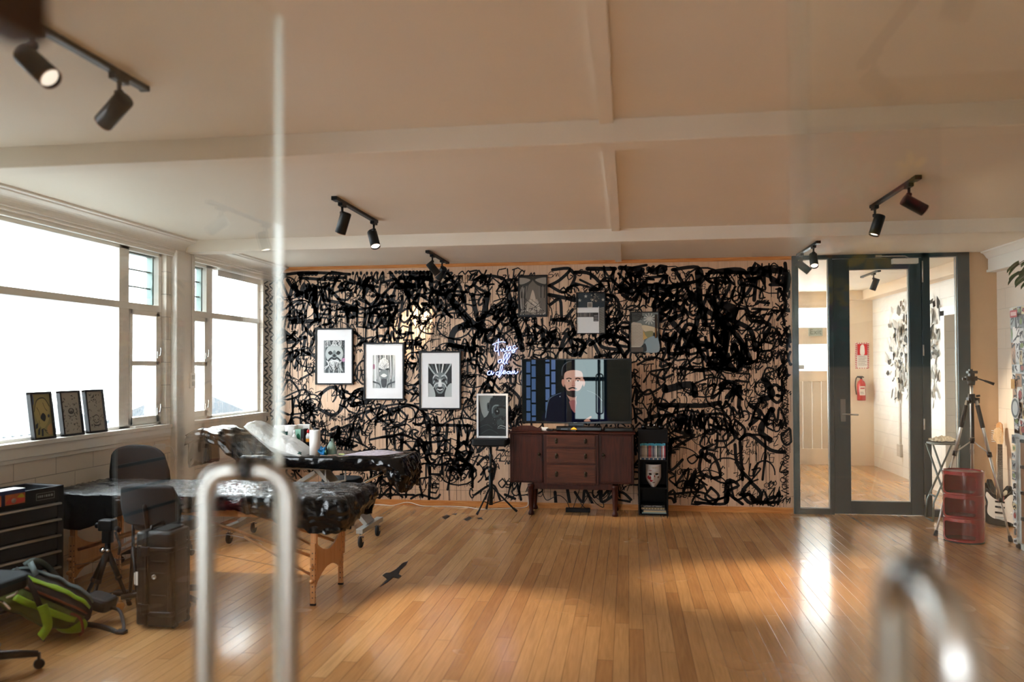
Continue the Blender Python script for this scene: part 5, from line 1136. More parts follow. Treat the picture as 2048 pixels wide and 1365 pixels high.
B_ = [(760, 1175), (775, 1160), (770, 1156), (765, 1152), (772, 1147), (780, 1147), (792, 1140), (805, 1128), (816, 1123), (812, 1131), (800, 1142), (797, 1150), (803, 1153), (797, 1158), (786, 1156), (776, 1165)]
MB().prism([tuple(flr(*q)[:2]) for q in B_], (0, 0, .0005), (1, 0, 0), (0, 1, 0), (0, 0, 1), .003).build('cutout', m_black, bd, world=True)
for i, q in enumerate(([(884, 1036), (893, 1030), (900, 1033), (890, 1040)], [(903, 1029), (914, 1027), (912, 1031)], [(928, 1040), (938, 1034), (944, 1037), (934, 1043)], [(955, 1038), (962, 1035), (966, 1040)])):
    sc = thing('floor_scrap', ('larger black scrap', 'thin black sliver', 'curled black scrap', 'tiny black scrap')[i]+' on the floor %s the drum stool' % ('left of', 'left of', 'just left of', 'at the foot of')[i], 'scrap', tuple(flr(*q[0])), 0, 'black scraps on the floor')
    MB().prism([tuple(flr(*p)[:2]) for p in q], (0, 0, .0004), (1, 0, 0), (0, 1, 0), (0, 0, 1), .002).build('scrap', m_black, sc, world=True)

# ------------------------------------------------------------ plastic-covered couches
def drape(x0, x1, y0, y1, zt, skirt, seed, amp=.008, r=.05, nx=150, rim=.02, crump=None, rows=26, topmid=None):
    """film over a rectangular pad: rings from the middle out, then down to skirt(x, y)"""
    import mathutils
    ns = lambda p: mathutils.noise.noise(V(p)*1+V((seed, 0, 0)))
    per = []
    n = 36; A_ = (x1-x0)/2-r; B2 = (y1-y0)/2-r
    for side in range(4):
        L_ = nx if side % 2 == 0 else nx//3
        for i in range(L_):
            t = i/L_
            if side == 0: p = (-A_+2*A_*t, -B2-r); q = (0, -1)
            elif side == 1: p = (A_+r, -B2+2*B2*t); q = (1, 0)
            elif side == 2: p = (A_-2*A_*t, B2+r); q = (0, 1)
            else: p = (-A_-r, B2-2*B2*t); q = (-1, 0)
            per.append((p, q))
        cs = [(1, -1), (1, 1), (-1, 1), (-1, -1)][side]; a0 = [-90, 0, 90, 180][side]
        for i in range(8):
            a = math.radians(a0+90*i/8); per.append(((cs[0]*A_+r*math.cos(a), cs[1]*B2+r*math.sin(a)), (math.cos(a), math.sin(a))))
    cx, cy = (x0+x1)/2, (y0+y1)/2; np_ = len(per); vs = []; nt = 14
    for j in range(nt):
        s = (j/(nt-1))
        for (px_, py_), q in per:
            # shrink across the short direction, keep length so the rows stay even
            lx = px_ if abs(px_) < A_ else px_; sx = lx*(1-(1-s)*(.3 if abs(lx) > A_ else .0)) ; sy = py_*s
            X, Y = cx+sx-q[0]*rim*(s > .99), cy+sy-q[1]*rim*(s > .99)
            z = zt+amp*(ns((X*9, Y*22, 0))+.6*ns((X*26, Y*60, 3)))
            if topmid: z += topmid(X, Y)
            vs.append(V((X, Y, z)))
    for j in range(1, rows):
        s = j/(rows-1)
        for k_, ((px_, py_), q) in enumerate(per):
            X, Y = cx+px_, cy+py_; zb = skirt(X, Y, q)
            z = zt-.006-(zt-.006-zb)*s; cr = crump(X, Y, q) if crump else 1
            o = .012*ns((X*14, Y*14, z*10))*cr+.010*ns((X*30, Y*30, z*34+5))*cr*s+.012*math.sin(s*PI)*cr
            z += .012*ns((X*22, Y*22, 7+z*8))*cr*s
            vs.append(V((X+q[0]*o, Y+q[1]*o, z)))
    R_ = nt+rows-1
    fs = [(j*np_+i, (j+1)*np_+i, (j+1)*np_+(i+1) % np_, j*np_+(i+1) % np_) for j in range(R_-1) for i in range(np_)]
    m = MB(); m.add(vs, fs, None, True); return m
# front couch
c1 = thing('massage_table', 'folding wooden massage table wrapped in crinkled black plastic film, nearest the camera', 'massage table', (-2.9, 5.28, 0))
def sk1(X, Y, q):
    z = .615
    if X > -2.55: z = .615-.135*min(1, (X+2.55)/.55)
    if q[0] > .5: z = .49+.1*max(0, min(1, (Y-4.98)/.6))
    if X < -2.6 and q[1] < -.5: z = .60+.012*math.sin(X*9)-.13*max(0, min(1, (-3.15-X)/.5))
    return z
drape(-3.93, -1.80, 4.95, 5.62, .712, sk1, 1.3, .009, crump=lambda X, Y, q: .6 if X < -2.6 else .6+1.4*min(1, (X+2.6)/.4)).build('plastic_cover', m_film, c1, world=True)
MB().box((-3.88, 4.98, .62), (-1.86, 5.59, .69)).build('padded_top', m_black, c1, bevel=.01, world=True)
MB().box((-3.84, 4.99, .565), (-1.98, 5.01, .62)).box((-3.84, 5.56, .565), (-1.98, 5.58, .62)).box((-3.84, 4.99, .565), (-3.82, 5.58, .62)).box((-2.0, 4.99, .565), (-1.98, 5.58, .62)).build('wooden_rail', m_birch, c1, world=True)
def leg_pair(X, s):
    for Y in (5.03, 5.54):
        hl = MB().box((X-.02, Y-.012, .22), (X+.02, Y+.012, .60), m_birch).box((X-.016, Y-.03, .006), (X+.016, Y-.0125, .40), m_birch).box((X-.018, Y-.031, 0), (X+.018, Y-.011, .012), m_rubber)
        for i in range(9): hl.cyl((X+.0165, Y-.021, .05+i*.036), (X+.0158, Y-.021, .05+i*.036), .0045, n=8, m=m_rubber).cyl((X, Y-.0305, .05+i*.036), (X, Y-.0297, .05+i*.036), .0045, n=8, m=m_rubber)
        lg = hl.build('leg', None, c1, bevel=.002, world=True)
        for zq, rq in ((.16, .014), (.25, .011)): MB().cyl((X, Y-.031, zq), (X, Y-.058, zq), rq, n=10).build('leg_knob', m_birch, lg, world=True)
    poly = []
    ya, yb2 = 5.045, 5.525
    for i in range(13): t = i/12; poly.append((ya+(yb2-ya)*t, .41-.10*math.sin(PI*t)**.8))
    for i in range(13): t = 1-i/12; poly.append((ya+(yb2-ya)*t, .11+.09*math.sin(PI*t)**.8))
    MB().prism(poly, (X-.006, 0, 0), (0, 1, 0), (0, 0, 1), (1, 0, 0), .012).build('end_panel', m_birch, c1, world=True)
    for Y in (5.06, 5.51):
        MB().tube([(X-.01*s, Y, .30), (X-s*.95, Y, .575)], .011, 4).tube([(X-.01*s, Y, .17), (X-s*.5, Y, .42)], .009, 4).build('brace', m_birch, c1, world=True)
leg_pair(-2.03, 1); leg_pair(-3.75, -1)
wr = MB()
for Y in (5.04, 5.52): wr.tube([(-2.03, Y, .2), (-2.89, Y, .33), (-3.75, Y, .2)], .0018, 5)
wr.build('tension_wire', m_steel, c1, world=True)

# rear couch
c2 = thing('treatment_couch', 'grey metal framed treatment couch on castors draped in black plastic, below the three white-mounted pictures', 'treatment couch', (-2.9, 6.95, 0))
def sk2(X, Y, q):
    z = .665+.012*math.sin(X*6)
    if X > -2.08: z = .665-.19*min(1, (X+2.08)/.14)
    return z
drape(-3.42, -1.90, 6.65, 7.22, .772, sk2, 4.2, .005, crump=lambda X, Y, q: .35 if X < -2.2 else .35+2.0*min(1, (X+2.2)/.2)).build('plastic_cover', m_film2, c2, world=True)
MB().box((-3.38, 6.69, .69), (-1.95, 7.18, .757)).build('padded_seat', m_black, c2, bevel=.01, world=True)
# raised back rest with its own wrap
import mathutils
bk = MB()
def back_fn(u, v):
    # wraps round a slab that climbs to the left
    import mathutils
    t = u; X = -3.36-t*.52; Z = .775+.235*math.sin(min(t*1.25, 1)*PI/2)-.09*max(0, t-.8)/.2*.6
    a = v*2*PI; yy = 6.94+.29*math.cos(a); th = .045
    yy = 6.94+.29*max(-1, min(1, 1.35*math.cos(a))); zz_ = Z-.05+th*max(-1, min(1, 1.6*math.sin(a)))
    n_ = mathutils.noise.noise(V((X*16, yy*16, a*2)))*.014
    return V((X+n_, yy+(n_ if abs(math.cos(a)) > .7 else 0), zz_+n_))
bk.grid(back_fn, 34, 49); bk.build('back_rest', m_film2, c2, world=True)
MB().grid(lambda u, v: V((-3.86+.03*mathutils.noise.noise(V((u*9, v*2.2, 1)))*v, 6.66+.56*u, .96-.30*v+.02*mathutils.noise.noise(V((u*5, v*3, 7))))), 24, 16).build('plastic_flap', m_film2, c2, world=True, solid=.002)
f = MB()
rotd = None
def beam(p0, p1, w, h, m=None):
    p0, p1 = V(p0), V(p1); d = (p1-p0); L_ = d.length; d.normalize(); sd = V((0, 1, 0)); up = sd.cross(d).normalized()
    vs = []
    for p in (p0, p1):
        for a, b in ((-1, -1), (1, -1), (1, 1), (-1, 1)): vs.append(p+sd*a*w/2+up*b*h/2)
    f.add(vs, [(3, 2, 1, 0), (4, 5, 6, 7), (0, 1, 5, 4), (1, 2, 6, 5), (2, 3, 7, 6), (3, 0, 4, 7)], m)
beam((-2.78, 6.90, .70), (-2.27, 6.90, .165), .20, .035)
beam((-2.74, 6.90, .62), (-3.46, 6.90, .17), .20, .035)
f.box((-2.30, 6.62, .125), (-2.24, 7.20, .165)).box((-3.50, 6.62, .125), (-3.44, 7.20, .165)).box((-3.3, 6.80, .64), (-2.1, 6.84, .69)).box((-3.3, 6.98, .64), (-2.1, 7.02, .69))
f.box((-2.56, 6.76, .41), (-2.51, 7.04, .45))
f.build('metal_frame', m_greymetal, c2, bevel=.003, world=True)
MB().cyl((-2.52, 6.70, .40), (-2.05, 6.72, .66), .013, n=14).cyl((-2.52, 6.70, .40), (-2.3, 6.71, .52), .018, n=14).build('gas_strut', m_chrome, c2, world=True)
MB().tube([(-2.62, 6.75, .655), (-2.62, 6.75, .58), (-2.60, 6.75, .53), (-2.44, 6.75, .56)], .009, 8).cyl((-2.44, 6.75, .555), (-2.44, 6.75, .65), .008, n=8).build('lever', m_greymetal, c2, world=True)
for X, Y in ((-2.27, 6.66), (-2.27, 7.13), (-3.47, 6.66), (-3.47, 7.13)):
    w = MB().cyl((X-.06, Y, .10), (X-.06, Y, .125), .012, n=10)
    cs = MB().cyl((X, Y, .085), (X, Y, .13), .014, n=12).box((X-.022, Y-.02, .05), (X-.018, Y+.02, .095)).box((X+.018, Y-.02, .05), (X+.022, Y+.02, .095)).box((X-.022, Y-.02, .086), (X+.022, Y+.02, .092)).build('caster_fork', m_chrome, c2, world=True)
    MB().lathe([(.012, -.0145), (.04, -.0145), (.048, -.010), (.05, 0), (.048, .010), (.04, .0145), (.012, .0145)], (X, Y, .05), 26, axis=(1, 0, 0)).build('caster_wheel', m_rubber, cs, world=True)
# pillow lying against the raised back
import mathutils
def pillow_fn(d):
    x, y, z = d
    s = 1-.25*abs(x/.3)**3*0
    n_ = mathutils.noise.noise(V((x*9, y*9, z*14)))*.02
    return V((x, y, z*(1.0)+n_*.6))
pl = thing('pillow', 'white pillow leaning down from the raised end of the rear couch', 'pillow', (-3.1, 6.9, .78))
def pl_grid(u, v):
    x = (u-.5)*2; y = (v-.5)*2
    e = max(0, (1-abs(x)**3.2))*max(0, (1-abs(y)**3.2)); return x, y, e**.5
pm = MB()
for sgn in (1, -1):
    def fn(u, v, sgn=sgn):
        x, y, e = pl_grid(u, v); X = x*.30; Y = y*.165; Z = sgn*e*(.10 if sgn > 0 else .06)
        n_ = mathutils.noise.noise(V((X*11, Y*11, 2)))*.02+mathutils.noise.noise(V((X*30, Y*24, 5)))*.009
        Z += n_*e; a = .62 if X < 0 else .30
        return V((-3.105+X*math.cos(a), 6.845+Y, .853-X*math.sin(a)+Z+ (.03 if X < 0 else 0)*0))
    pm.grid(fn, 40, 30)
pm.build('pillow_case', mat('white_plastic_wrap', rgb(226, 228, 226), .35, bump=(26, .5, .02), coat=.3), pl, world=True, smooth=True)

# items on the rear couch
ZT = .782
def roll(x, y, h, r, lab, dark=True):
    t_ = thing('paper_towel_roll', lab, 'paper roll', (x, y, ZT), 0, 'paper towel rolls on the rear couch')
    MB().lathe([(.02, 0), (r, 0), (r, h), (.02, h), (.02, h-.01), (.0195, .01)], (x, y, ZT), 32, closed=True).build('paper', m_paper, t_, bevel=0, world=True)
    MB().lathe([(.0195, 0), (.02, 0), (.02, h-.001), (.0185, h-.001)], (x, y, ZT), 20, closed=True).build('cardboard_core', mat('core_card', rgb(150, 120, 90), .8), t_, world=True)
roll(at(630,900,6.72).x, 6.72, .215, .047, 'tall white paper towel roll standing alone at the front edge of the rear couch')
roll(at(561,900,7.13).x, 7.13, .222, .058, 'leftmost white paper towel roll behind the pillow')
roll(at(583,900,7.10).x, 7.10, .228, .058, 'white paper towel roll second from the left behind the pillow')
bxl = at(586, 900, 7.06).x; bxr = at(621, 900, 7.06).x
tx = thing('storage_bin', 'low open black bin behind the pillow on the rear couch', 'box', ((bxl+bxr)/2, 7.09, ZT))
MB().box((bxl, 7.03, ZT), (bxr, 7.15, ZT+.008)).box((bxl, 7.03, ZT), (bxl+.005, 7.15, ZT+.08)).box((bxr-.005, 7.03, ZT), (bxr, 7.15, ZT+.08)).box((bxl, 7.03, ZT), (bxr, 7.035, ZT+.08)).box((bxl, 7.145, ZT), (bxr, 7.15, ZT+.08)).build('bin_body', m_black, tx, world=True)
def carton(name, lab, x0, x1, y0, y1, z0, h, cols, art=None, cat='carton'):
    t_ = thing(name, lab, cat, ((x0+x1)/2, (y0+y1)/2, z0))
    MB().box((x0, y0, z0), (x1, y1, z0+h)).build('carton_body', flat(cols), t_, bevel=.001, world=True)
    if art: a = Art((x0, y0-.0006, z0), (x1-x0, 0, 0), (0, 0, h), (0, -1, 0), .0002); art(a); a.build('carton_print', t_, world=True)
gx = lambda p: at(p, 900, 7.06).x
carton('glove_box', 'mint green carton with dark green marks standing in the black bin', gx(592), gx(603)-.001, 7.04, 7.14, ZT+.009, .185, (150, 204, 180), lambda a: a.blob([(.2, .6), (.5, .8), (.9, .7), (.8, .45), (.4, .4)], (30, 110, 80)).rect(.1, 0, .9, .25, (30, 120, 90)).stroke([(.2, .3), (.6, .5), (.9, .3)], .08, (20, 90, 70)))
carton('black_carton', 'narrow black carton between the green carton and the orange bottle', gx(603), gx(610)-.002, 7.04, 7.14, ZT+.009, .188, (22, 20, 22), lambda a: a.disc(.5, .45, .3, .12, (120, 100, 96)).disc(.5, .28, .2, .06, (160, 140, 130)))
carton('tissue_box', 'white carton standing behind the black bin on the rear couch', at(596, 900, 7.18).x, at(621, 900, 7.18).x, 7.16, 7.20, ZT, .232, (232, 228, 224))
ox, oy = gx(615.5), 7.07
ob = thing('orange_bottle', 'white and orange bottle with a red cap in the black bin', 'bottle', (ox, oy, ZT+.009))
MB().lathe([(.005, 0), (.02, 0), (.022, .005), (.022, .10), (.0215, .10)], (ox, oy, ZT+.009), 20).build('bottle_base', mat('orange_liquid', rgb(224, 150, 60), .3), ob, world=True)
MB().lathe([(.0215, .10), (.022, .125), (.016, .14), (.010, .15), (.010, .155)], (ox, oy, ZT+.009), 20).build('bottle_top', m_white, ob, world=True)
MB().lathe([(.013, .152), (.014, .17), (.006, .182), (.003, .186)], (ox, oy, ZT+.009), 16).build('cap', mat('red_cap', rgb(190, 30, 34), .4), ob, world=True)
qx, qy = at(568, 900, 7.045).x, 7.045
gc = thing('teal_cup', 'tall dark teal paper cup in front of the leftmost paper rolls', 'cup', (qx, qy, ZT))
MB().lathe([(.022, 0), (.025, .002), (.036, .175), (.034, .175), (.023, .006)], (qx, qy, ZT), 24).build('cup_body', mat('teal_card', rgb(14, 100, 100), .5), gc, world=True)
qx, qy = at(589, 900, 7.0).x-.003, 7.005
wb = thing('pump_bottle', 'small white bottle with a round shoulder left of the green carton', 'bottle', (qx, qy, ZT))
MB().lathe([(.004, 0), (.015, 0), (.017, .01), (.017, .09), (.02, .105), (.022, .12), (.018, .14), (.009, .152), (.009, .16)], (qx, qy, ZT), 18).build('bottle_body', m_white, wb, world=True)
MB().cyl((qx, qy, ZT+.158), (qx, qy, ZT+.19), .009).build('cap', m_white, wb, world=True)
qx, qy = at(633, 900, 6.9).x, 6.9
mc = thing('marker_tub', 'black capped white tub behind the tall paper towel roll', 'tub', (qx, qy, ZT))
MB().lathe([(.004, 0), (.028, 0), (.028, .2), (.004, .2)], (qx, qy, ZT), 20).build('tub_body', m_white, mc, world=True)
MB().lathe([(.004, .2), (.025, .2), (.025, .224), (.004, .224)], (qx, qy, ZT), 20).build('cap', m_black, mc, world=True)
sp = thing('spray_bottle', 'pale mint spray bottle with a black trigger head on the rear couch', 'bottle', (-2.585, 6.80, ZT))
MB().lathe([(.005, 0), (.042, 0), (.045, .006), (.045, .045), (.036, .075), (.022, .1), (.015, .12), (.015, .14)], (-2.585, 6.80, ZT), 26).build('bottle_body', mat('mint_plastic', rgb(186, 222, 208), .3, trans=.25), sp, world=True)
MB().cyl((-2.585, 6.80, ZT+.138), (-2.585, 6.80, ZT+.165), .017, n=14).box((-2.60, 6.765, ZT+.163), (-2.57, 6.84, ZT+.19)).box((-2.592, 6.75, ZT+.17), (-2.578, 6.77, ZT+.184)).tube([(-2.585, 6.775, ZT+.165), (-2.585, 6.765, ZT+.14), (-2.585, 6.775, ZT+.115)], .005, 6).build('trigger_head', m_black, sp, bevel=.002, world=True)
db = thing('dropper_bottle', 'small green dropper bottle in front of the spray bottle', 'bottle', (-2.60, 6.71, ZT))
MB().lathe([(.004, 0), (.014, 0), (.014, .035), (.007, .043), (.007, .05)], (-2.60, 6.71, ZT), 16).build('bottle_body', mat('green_glass', rgb(40, 90, 70), .15, trans=.3), db, world=True)
MB().lathe([(.009, .048), (.009, .06), (.006, .062), (.005, .085), (.002, .09)], (-2.60, 6.71, ZT), 12).build('dropper_cap', m_black, db, world=True)
bg = thing('blue_glove', 'crumpled blue nitrile glove beside the tall paper roll', 'glove', (-2.655, 6.74, ZT))
def gl_fn(d):
    n_ = mathutils.noise.noise(d*34)*.7+mathutils.noise.noise(d*70+V((4, 0, 0)))*.35
    q = d*(1+n_); q.z = max(q.z, -.022); return q
MB().ball((-2.64, 6.735, ZT+.0225), .05, nu=40, nv=26, sc=(1.0, .8, .85), fn=gl_fn).build('glove', mat('blue_nitrile', rgb(20, 120, 180), .45), bg, world=True)
pp = thing('stencil_sheet', 'creased printed white sheet lying at the right end of the rear couch', 'paper', (-2.2, 6.85, ZT))
MB().grid(lambda u, v: V((-2.44+.42*u+.05*v, 6.68+.26*v, ZT+.004+.022*math.sin(u*PI)*v+.026*max(0, u-.7)*3*(1-v)*.5)), 16, 10).build('sheet', mat('printed_sheet', rgb(190, 180, 190), .7, vary=(40, .3)), pp, world=True, solid=.0008)
yw = thing('wrapper', 'small yellow and green wrapper next to the printed sheet', 'wrapper', (-2.46, 6.72, ZT))
MB().ball((-2.46, 6.72, ZT+.008), .03, nu=18, nv=10, sc=(1, .6, .25), fn=lambda d: d*(1+.5*mathutils.noise.noise(d*60))).build('wrapper', mat('yellow_green_foil', rgb(190, 200, 130), .4, vary=(50, .3)), yw, world=True)
gt = thing('glove_scrap', 'dark green crumpled scrap at the tip of the pillow', 'scrap', (-2.86, 6.72, ZT))
MB().ball((-2.85, 6.71, ZT+.014), .03, nu=20, nv=14, sc=(1, .7, .5), fn=lambda d: d*(1+.5*mathutils.noise.noise(d*50))).build('scrap', mat('teal_scrap', rgb(40, 80, 74), .4), gt, world=True)
# ------------------------------------------------------------ swivel chairs
def swivel_chair(label, x, y, rz, seat_z=.48, back=(.46, .50), back_z=.62, base_rot=0, seat=(.46, .44), casters=True, pw=2.8):
    r = thing('swivel_chair', label, 'chair', (x, y, 0), rz, 'swivel chairs')
    W, D = seat
    MB().rbox((-W/2, -D/2, seat_z-.07), (W/2, D/2, seat_z), .12, 6).build('seat', m_fabric, r)
    if back:
        bw, bh = back
        def bf(u, v):
            a = (u-.5)*2; b_ = .5+(v-.5)*(.22+.78*max(0, 1-abs(a)**pw)**(1/pw)); hw = bw/2*(1-.10*b_)
            return V((a*hw, D/2+.02+.05*(1-a*a)*0-.045*(a*a)+.06*b_, back_z-.16+bh*b_))
        MB().grid(bf, 20, 24).build('backrest', m_fabric, r, solid=.045)
        MB().tube([(0, D/2+.07, back_z+.02), (0, D/2+.09, back_z-.05), (0, D/2+.06, seat_z-.06), (0, D/2-.1, seat_z-.09)], .016, 8).box((-.03, D/2+.055, back_z-.05), (.03, D/2+.075, back_z+.05)).build('back_support', m_black, r)
    MB().cyl((0, 0, .09), (0, 0, .26), .026, n=16).cyl((0, 0, .26), (0, 0, seat_z-.08), .015, n=14).box((-.09, -.09, seat_z-.095), (.09, .09, seat_z-.07)).build('gas_column', m_black, r)
    MB().tube([(.03, -.03, seat_z-.085), (.2, -.06, seat_z-.09), (.25, -.07, seat_z-.12)], .006, 8).build('height_lever', m_chrome, r)
    for i in range(5):
        a = base_rot+i*2*PI/5; d = V((math.cos(a), math.sin(a), 0))
        MB().tube([d*.02+V((0, 0, .11)), d*.17+V((0, 0, .095)), d*.27+V((0, 0, .08))], [.026, .022, .016], 8).build('base_leg', m_black, r)
        p = d*.275
        MB().lathe([(.006, -.011), (.022, -.011), (.026, -.006), (.026, .006), (.022, .011), (.006, .011)], p+V((0, 0, .027)), 18, axis=V((-d.y, d.x, 0))).cyl(p+V((0, 0, .04)), p+V((0, 0, .085)), .008, n=8).build('caster', mat('amber_caster', rgb(196, 130, 60), .2, coat=.5) if casters == 'amber' else m_rubber, r)
    return r
swivel_chair('dark grey swivel chair with a tall rounded back, between massage table and window wall', -3.72, 5.98, math.radians(182), .50, (.48, .52), .60, .3)
swivel_chair('low dark swivel chair on amber castors, between the hard case and the massage table', -2.95, 4.835, math.radians(176), .58, (.40, .25), .73, math.radians(270-176), (.42, .24), casters='amber', pw=5)
swivel_chair('black swivel chair at the left edge beside the backpack, mostly cut off', at(24, 1110, 3.6).x-.20, 3.6, 0, .50, None, .62, math.radians(38), (.40, .38))

swivel_chair('low black swivel stool without a back, behind the rear couch below the pictures', at(684, 900, 7.62).x, 7.62, 0, .46, None, .5, .3, (.36, .36))

# ------------------------------------------------------------ tool chest
tc_ = thing('tool_chest', 'black metal tool chest with silver edged drawers at the left edge', 'tool chest', (-3.575, 4.70, 0), math.radians(-10.9))
# local frame: front face is x = 0 plane, facing +x, running from y = 0 (far corner) to y = -.72
CW, CD, CT = .72, .29, .80
m_chest = mat('chest_black', rgb(24, 28, 34), .42); m_drawer = mat('drawer_black', rgb(40, 44, 52), .38)
b = MB().box((-CD, -CW, .1), (-CD+.012, 0, CT)).box((-CD, -.045, .1), (0, 0, CT)).box((-CD, -CW, .1), (0, -CW+.045, CT)).box((-CD, -CW, .1), (0, 0, .12)).box((-CD+.01, -CW+.04, .12), (-.02, -.04, CT-.075)).box((-.012, -CW, CT-.095), (0, 0, CT))
b.box((-CD, -.012, CT-.08), (0, 0, CT)); b.build('chest_body', m_chest, tc_, bevel=.003)
z = CT-.105
for i in range(6):
    h = .095; z0 = z-h
    d = MB().box((-.02, -CW+.045, z0+.004), (-.002, -.047, z)).build('drawer', m_drawer, tc_, bevel=.002)
    MB().box((-.004, -CW+.05, z-.012), (.014, -.030, z-.001)).tube([(.014, -CW+.05, z-.008), (.014, -.030, z-.008)], .006, 8).build('drawer_pull', m_alum, d)
    z -= h+.006
MB().cyl((-.001, -.36, CT-.045), (.012, -.36, CT-.045), .014, n=18).build('lock', m_steel, tc_)
a = Art((.0006, -.20, CT-.072), (0, .13, 0), (0, 0, .042), (1, 0, 0), .0002)
a.rect(0, 0, 1, 1, (160, 164, 166)).rect(.02, .05, .98, .95, (20, 22, 26))
for i, (x0, x1) in enumerate(((.08, .14), (.17, .25), (.28, .36), (.42, .46), (.5, .6), (.64, .74), (.78, .9))): a.rect(x0, .35, x1, .7, (150, 154, 156))
a.build('badge', tc_)
MB().box((-CD+.012, -CW+.045, CT-.076), (-.012, -.045, CT-.07)).build('tray_mat', mat('teal_mat', rgb(96, 122, 120), .6), tc_)
for yy in (-.06, -CW+.06):
    for xx in (-.05, -CD+.05): MB().lathe([(.01, -.015), (.04, -.015), (.045, 0), (.04, .015), (.01, .015)], (xx, yy, .045), 20, axis=(1, 0, 0)).cyl((xx, yy, .07), (xx, yy, .1), .012, n=8).build('caster', m_rubber, tc_)
bx = thing('cardboard_box', 'orange and blue printed cardboard box standing in the tool chest tray', 'box', (-3.69, 4.385, .7315), math.radians(-10.9))
MB().box((-.03, -.30, 0), (.06, .05, .088)).build('box_body', mat('box_orange', rgb(190, 110, 70), .6, vary=(22, .2)), bx)
a = Art((.0606, -.30, .0), (0, .35, 0), (0, 0, .088), (1, 0, 0), .0002)
a.rect(0, .72, 1, 1, (30, 52, 110)).rect(.55, .0, .62, .72, (34, 40, 84)).blob([(.64, .1), (.74, .5), (.84, .3), (.92, .55), (.98, .1)], (206, 84, 74)).blob([(.85, .45), (.93, .68), (.98, .4)], (190, 180, 60)).rect(.3, .78, .42, .92, (150, 170, 200)); a.build('box_print', bx)
MB().box((-.03, -.30, .0881), (.06, .05, .089)).build('box_lid', flat((216, 220, 224)), bx)

# ------------------------------------------------------------ hard case
pc = thing('hard_case', 'black ribbed hard equipment case standing upright on the floor behind the left door handle', 'case', (-2.78, 4.54, 0), math.radians(0))
x0, x1, y0, y1, z0, z1 = -2.905, -2.662, 4.425, 4.635, .012, .575
m_case = mat('case_black', rgb(26, 24, 23), .45, spec=.35, bump=(300, .15, .001))
b = MB().rbox((x0+.07, y0, z0), (x1, y1, z1), .028, 4).rbox((x0, y0+.006, z0+.006), (x0+.075, y1-.006, z1-.006), .026, 4)
for zz in (.09, .47): b.rbox((x0+.05, y0-.004, zz-.016), (x1+.004, y1+.004, zz+.016), .02, 3)
b.build('case_shell', m_case, pc, world=True, bevel=.004)
b = MB()
for yy in (y0-.004, ): 
    for zz in (.2, .33, .4): b.box((x0+.11, yy, zz-.004), (x1-.04, yy+.01, zz+.004))
b.box((x0+.068, y0-.008, z0+.01), (x0+.082, y1+.008, z1+.006))
b.box((x1-.02, y0+.02, .05), (x1+.006, y0+.045, .52)).box((x1-.02, y1-.05, .05), (x1+.006, y1-.025, .52)); b.build('rib', m_case, pc, world=True, bevel=.002)
for zz in (.12, .46):
    MB().rbox((x0+.045, y0-.014, zz-.028), (x0+.10, y0+.004, zz+.028), .008, 3).build('latch', m_black, pc, world=True)
    MB().box((x0+.03, y0-.010, zz+.03), (x0+.05, y0-.004, zz+.034)).build('latch_pin', m_steel, pc, world=True)
MB().tube([(x0+.08, 4.47, z1-.004), (x0+.08, 4.475, z1+.02), (x0+.08, 4.60, z1+.02), (x0+.08, 4.61, z1-.004)], .010, 8).rbox((x0+.11, 4.46, z1-.002), (x1-.03, 4.62, z1+.012), .02, 3).build('handle', m_black, pc, world=True)
MB().lathe([(.003, 0), (.014, 0), (.014, .004), (.009, .005), (.009, .002), (.003, .002)], (x0+.13, y0-.004, .31), 18, axis=(0, -1, 0)).build('pressure_valve', m_steel, pc, world=True)
MB().box((x0-.0012, y0+.002, .26), (x0+.004, y0+.004, .33)).box((x0+.006, y0+.0048, .255), (x0+.02, y0+.0058, .335)).build('label_sticker', m_white, pc, world=True)
for yy in (y0+.04, y1-.04): MB().lathe([(.005, -.01), (.022, -.01), (.022, .01), (.005, .01)], (x1-.01, yy, .022), 16, axis=(0, 1, 0)).build('wheel', m_rubber, pc, world=True)
rv = MB()
for zz in (.08, .10, .14, .2, .45, .5):
    rv.ball((x1+.001, y0+.03 if zz < .4 else y1-.05, zz), .003, nu=6, nv=4)
rv.build('rivet', m_steel, pc, world=True)

# ------------------------------------------------------------ black tripod
bt = thing('camera_tripod', 'folded black camera tripod standing between the backpack and the hard case', 'tripod', (-3.32, 4.78, 0))
hd = MB().rbox((-3.37, 4.74, .50), (-3.27, 4.81, .57), .012).rbox((-3.35, 4.75, .42), (-3.29, 4.80, .50), .01).cyl((-3.38, 4.775, .53), (-3.40, 4.775, .53), .018, n=12).cyl((-3.26, 4.77, .52), (-3.23, 4.77, .50), .016, n=12).cyl((-3.32, 4.775, .30), (-3.32, 4.775, .42), .017, n=12)
hd.build('pan_head', m_black, bt, world=True)
MB().tube([(-3.27, 4.78, .49), (-3.25, 4.80, .40), (-3.26, 4.80, .34)], .008, 8).build('pan_handle', m_black, bt, world=True)
for e in ((-3.475, 4.72, 0), (-3.345, 4.62, 0), (-3.22, 4.86, 0)):
    e = V(e); c = V((-3.32, 4.775, .37)); d = e-c
    MB().tube([c+d*.02, c+d*.5], .017, 10).tube([c+d*.45, c+d*.97], .012, 10).cyl(c+d*.46, c+d*.52, .020, n=10).cyl(c+d*.93, c+d, .015, n=10).build('leg', m_black, bt, world=True)
MB().cyl((-3.34, 4.76, .37), (-3.34, 4.75, .385), .02, n=10).cyl((-3.30, 4.75, .37), (-3.30, 4.74, .385), .012, n=10).build('collar', m_chrome, bt, world=True)
b2 = thing('light_stand', 'dark folded light stand behind the black camera tripod', 'stand', (-3.25, 5.0-.1, 0))
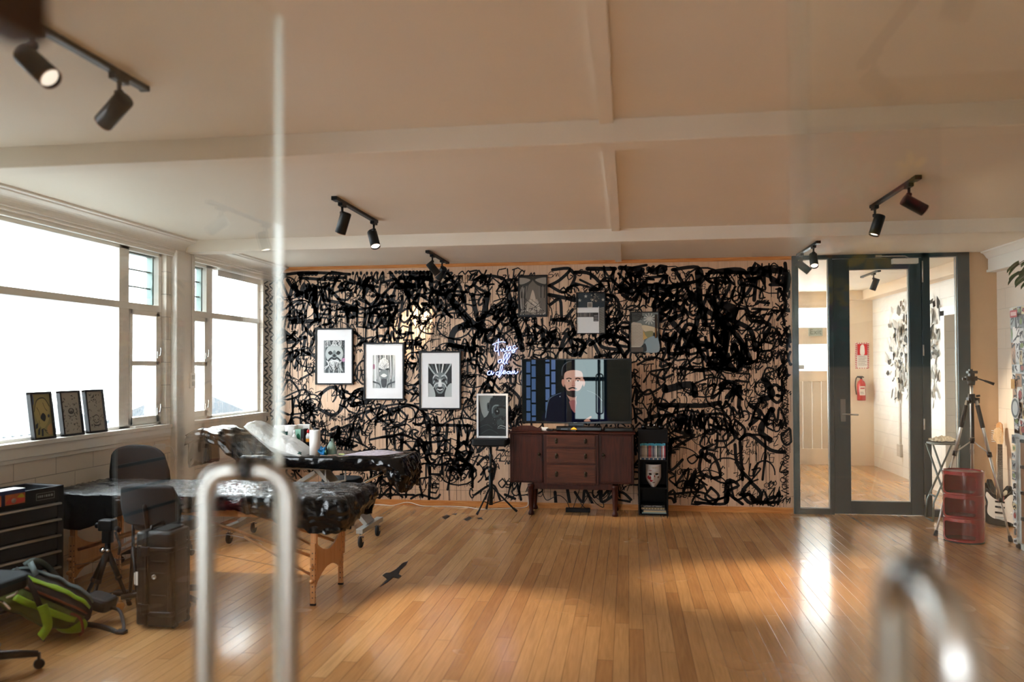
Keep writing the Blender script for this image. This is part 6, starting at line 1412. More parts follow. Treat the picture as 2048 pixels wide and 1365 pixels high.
for e in ((-3.12, 4.80, 0), (-3.28, 4.95, 0), (-3.16, 5.02, 0)):
    e = V(e); c = V((-3.245, 4.93, .36)); MB().tube([c, e+V((0, 0, .006))], .012, 8).build('leg', m_black, b2, world=True)
MB().cyl((-3.245, 4.93, .3), (-3.245, 4.93, .52), .01, n=10).build('pole', m_chrome if 0 else m_blackm, b2, world=True)
pa = thing('power_adapter', 'black power adapter brick with a looped lead on the floor behind the tripod', 'adapter', (-3.39, 5.1, 0))
MB().rbox((-3.46, 5.03, .0006), (-3.30, 5.09, .034), .01, ax=0).tube(spline([(-3.46, 5.06, .02), (-3.56, 5.02, .006), (-3.66, 4.95, .006), (-3.70, 5.03, .006), (-3.6, 5.08, .006), (-3.5, 5.06, .01)], 6), .004, 6).build('adapter_body', m_black, pa, world=True)

# ------------------------------------------------------------ backpack
bp = thing('backpack', 'neon green and black hiking backpack slumped on the floor at the left', 'backpack', (-3.35, 4.25, 0))
m_neon_g = mat('neon_green_nylon', rgb(128, 164, 18), .55, bump=(90, .3, .004)); m_nyl = mat('black_nylon', rgb(36, 36, 38), .7, bump=(150, .4, .003)); m_olive = mat('olive_nylon', rgb(70, 84, 26), .6, bump=(60, .4, .004)); m_gry = mat('grey_webbing', rgb(84, 98, 100), .6); m_rust = mat('rust_nylon', rgb(110, 48, 22), .6)
import mathutils
def bag_pt(u, v):
    # long body from lower right (bottom end) up to the left (lid end)
    c0, c1 = V((-3.15, 4.32, .10)), V((-3.50, 4.12, .33)); ax = (c1-c0); L_ = ax.length; ax.normalize()
    sd = ax.cross(V((0, 0, 1))).normalized(); up = sd.cross(ax)
    t = u*1.16-.08; rr = (max(0, 1-abs(2*u-1)**3.4))**.5
    a = 2*PI*v; wx, wz = .155*rr, .115*rr
    n_ = 1+.16*mathutils.noise.noise(V((u*7, math.cos(a)*2, math.sin(a)*2)))
    p = c0+ax*(t*L_)+sd*(math.copysign(abs(math.cos(a))**.8, math.cos(a))*wx*n_)+up*(math.copysign(abs(math.sin(a))**.8, math.sin(a))*wz*n_)
    p.z = max(p.z, .004); return p
MB().grid(lambda u, v: bag_pt(v, u), 56, 40, wrap=True).build('bag_body', m_nyl, bp, world=True)
def on_bag(us, v_of_u, off=.006, half=.03):
    m = MB(); vs = []
    for u in us:
        v = v_of_u(u); ctr = bag_pt(u, v)
        for dv in (-1, -.33, .33, 1):
            p = bag_pt(u, v+dv*half); mid = bag_pt(u, .25); c = (bag_pt(u, 0)+bag_pt(u, .5))/2; n_ = (p-c).normalized(); vs.append(p+n_*off)
    L_ = len(us); m.add(vs, [(4*i+j, 4*i+j+1, 4*i+4+j+1, 4*i+4+j) for i in range(L_-1) for j in range(3)], None, True); return m
us = [i/30 for i in range(2, 29)]
# which way is the camera side: sd points about (.35,-.94) or its opposite, so sample both flanks
on_bag(us, lambda u: .345, .010, .020).build('green_stripe', m_neon_g, bp, world=True, solid=.004)
on_bag(us, lambda u: .56-.02*u, .006, .10).build('green_side', m_olive, bp, world=True, solid=.003)
on_bag(us[2:22], lambda u: .50, .013, .014).build('green_edge', m_neon_g, bp, world=True, solid=.004)
on_bag(us, lambda u: .245, .010, .012).build('edge_piping', m_gry, bp, world=True, solid=.006)
on_bag(us, lambda u: .425, .012, .008).build('edge_piping', m_rust, bp, world=True, solid=.006)
def strap(pts, w, m, nm='strap'):
    P = spline(pts, 7); q = MB(); vs = []
    for i, p in enumerate(P):
        t = (P[min(i+1, len(P)-1)]-P[max(i-1, 0)]).normalized(); s_ = t.cross(V((.3, -.9, .35))).normalized()*w/2; vs += [p-s_, p+s_]
    q.add(vs, [(2*i, 2*i+1, 2*i+3, 2*i+2) for i in range(len(P)-1)], None, True); return q.build(nm, m, bp, world=True, solid=.005)
P_ = lambda x, y, Y: at(x, y, Y)
strap([P_(48, 1132, 4.2), P_(70, 1122, 4.24), P_(95, 1135, 4.3), P_(120, 1165, 4.36), P_(136, 1195, 4.4)], .035, m_gry, 'shoulder_strap')
strap([P_(60, 1125, 4.14), P_(72, 1150, 4.1)], .03, m_gry, 'shoulder_strap')
strap([P_(30, 1138, 4.02), P_(58, 1165, 4.0), P_(80, 1215, 4.02), P_(92, 1255, 4.06), P_(84, 1282, 4.1)], .028, m_nyl, 'shoulder_strap')
strap([P_(84, 1212, 3.99), P_(92, 1235, 4.0), P_(94, 1255, 4.01), P_(80, 1276, 4.03)], .05, m_neon_g, 'hip_wing')
pk = MB().ball(P_(142, 1248, 4.24)+V((0, 0, -.005)), .085, nu=22, nv=14, sc=(1.15, .6, .62), fn=lambda d: V((d.x, d.y, max(d.z, -.045)))); pk.build('hip_pocket', m_neon_g, bp, world=True)
strap([P_(118, 1236, 4.17), P_(140, 1228, 4.16), P_(160, 1238, 4.17), P_(165, 1262, 4.18), P_(158, 1272, 4.2)], .014, m_rust, 'pocket_piping')
MB().rbox((-3.26, 4.44, .085), (-3.10, 4.58, .165), .035, 4, rot=Matrix.Rotation(.25, 3, 'Y')).build('padded_belt', m_nyl, bp, world=True)
strap([(-3.16, 4.48, .10), (-3.06, 4.50, .085), (-2.985, 4.44, .03), (-2.93, 4.36, .012)], .02, m_nyl, 'belt_strap')
strap([(-3.2, 4.33, .05), (-3.1, 4.36, .03), (-3.02, 4.36, .014), (-2.96, 4.33, .010)], .03, m_nyl, 'belt_strap')
MB().rbox((-2.955, 4.31, .004), (-2.895, 4.355, .020), .006).build('buckle', m_black, bp, world=True)
MB().tube(spline([P_(18, 1168, 4.0), P_(26, 1165, 3.99), P_(34, 1185, 3.98), P_(24, 1192, 3.98), P_(14, 1196, 3.99)], 6), .006, 8).build('frame_hook', m_alum, bp, world=True)

# ------------------------------------------------------------ right-hand group: silver tripod
rt = thing('camera_tripod', 'tall silver camera tripod with a black head, straddling behind the red round storage unit', 'tripod', (3.10, 7.85, 0))
cx_, cy_ = 3.10, 7.85
MB().tube([(cx_, cy_, .60), (cx_, cy_, 1.37)], .0135, 14).tube([(cx_, cy_, .40), (cx_, cy_, .86)], .010, 12).build('centre_column', m_alum, rt, world=True)
q = MB().cyl((cx_, cy_, 1.215), (cx_, cy_, 1.285), .036, .028, 14).cyl((cx_+.03, cy_-.02, 1.265), (cx_+.06, cy_-.03, 1.27), .010, n=10)
for i in range(3): a_ = (100, 215, 330)[i]; q.box((cx_+.02*math.cos(math.radians(a_))-.02, cy_+.02*math.sin(math.radians(a_))-.02, 1.20), (cx_+.05*math.cos(math.radians(a_))+.015, cy_+.05*math.sin(math.radians(a_))+.015, 1.25))
q.build('spider', m_black, rt, bevel=.003, world=True)
q = MB().cyl((cx_, cy_, 1.365), (cx_, cy_, 1.41), .028, .034, 14).rbox((cx_-.05, cy_-.03, 1.405), (cx_+.045, cy_+.03, 1.445), .012).rbox((cx_-.02, cy_-.03, 1.445), (cx_+.02, cy_+.03, 1.475), .008).rbox((cx_-.035, cy_-.03, 1.47), (cx_+.045, cy_+.03, 1.495), .006).box((cx_-.02, cy_-.02, 1.495), (cx_+.005, cy_+.015, 1.51)).cyl((cx_-.05, cy_, 1.42), (cx_-.075, cy_, 1.42), .014, n=10)
q.build('pan_head', m_black, rt, world=True)
MB().tube([(cx_+.03, cy_-.02, 1.43), (cx_+.09, cy_-.05, 1.405)], .006, 8).tube([(cx_+.09, cy_-.05, 1.405), (cx_+.16, cy_-.08, 1.375)], [.009, .014], 10).build('pan_handle', m_black, rt, world=True)
for i, e in enumerate(((2.755, 7.79, 0), (3.315, 7.62, 0), (3.24, 8.22, 0))):
    e = V(e); dr_ = V((e.x-cx_, e.y-cy_, 0)).normalized(); c = V((cx_, cy_, 1.225))+dr_*.04; d = e-c
    l = MB().tube([c, c+d*.40], .0145, 12).tube([c+d*.38, c+d*.72], .0115, 12).tube([c+d*.70, c+d*.985], .0085, 10).build('leg', m_alum, rt, world=True)
    MB().tube([c+d*.035, c+d*.20], .0185, 14).build('foam_grip', m_rubber, l, world=True)
    MB().cyl(c+d*.375, c+d*.41, .020, n=12).cyl(c+d*.70, c+d*.73, .016, n=12).cyl(c+d*.96, c+d, .014, .020, 12).build('leg_lock', m_black, l, world=True)
    MB().tube([(cx_, cy_, .86), c+d*.385], .0065, 8).build('brace', m_alum, rt, world=True)
MB().cyl((cx_, cy_, .835), (cx_, cy_, .885), .022, n=12).box((cx_-.012, cy_-.02, .89), (cx_+.012, cy_-.008, 1.2)).cyl((cx_+.02, cy_-.01, .56), (cx_+.045, cy_-.015, .57), .012, n=10).cyl((cx_, cy_, .52), (cx_, cy_, .545), .016, n=10).tube([(cx_, cy_, .52), (cx_-.005, cy_, .50), (cx_+.008, cy_, .49), (cx_+.014, cy_, .505)], .004, 6).build('column_clamp', m_black, rt, world=True)

# red round storage unit
rs = thing('round_storage_unit', 'glossy red cylindrical storage unit with three rounded openings, in front of the silver tripod', 'storage unit', (2.925, 7.60, 0))
Rr, cx_, cy_ = .163, 2.925, 7.60
for i in range(3):
    zb = .012+i*.203; nu, nv = 120, 40; h_ = .200
    am = math.radians(-128); half = .90; vs = []; fs = []
    for j in range(nv+1):
        for k_ in range(nu): an = 2*PI*k_/nu; vs.append(V((cx_+Rr*math.cos(an), cy_+Rr*math.sin(an), zb+h_*j/nv)))
    def hole(an, z):
        d = (an-am+PI) % (2*PI)-PI; u_ = abs(d)/half; w_ = abs((z-.46)/.39)
        return u_**6+w_**6 < 1
    for j in range(nv):
        for k_ in range(nu):
            if not hole(2*PI*(k_+.5)/nu, (j+.5)/nv): fs.append((j*nu+k_, j*nu+(k_+1) % nu, (j+1)*nu+(k_+1) % nu, (j+1)*nu+k_))
    m_ = MB(); m_.add(vs, fs, None, True); o = m_.build('module_shell', m_red, rs, world=True, solid=.006)
    MB().lathe([(.002, 0), (Rr-.007, 0), (Rr-.007, .006), (.002, .006)], (cx_, cy_, zb), 48).build('module_floor', m_red, rs, world=True)
MB().lathe([(Rr-.008, .612), (Rr+.002, .612), (Rr+.002, .621), (Rr-.008, .621)], (cx_, cy_, 0), 64, closed=True).build('top_rim', m_red, rs, world=True)
MB().lathe([(.002, .606), (Rr-.009, .606), (Rr-.009, .610), (.002, .610)], (cx_, cy_, 0), 48).build('top_tray', mat('pale_red', rgb(150, 80, 78), .3), rs, world=True)
MB().lathe([(.002, 0), (Rr-.004, 0), (Rr-.002, .012), (.002, .012)], (cx_, cy_, 0), 48).build('base_ring', m_rubber, rs, world=True)

# folding stool with paper on it
fs_ = thing('folding_stool', 'grey metal folding stool standing behind the tripod against the partition', 'stool', (2.99, 8.30, 0))
fx0, fx1, fy0_, fy1_ = at(1864, 900, 8.42).x, at(1922, 900, 8.42).x, 8.40, 8.62
MB().rbox((fx0, fy0_, .765), (fx1, fy1_, .785), .06, 5).build('seat', mat('grey_seat', rgb(120, 126, 122), .5), fs_, world=True)
m_sm = mat('stool_metal', rgb(110, 120, 118), .3, metal=.7)
for yy in (fy0_+.02, fy1_-.02):
    MB().tube([(fx0+.01, yy, .765), (fx1-.02, yy, .02), (fx1-.01, yy, .012)], .0095, 10).build('leg', m_sm, fs_, world=True)
    MB().tube([(fx1-.01, yy, .765), (fx0+.01, yy, .20), (fx0, yy, .012)], .0095, 10).build('leg', m_sm, fs_, world=True)
for xx, zz in ((fx0, .018), (fx1-.01, .018), (fx0+.03, .26)): MB().cyl((xx, fy0_+.02, zz), (xx, fy1_-.02, zz), .0085, n=10).build('crossbar', m_sm, fs_, world=True)
np_ = thing('crumpled_newspaper', 'crumpled newspaper lying on the grey folding stool', 'newspaper', ((fx0+fx1)/2, 8.5, .786))
MB().grid(lambda u, v: V((fx0+.03+(fx1-fx0-.04)*u, fy0_+.01+.20*v, .790+max(0, .035*math.sin(u*PI)*math.sin(v*PI)+.03*abs(mathutils.noise.noise(V((u*7, v*7, 1))))+.012*mathutils.noise.noise(V((u*22, v*22, 4)))+.008))), 44, 44).build('newspaper', mat('newsprint', rgb(176, 168, 152), .8, vary=(60, .25)), np_, world=True, solid=.003)

# guitars
GB = [(-.10, 0), (0, -.012), (.10, 0), (.158, .045), (.165, .10), (.135, .155), (.112, .19), (.118, .24), (.142, .285), (.132, .335), (.105, .345), (.075, .315), (.045, .285), (.028, .28), (-.028, .28), (-.05, .29), (-.085, .33), (-.115, .385), (-.142, .385), (-.15, .335), (-.128, .27), (-.108, .20), (-.125, .155), (-.160, .10), (-.155, .045)]
def guitar(label, base, rz, lean, roll_, body_m, guard_m, guard_pts, neck_m):
    r = thing('electric_guitar', label, 'guitar', base, 0, 'electric guitars')
    M_ = Matrix.Rotation(rz, 3, 'Z')@Matrix.Rotation(-lean, 3, 'X')@Matrix.Rotation(roll_, 3, 'Y')
    u, v, w = M_@V((1, 0, 0)), M_@V((0, 0, 1)), M_@V((0, -1, 0))           # w = front of the guitar
    o = V(base)+V((0, 0, .022)); poly = [(p.x, p.y) for p in spline([(a, b, 0) for a, b in GB], 5, True)]
    MB().prism(poly, o-w*.02, u, v, w, .042).build('guitar_body', body_m, r, bevel=.006, world=True, seg=3)
    gp_ = [(p.x, p.y) for p in spline([(a, b, 0) for a, b in guard_pts], 4, True)]
    MB().prism(gp_, o+w*.0222, u, v, w, .002).build('pickguard', guard_m, r, world=True)
    T = lambda a, b, c: o+u*a+v*b+w*c
    nk = MB()
    def slab(a0, a1, b0, b1, c0, c1, m=None):
        nk.add([T(-a0, b0, c0), T(a0, b0, c0), T(a0, b0, c1), T(-a0, b0, c1), T(-a1, b1, c0), T(a1, b1, c0), T(a1, b1, c1), T(-a1, b1, c1)], [(0, 1, 2, 3), (7, 6, 5, 4), (0, 4, 5, 1), (1, 5, 6, 2), (2, 6, 7, 3), (3, 7, 4, 0)], m)
    slab(.028, .0215, .24, .79, .006, .024); hs = [(-.0215, .79), (.0215, .79), (.03, .81), (.034, .84), (.028, .90), (.02, .945), (-.01, .965), (-.045, .945), (-.05, .915), (-.042, .90), (-.06, .885), (-.058, .84), (-.03, .81)]
    nk.prism(hs, T(0, 0, .004), u, v, w, .013); nb = nk.build('neck', neck_m, r, bevel=.002, world=True)
    fb = MB(); nk = fb; slab(.0275, .021, .235, .79, .0242, .028)
    fbo = fb.build('fretboard', mat('rosewood', rgb(52, 40, 36), .5), r, world=True)
    dt = MB(); nk = dt
    for i in range(16):
        b_ = .79-.62*(1-2**(-(i+1)/12))*.93; slab(.024, .024, b_, b_+.0015, .0281, .0288)
        if i in (2, 4, 6, 8, 11, 14): p = T(0, b_+.016, .0282); dt.lathe([(.001, 0), (.0045, 0), (.0045, .0006), (.001, .0006)], p, 8, axis=w)
    dt.build('fret_wire', m_steel, fbo, world=True)
    pk_ = MB()
    for b_ in (.11, .165, .215):
        a_ = .042; nk = pk_; slab(a_, a_, b_-.009, b_+.009, .024, .030)
    pk_.build('pickup', m_black if guard_m is not m_black else m_white, r, bevel=.003, world=True)
    br_ = MB(); nk = br_; slab(.04, .04, .045, .075, .024, .036); br_.build('bridge', m_chrome, r, bevel=.002, world=True)
    kn = MB()
    for a_, b_ in ((.10, .12), (.12, .08), (.135, .045)): kn.lathe([(.002, 0), (.011, 0), (.009, .012), (.002, .012)], T(a_, b_, .024), 12, axis=w)
    kn.build('knob', m_white, r, world=True)
    tn = MB()
    for i in range(6): tn.cyl(T(-.03-.0012*i, .815+i*.022, .012), T(-.072, .815+i*.022, .012), .004, n=6).cyl(T(-.0+.002*i, .815+i*.022, .016), T(-.0+.002*i, .815+i*.022, .024), .004, n=6)
    tn.build('tuning_peg', m_chrome, nb, world=True)
    stn = MB()
    for i in range(6): x_ = -.019+.0076*i; stn.tube([T(x_, .06, .036), T(x_*.85, .79, .031)], .0006, 4)
    stn.build('string', m_steel, r, world=True)
    return r, T, u, v, w
PGD = [(-.105, .10), (-.06, .055), (0, .045), (.07, .035), (.13, .02), (.15, .055), (.145, .11), (.12, .155), (.105, .20), (.11, .25), (.12, .29), (.10, .30), (.075, .285), (.03, .235), (-.03, .235), (-.07, .26), (-.11, .30), (-.12, .26), (-.10, .20)]
m_maple = wood_material('maple_neck', rgb(214, 176, 132), rgb(232, 200, 160), 2, 3, .3)
g1, T1, u1, v1, w1 = guitar('black and white electric guitar with a pale maple headstock, leaning in the right corner', (3.50, 8.28, 0), math.radians(-8), math.radians(20), math.radians(6), m_blackg, mat('white_guard', rgb(226, 220, 212), .35), PGD, m_maple)
a = Art(T1(-.02, .225, .0246), u1*.055, v1*.05, w1, .0002); a.rect(0, 0, 1, 1, (170, 60, 60)).rect(.1, .1, .9, .9, (230, 216, 206)).disc(.5, .5, .3, .3, (170, 60, 60)).disc(.5, .5, .16, .16, (230, 216, 206)); a.build('sticker', g1, world=True)
g2, T2, u2, v2, w2 = guitar('dark electric guitar half hidden behind the black and white one, beside the block wall', (3.60, 8.52, 0), math.radians(-70), math.radians(5.5), math.radians(-3), m_blackg, mat('cream_guard', rgb(206, 196, 176), .4), PGD, wood_material('tan_neck', rgb(186, 132, 78), rgb(206, 152, 98), 2, 3, .35))
gc_ = thing('guitar_lead', 'black guitar lead with an angled plug at the wall beside the stickered cabinet', 'cable', (3.70, 8.1, .4))
c = MB().cyl((3.719, 7.86, .52), (3.66, 7.93, .525), .022, .008, 12)
c.tube(spline([(3.665, 7.925, .525), (3.66, 8.05, .52), (3.675, 8.12, .42), (3.69, 8.14, .34), (3.69, 8.05, .22), (3.695, 7.95, .12), (3.69, 7.8, .02), (3.66, 7.65, .006)], 7), .0038, 6); c.build('lead', m_black, gc_, world=True)

# stickered cabinet
sc_ = thing('stickered_cabinet', 'tall pale cabinet covered in stickers above brown drawers, at the right edge', 'cabinet', (3.48, 7.0, 0))
X0, X1, Y0, Y1, ZC = 3.25, 3.70, 6.30, 7.385, 2.04
m_cab = mat('cabinet_grey', rgb(196, 200, 198), .45)
MB().box((X0+.02, Y0, 0), (X1, Y1, ZC)).box((X0, Y0, .93), (X0+.03, Y1, ZC)).box((X0, Y1-.10, 0), (X0+.03, Y1, .93)).box((X0, Y0, 0), (X0+.03, Y0+.06, .93)).box((X0, Y0, 0), (X0+.03, Y1, .05)).build('cabinet_body', m_cab, sc_, bevel=.004, world=True)
for i in range(4): 
    z_ = .06+i*.217
    d = MB().box((X0+.002, Y0+.065, z_), (X0+.025, Y1-.105, z_+.185)).build('drawer', mat('brown_drawer', rgb(138, 100, 72), .5, vary=(6, .08)), sc_, world=True)
    MB().box((X0-.004, Y0+.065, z_+.187), (X0+.02, Y1-.105, z_+.212)).build('drawer_gap', m_black, d, world=True)
Wf = (Y1-Y0)/.685
A = Art((X0, Y1, 0), (0, -.685, 0), (0, 0, ZC), (-1, 0, 0), .00003); r = random.Random(17); Wc = Y1-Y0
def stick(u0, u1, v0, v1):
    base = r.choice(((228, 228, 226), (206, 206, 204), (160, 166, 166), (60, 64, 68), (236, 232, 226), (120, 128, 130), (188, 150, 120), (214, 196, 150), (84, 96, 104)))
    A.rect(u0, v0, u1, v1, base); d_ = (40, 42, 46) if sum(base) > 330 else (210, 210, 208)
    for _ in range(r.choice((2, 3, 4))):
        A.stroke([(r.uniform(u0+.006, u1-.006), r.uniform(v0+.003, v1-.003)) for _ in range(3)], .008, d_)
    if r.random() < .4: A.disc((u0+u1)/2, (v0+v1)/2, (u1-u0)*.3, (v1-v0)*.3, r.choice((d_, (150, 60, 56), (120, 140, 90))), 12)
v = .47
while v < .985:
    u = .005
    h_ = r.uniform(.03, .065)
    while u < Wf-.02:
        w_ = r.uniform(.06, .17); stick(u, min(u+w_, Wf-.005), v+r.uniform(-.006, .006), min(v+h_*r.uniform(.8, 1.1), .995)); u += w_*.95
    v += h_*.9
v = .02
while v < .46: h_ = r.uniform(.02, .045); stick(.01+r.uniform(0, .02), .12, v, v+h_); v += h_+.006
A.rect(.02, .955, .2, .985, (176, 60, 60)).rect(.04, .962, .18, .978, (220, 180, 176)).rect(.02, .66, .12, .7, (206, 150, 60)).disc(.12, .58, .11, .045, (214, 214, 210), 20).disc(.12, .58, .1, .04, (92, 100, 102), 20).disc(.12, .58, .07, .03, (200, 204, 202), 16)
A.build('sticker', sc_, world=True)
# added dark cupboard, out of view, darkens the left glass door's reflection
dk = thing('added_cupboard', 'dark tall cupboard added unseen along the right wall to darken the left door reflection', 'cupboard', (3.45, 4.2, 0))
MB().box((3.22, 2.2, .06), (3.71, 6.25, 2.15)).box((3.26, 2.24, 0), (3.71, 6.2, .06)).build('cupboard_body', mat('dark_cupboard_paint', rgb(40, 38, 38), .5), dk, world=True, bevel=.004)
for i in range(5): 
    d = MB().box((3.20, 2.21+i*.808, .08), (3.219, 2.21+i*.808+.80, 2.13)).build('cupboard_door', mat('dark_cupboard_door', rgb(46, 42, 40), .5), dk, world=True, bevel=.003)
    MB().cyl((3.17, 2.28+i*.808, .95), (3.17, 2.28+i*.808, 1.15), .008, n=8).box((3.17, 2.274+i*.808, .95), (3.20, 2.286+i*.808, .965)).box((3.17, 2.274+i*.808, 1.135), (3.20, 2.286+i*.808, 1.15)).build('door_handle', m_steel, d, world=True)
# plant
pt = thing('potted_plant', 'leafy green plant hanging over the top of the stickered cabinet', 'plant', (3.42, 7.05, ZC))
MB().lathe([(.01, 0), (.07, 0), (.095, .15), (.10, .16), (.09, .16), (.085, .14), (.01, .13)], (3.42, 7.08, ZC), 24).build('pot', mat('tan_pot', rgb(196, 160, 116), .6), pt, world=True)
rp = random.Random(4)
for i in range(34):
    a_ = rp.uniform(0, 2*PI) if i > 10 else rp.uniform(2.2, 3.9); L_ = rp.uniform(.13, .30); d = V((math.cos(a_), math.sin(a_), 0)); h0 = rp.uniform(.14, .2)
    b0 = V((3.42, 7.08, ZC+.14)); pts = spline([b0, b0+d*L_*.4+V((0, 0, .12+rp.uniform(0, .14))), b0+d*L_*.8+V((0, 0, .13+rp.uniform(-.05, .1)))], 5)
    if pts[-1].x > 3.66: continue
    q = MB().tube(pts, .003, 5); e = pts[-1]; t_ = (d+V((0, 0, rp.uniform(-.9, -.1)))).normalized(); sd = t_.cross(V((0, 0, 1))).normalized(); ll = rp.uniform(.08, .12)
    def lf_(u, v, e=e, t_=t_, sd=sd, ll=ll):
        w_ = .34*ll*math.sin(PI*min(1, v*.97+.02))**.75; return e+t_*(ll*v)+sd*((u-.5)*2*w_)+V((0, 0, -.35*ll*v*v+.05*abs(u-.5)))
    q.grid(lf_, 5, 9); q.build('leaf', mat('leaf_green', rgb(52, 92, 46), .4, vary=(20, .2)), pt, world=True)

# ------------------------------------------------------------ hall furnishings
es = thing('exit_sign', 'pale hanging sign reading Exit in the hall behind the partition', 'sign', (2.905, HY-.02, 2.07))
MB().box((2.80, HY-.02, 2.01), (3.01, HY-.006, 2.135)).box((2.84, HY-.006, 2.05), (2.97, HY+.03, 2.09)).build('sign_plate', mat('sign_grey', rgb(178, 186, 176), .5), es, world=True)
text_mesh('sign_lettering', 'Exit', .115, flat((128, 136, 126)), es, (2.905, HY-.0215, 2.072), ROT_FRONT, .001)
fsn = thing('fire_sign', 'red and white striped fire extinguisher sign on the hall wall', 'sign', (3.596, HY-.004, 1.5))
MB().box((3.495, HY-.004, 1.50), (3.697, HY, 1.90)).build('sign_plate', flat((240, 236, 230)), fsn, world=True)
A = Art((3.495, HY-.0046, 1.50), (.202, 0, 0), (0, 0, .40), (0, -1, 0), .0003)
for i in range(14):
    y_ = i/14; A.poly([(0, y_), (.12, y_+.02), (.12, min(1, y_+.055)), (0, min(1, y_+.035))], (196, 40, 44)).poly([(.88, y_), (1, y_+.02), (1, min(1, y_+.055)), (.88, min(1, y_+.035))], (196, 40, 44))
for i in range(5): A.rect(.1+.17*i, .965, .18+.17*i, 1, (196, 40, 44)).rect(.1+.17*i, 0, .18+.17*i, .03, (196, 40, 44))
A.rect(.14, .52, .86, .95, (200, 40, 44)).blob([(.36, .55), (.36, .82), (.42, .9), (.6, .9), (.66, .8), (.66, .55)], (236, 230, 226)).rect(.44, .88, .6, .93, (236, 230, 226))
for i in range(6): A.rect(.2, .46-.065*i, .8 if i % 2 else .7, .475-.065*i, (120, 110, 106))
A.build('sign_print', fsn, world=True)
fe = thing('fire_extinguisher', 'red fire extinguisher hanging on the hall wall below the striped sign', 'fire extinguisher', (3.56, HY-.07, 1.0))
MB().lathe([(.01, 0), (.058, 0), (.062, .01), (.062, .25), (.05, .29), (.02, .315), (.02, .33)], (3.56, HY-.075, 1.01), 26).build('cylinder', mat('extinguisher_red', rgb(186, 30, 32), .3, coat=.4), fe, world=True)
MB().cyl((3.56, HY-.075, 1.34), (3.56, HY-.075, 1.37), .015, n=12).box((3.52, HY-.085, 1.36), (3.60, HY-.065, 1.375)).box((3.50, HY-.085, 1.375), (3.58, HY-.065, 1.385)).tube(spline([(3.545, HY-.08, 1.36), (3.49, HY-.085, 1.36), (3.47, HY-.085, 1.25), (3.485, HY-.085, 1.10)], 6), .008, 8).build('valve_and_hose', m_black, fe, world=True)
MB().box((3.545, HY-.02, 1.05), (3.575, HY, 1.30)).build('wall_bracket', m_black, fe, world=True)
A = Art((3.52, HY-.1385, 1.09), (.08, 0, 0), (0, 0, .14), (0, -1, 0), .0003); A.rect(0, 0, 1, 1, (222, 210, 196)).rect(.1, .7, .9, .85, (170, 60, 56)).rect(.1, .3, .7, .36, (110, 90, 84)).rect(.1, .15, .8, .2, (110, 90, 84)); A.build('cylinder_label', fe, world=True)
# relief artwork on the hall's right wall
wa = thing('wall_artwork', 'large black and white torn paper collage on the hall block wall', 'artwork', (HX, 11.3, 1.7))
r = random.Random(12); B = {c: MB() for c in (0, 1, 2, 3)}
for i in range(640):
    y_ = r.gauss(11.25, .48); z_ = r.gauss(1.74, .34)
    if not (10.36 < y_ < 12.45 and 1.0 < z_ < 2.42): continue
    L_ = r.uniform(.05, .20); w_ = r.uniform(.02, .07); an = r.gauss(1.57, .5); c_, s_ = math.cos(an), math.sin(an); dx = r.uniform(.004, .05)
    pts = [(y_+a_*c_*L_-b_*s_*w_, z_+a_*s_*L_+b_*c_*w_) for a_, b_ in ((-.5, 0), (-.25, .5), (.15, .4), (.5, .05), (.2, -.5), (-.3, -.35))]
    ki = r.choice((0, 1, 2, 3, 3, 3)); tl = r.uniform(-.02, .02)
    B[ki].add([V((HX-dx-tl*(1 if j < 3 else -1), p[0], p[1])) for j, p in enumerate(pts)], [tuple(range(6))])
for ki, c in enumerate(((70, 72, 72), (138, 138, 134), (186, 176, 160), (228, 228, 226))): B[ki].build('paper_pieces', flat(c), wa, world=True, solid=.003)
cd = thing('cable_trunking', 'white cable trunking with two boxes running down the hall block wall', 'trunking', (HX, 11.86, .9))
MB().box((HX-.02, 11.83, .42), (HX, 11.88, 1.40)).box((HX-.04, 11.79, .28), (HX, 11.92, .45)).box((HX-.04, 11.79, 1.30), (HX, 11.92, 1.50)).build('trunking', mat('trunk_grey', rgb(196, 190, 180), .5), cd, bevel=.003, world=True)
# painting in the lobby that the right glass door mirrors
lp = thing('floral_painting', 'large dark teal floral painting in the lobby, mirrored in the right glass door', 'painting', (.75, -2.19, 1.5))
x0, x1, z0, z1 = .30, 1.22, 1.54, 2.5
MB().box((x0, -2.199, z0), (x1, -2.16, z1)).build('canvas', flat((18, 40, 48)), lp, world=True)
A = Art((x1, -2.1595, z0), (x0-x1, 0, 0), (0, 0, z1-z0), (0, 1, 0), .0004); r = random.Random(5)
for i in range(44):
    x_, y_ = r.random()*.9+.05, r.random()*.9+.05; R_ = r.uniform(.04, .11); c = r.choice(((30, 96, 100), (24, 70, 80), (190, 170, 40), (150, 60, 90), (170, 60, 60), (60, 120, 120), (120, 80, 140), (16, 50, 60), (196, 120, 50), (110, 150, 150)))
    for q in range(6): an = q*PI/3+i; A.disc(min(.96, max(.04, x_+R_*.55*math.cos(an))), min(.96, max(.04, y_+R_*.55*math.sin(an))), R_*.4, R_*.2, tuple(int(v_*(.8+.07*q)) if v_*(.8+.07*q) < 255 else 255 for v_ in c), 10, an)
A.build('painted_flowers', lp, world=True)

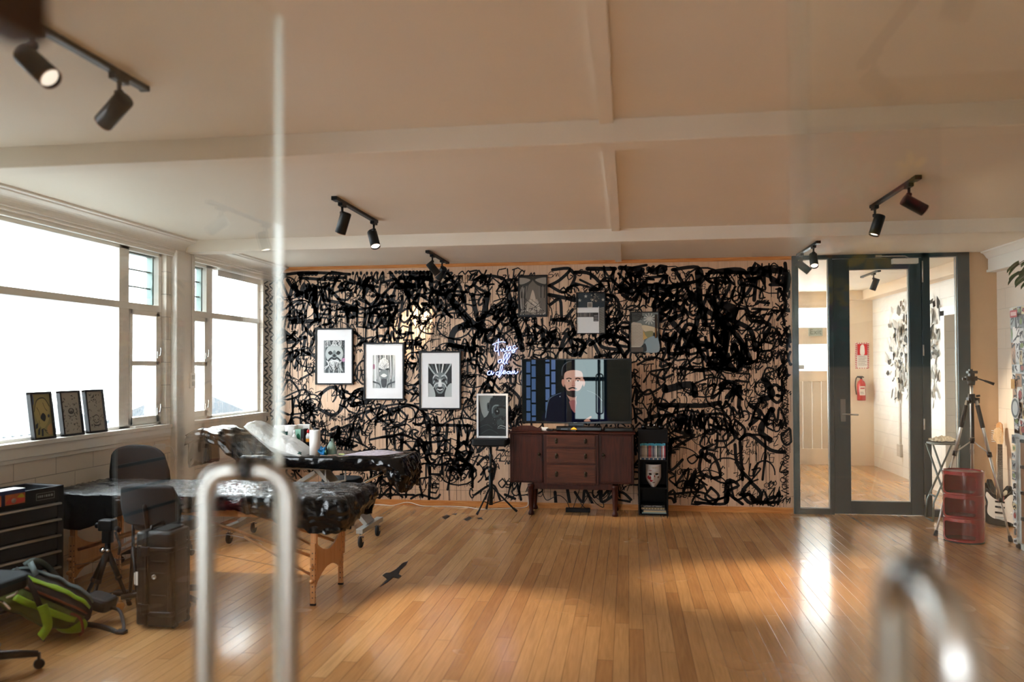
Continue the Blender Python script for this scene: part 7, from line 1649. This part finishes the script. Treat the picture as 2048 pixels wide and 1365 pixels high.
# ------------------------------------------------------------ wall fittings
so = thing('wall_socket', 'white double power socket on the pilaster between the two windows', 'socket', (WX0+.06, 6.88, 1.45))
MB().box((WX0+.061, 6.84, 1.36), (WX0+.078, 6.92, 1.50)).build('socket_plate', m_white, so, bevel=.002, world=True)
MB().box((WX0+.079, 6.86, 1.38), (WX0+.083, 6.90, 1.42)).box((WX0+.079, 6.86, 1.44), (WX0+.083, 6.90, 1.48)).build('switch', m_greymetal, so, world=True)
cdn = thing('wall_conduit', 'thin white conduit running down the pilaster to the socket', 'conduit', (WX0+.07, 6.86, 2.0))
MB().cyl((WX0+.072, 6.88, 1.50), (WX0+.072, 6.88, 2.585), .008, n=10).build('conduit', m_trimw, cdn, world=True)
so = thing('low_wall_socket', 'small white socket with a plugged-in lead, on the block wall above the swivel chair', 'socket', (WX0+.01, 6.45, .86))
MB().box((WX0+.0005, 6.38, .835), (WX0+.03, 6.52, .885)).tube(spline([(WX0+.03, 6.5, .86), (WX0+.06, 6.56, .85), (WX0+.07, 6.6, .75), (WX0+.05, 6.58, .62), (WX0+.04, 6.55, .5)], 6), .004, 6).build('socket_body', m_white, so, world=True)
wh = thing('window_hardware', 'loose white casement stay lying on the sill by the first window', 'window stay', (WX0-.02, 6.25, 1.053))
MB().box((WX0-.03, 6.10, 1.0525), (WX0+.02, 6.36, 1.066)).build('stay', m_trimw, wh, world=True)

# ------------------------------------------------------------ outside
og = MB().box((-40, -30, -3.2), (WX0-.21, 45, -3.0)); struct('exterior_ground', og, mat('outside_ground', rgb(96, 100, 100), .9))
def far_house(label, x0, x1, y0, y1, z1, zr, c):
    h_ = thing('neighbouring_house', label, 'building', ((x0+x1)/2, (y0+y1)/2, -3)); MB().box((x0, y0, -3), (x1, y1, z1)).build('house_wall', flat(c), h_, world=True)
    ym = (x0+x1)/2; MB().prism([(x0-.3, z1), (x1+.3, z1), (ym, zr)], (0, y0-.3, 0), (1, 0, 0), (0, 0, 1), (0, 1, 0), y1-y0+.6).build('roof', flat((84, 88, 92)), h_, world=True)
far_house('pale house with a grey roof beyond the first window', -24, -16, 14, 24, -.7, .8, (110, 112, 112))
far_house('low pale house beyond the far window', -19, -12, 27, 40, -.6, .9, (108, 110, 112))
fn = thing('street_fence', 'faint metal railing outside behind the framed pictures on the sill', 'fence', (-9, 11, -3))
f = MB()
for i in range(24): f.box((-9.02, 7.5+i*.17, -.35), (-8.99, 7.53+i*.17, .55))
f.box((-9.02, 7.4, .38), (-8.99, 11.6, .42)).box((-9.03, 7.4, -.3), (-8.98, 11.6, -.25)).box((-9.06, 7.4, -3), (-8.96, 7.5, .6)).box((-9.06, 11.5, -3), (-8.96, 11.6, .6))
f.build('railing', flat((60, 64, 66)), fn, world=True)

# ------------------------------------------------------------ light
SKY = 9.0
w = bpy.data.worlds.new('overcast'); bpy.context.scene.world = w; w.use_nodes = True
bg_ = w.node_tree.nodes['Background']; bg_.inputs[0].default_value = (.88, .95, 1.0, 1); bg_.inputs[1].default_value = SKY

# ------------------------------------------------------------ camera
cam = bpy.data.cameras.new('camera'); co = bpy.data.objects.new('camera', cam); C.objects.link(co)
cam.sensor_width = 36; cam.lens = 36*FPX/2048; cam.shift_y = (CY-682.5)/2048
Mx = Matrix((RV, UV, -F)).transposed().to_4x4(); Mx.translation = V((0, 0, EYE)); co.matrix_world = Mx
cam.dof.use_dof = True; cam.dof.focus_distance = 7.6; cam.dof.aperture_fstop = 1.5; cam.clip_start = .05; cam.clip_end = 200
sc = bpy.context.scene; sc.camera = co
vs_ = sc.view_settings; vs_.view_transform = 'Standard'; vs_.look = 'None'; vs_.gamma = 1; vs_.use_curve_mapping = False; vs_.exposure = .82
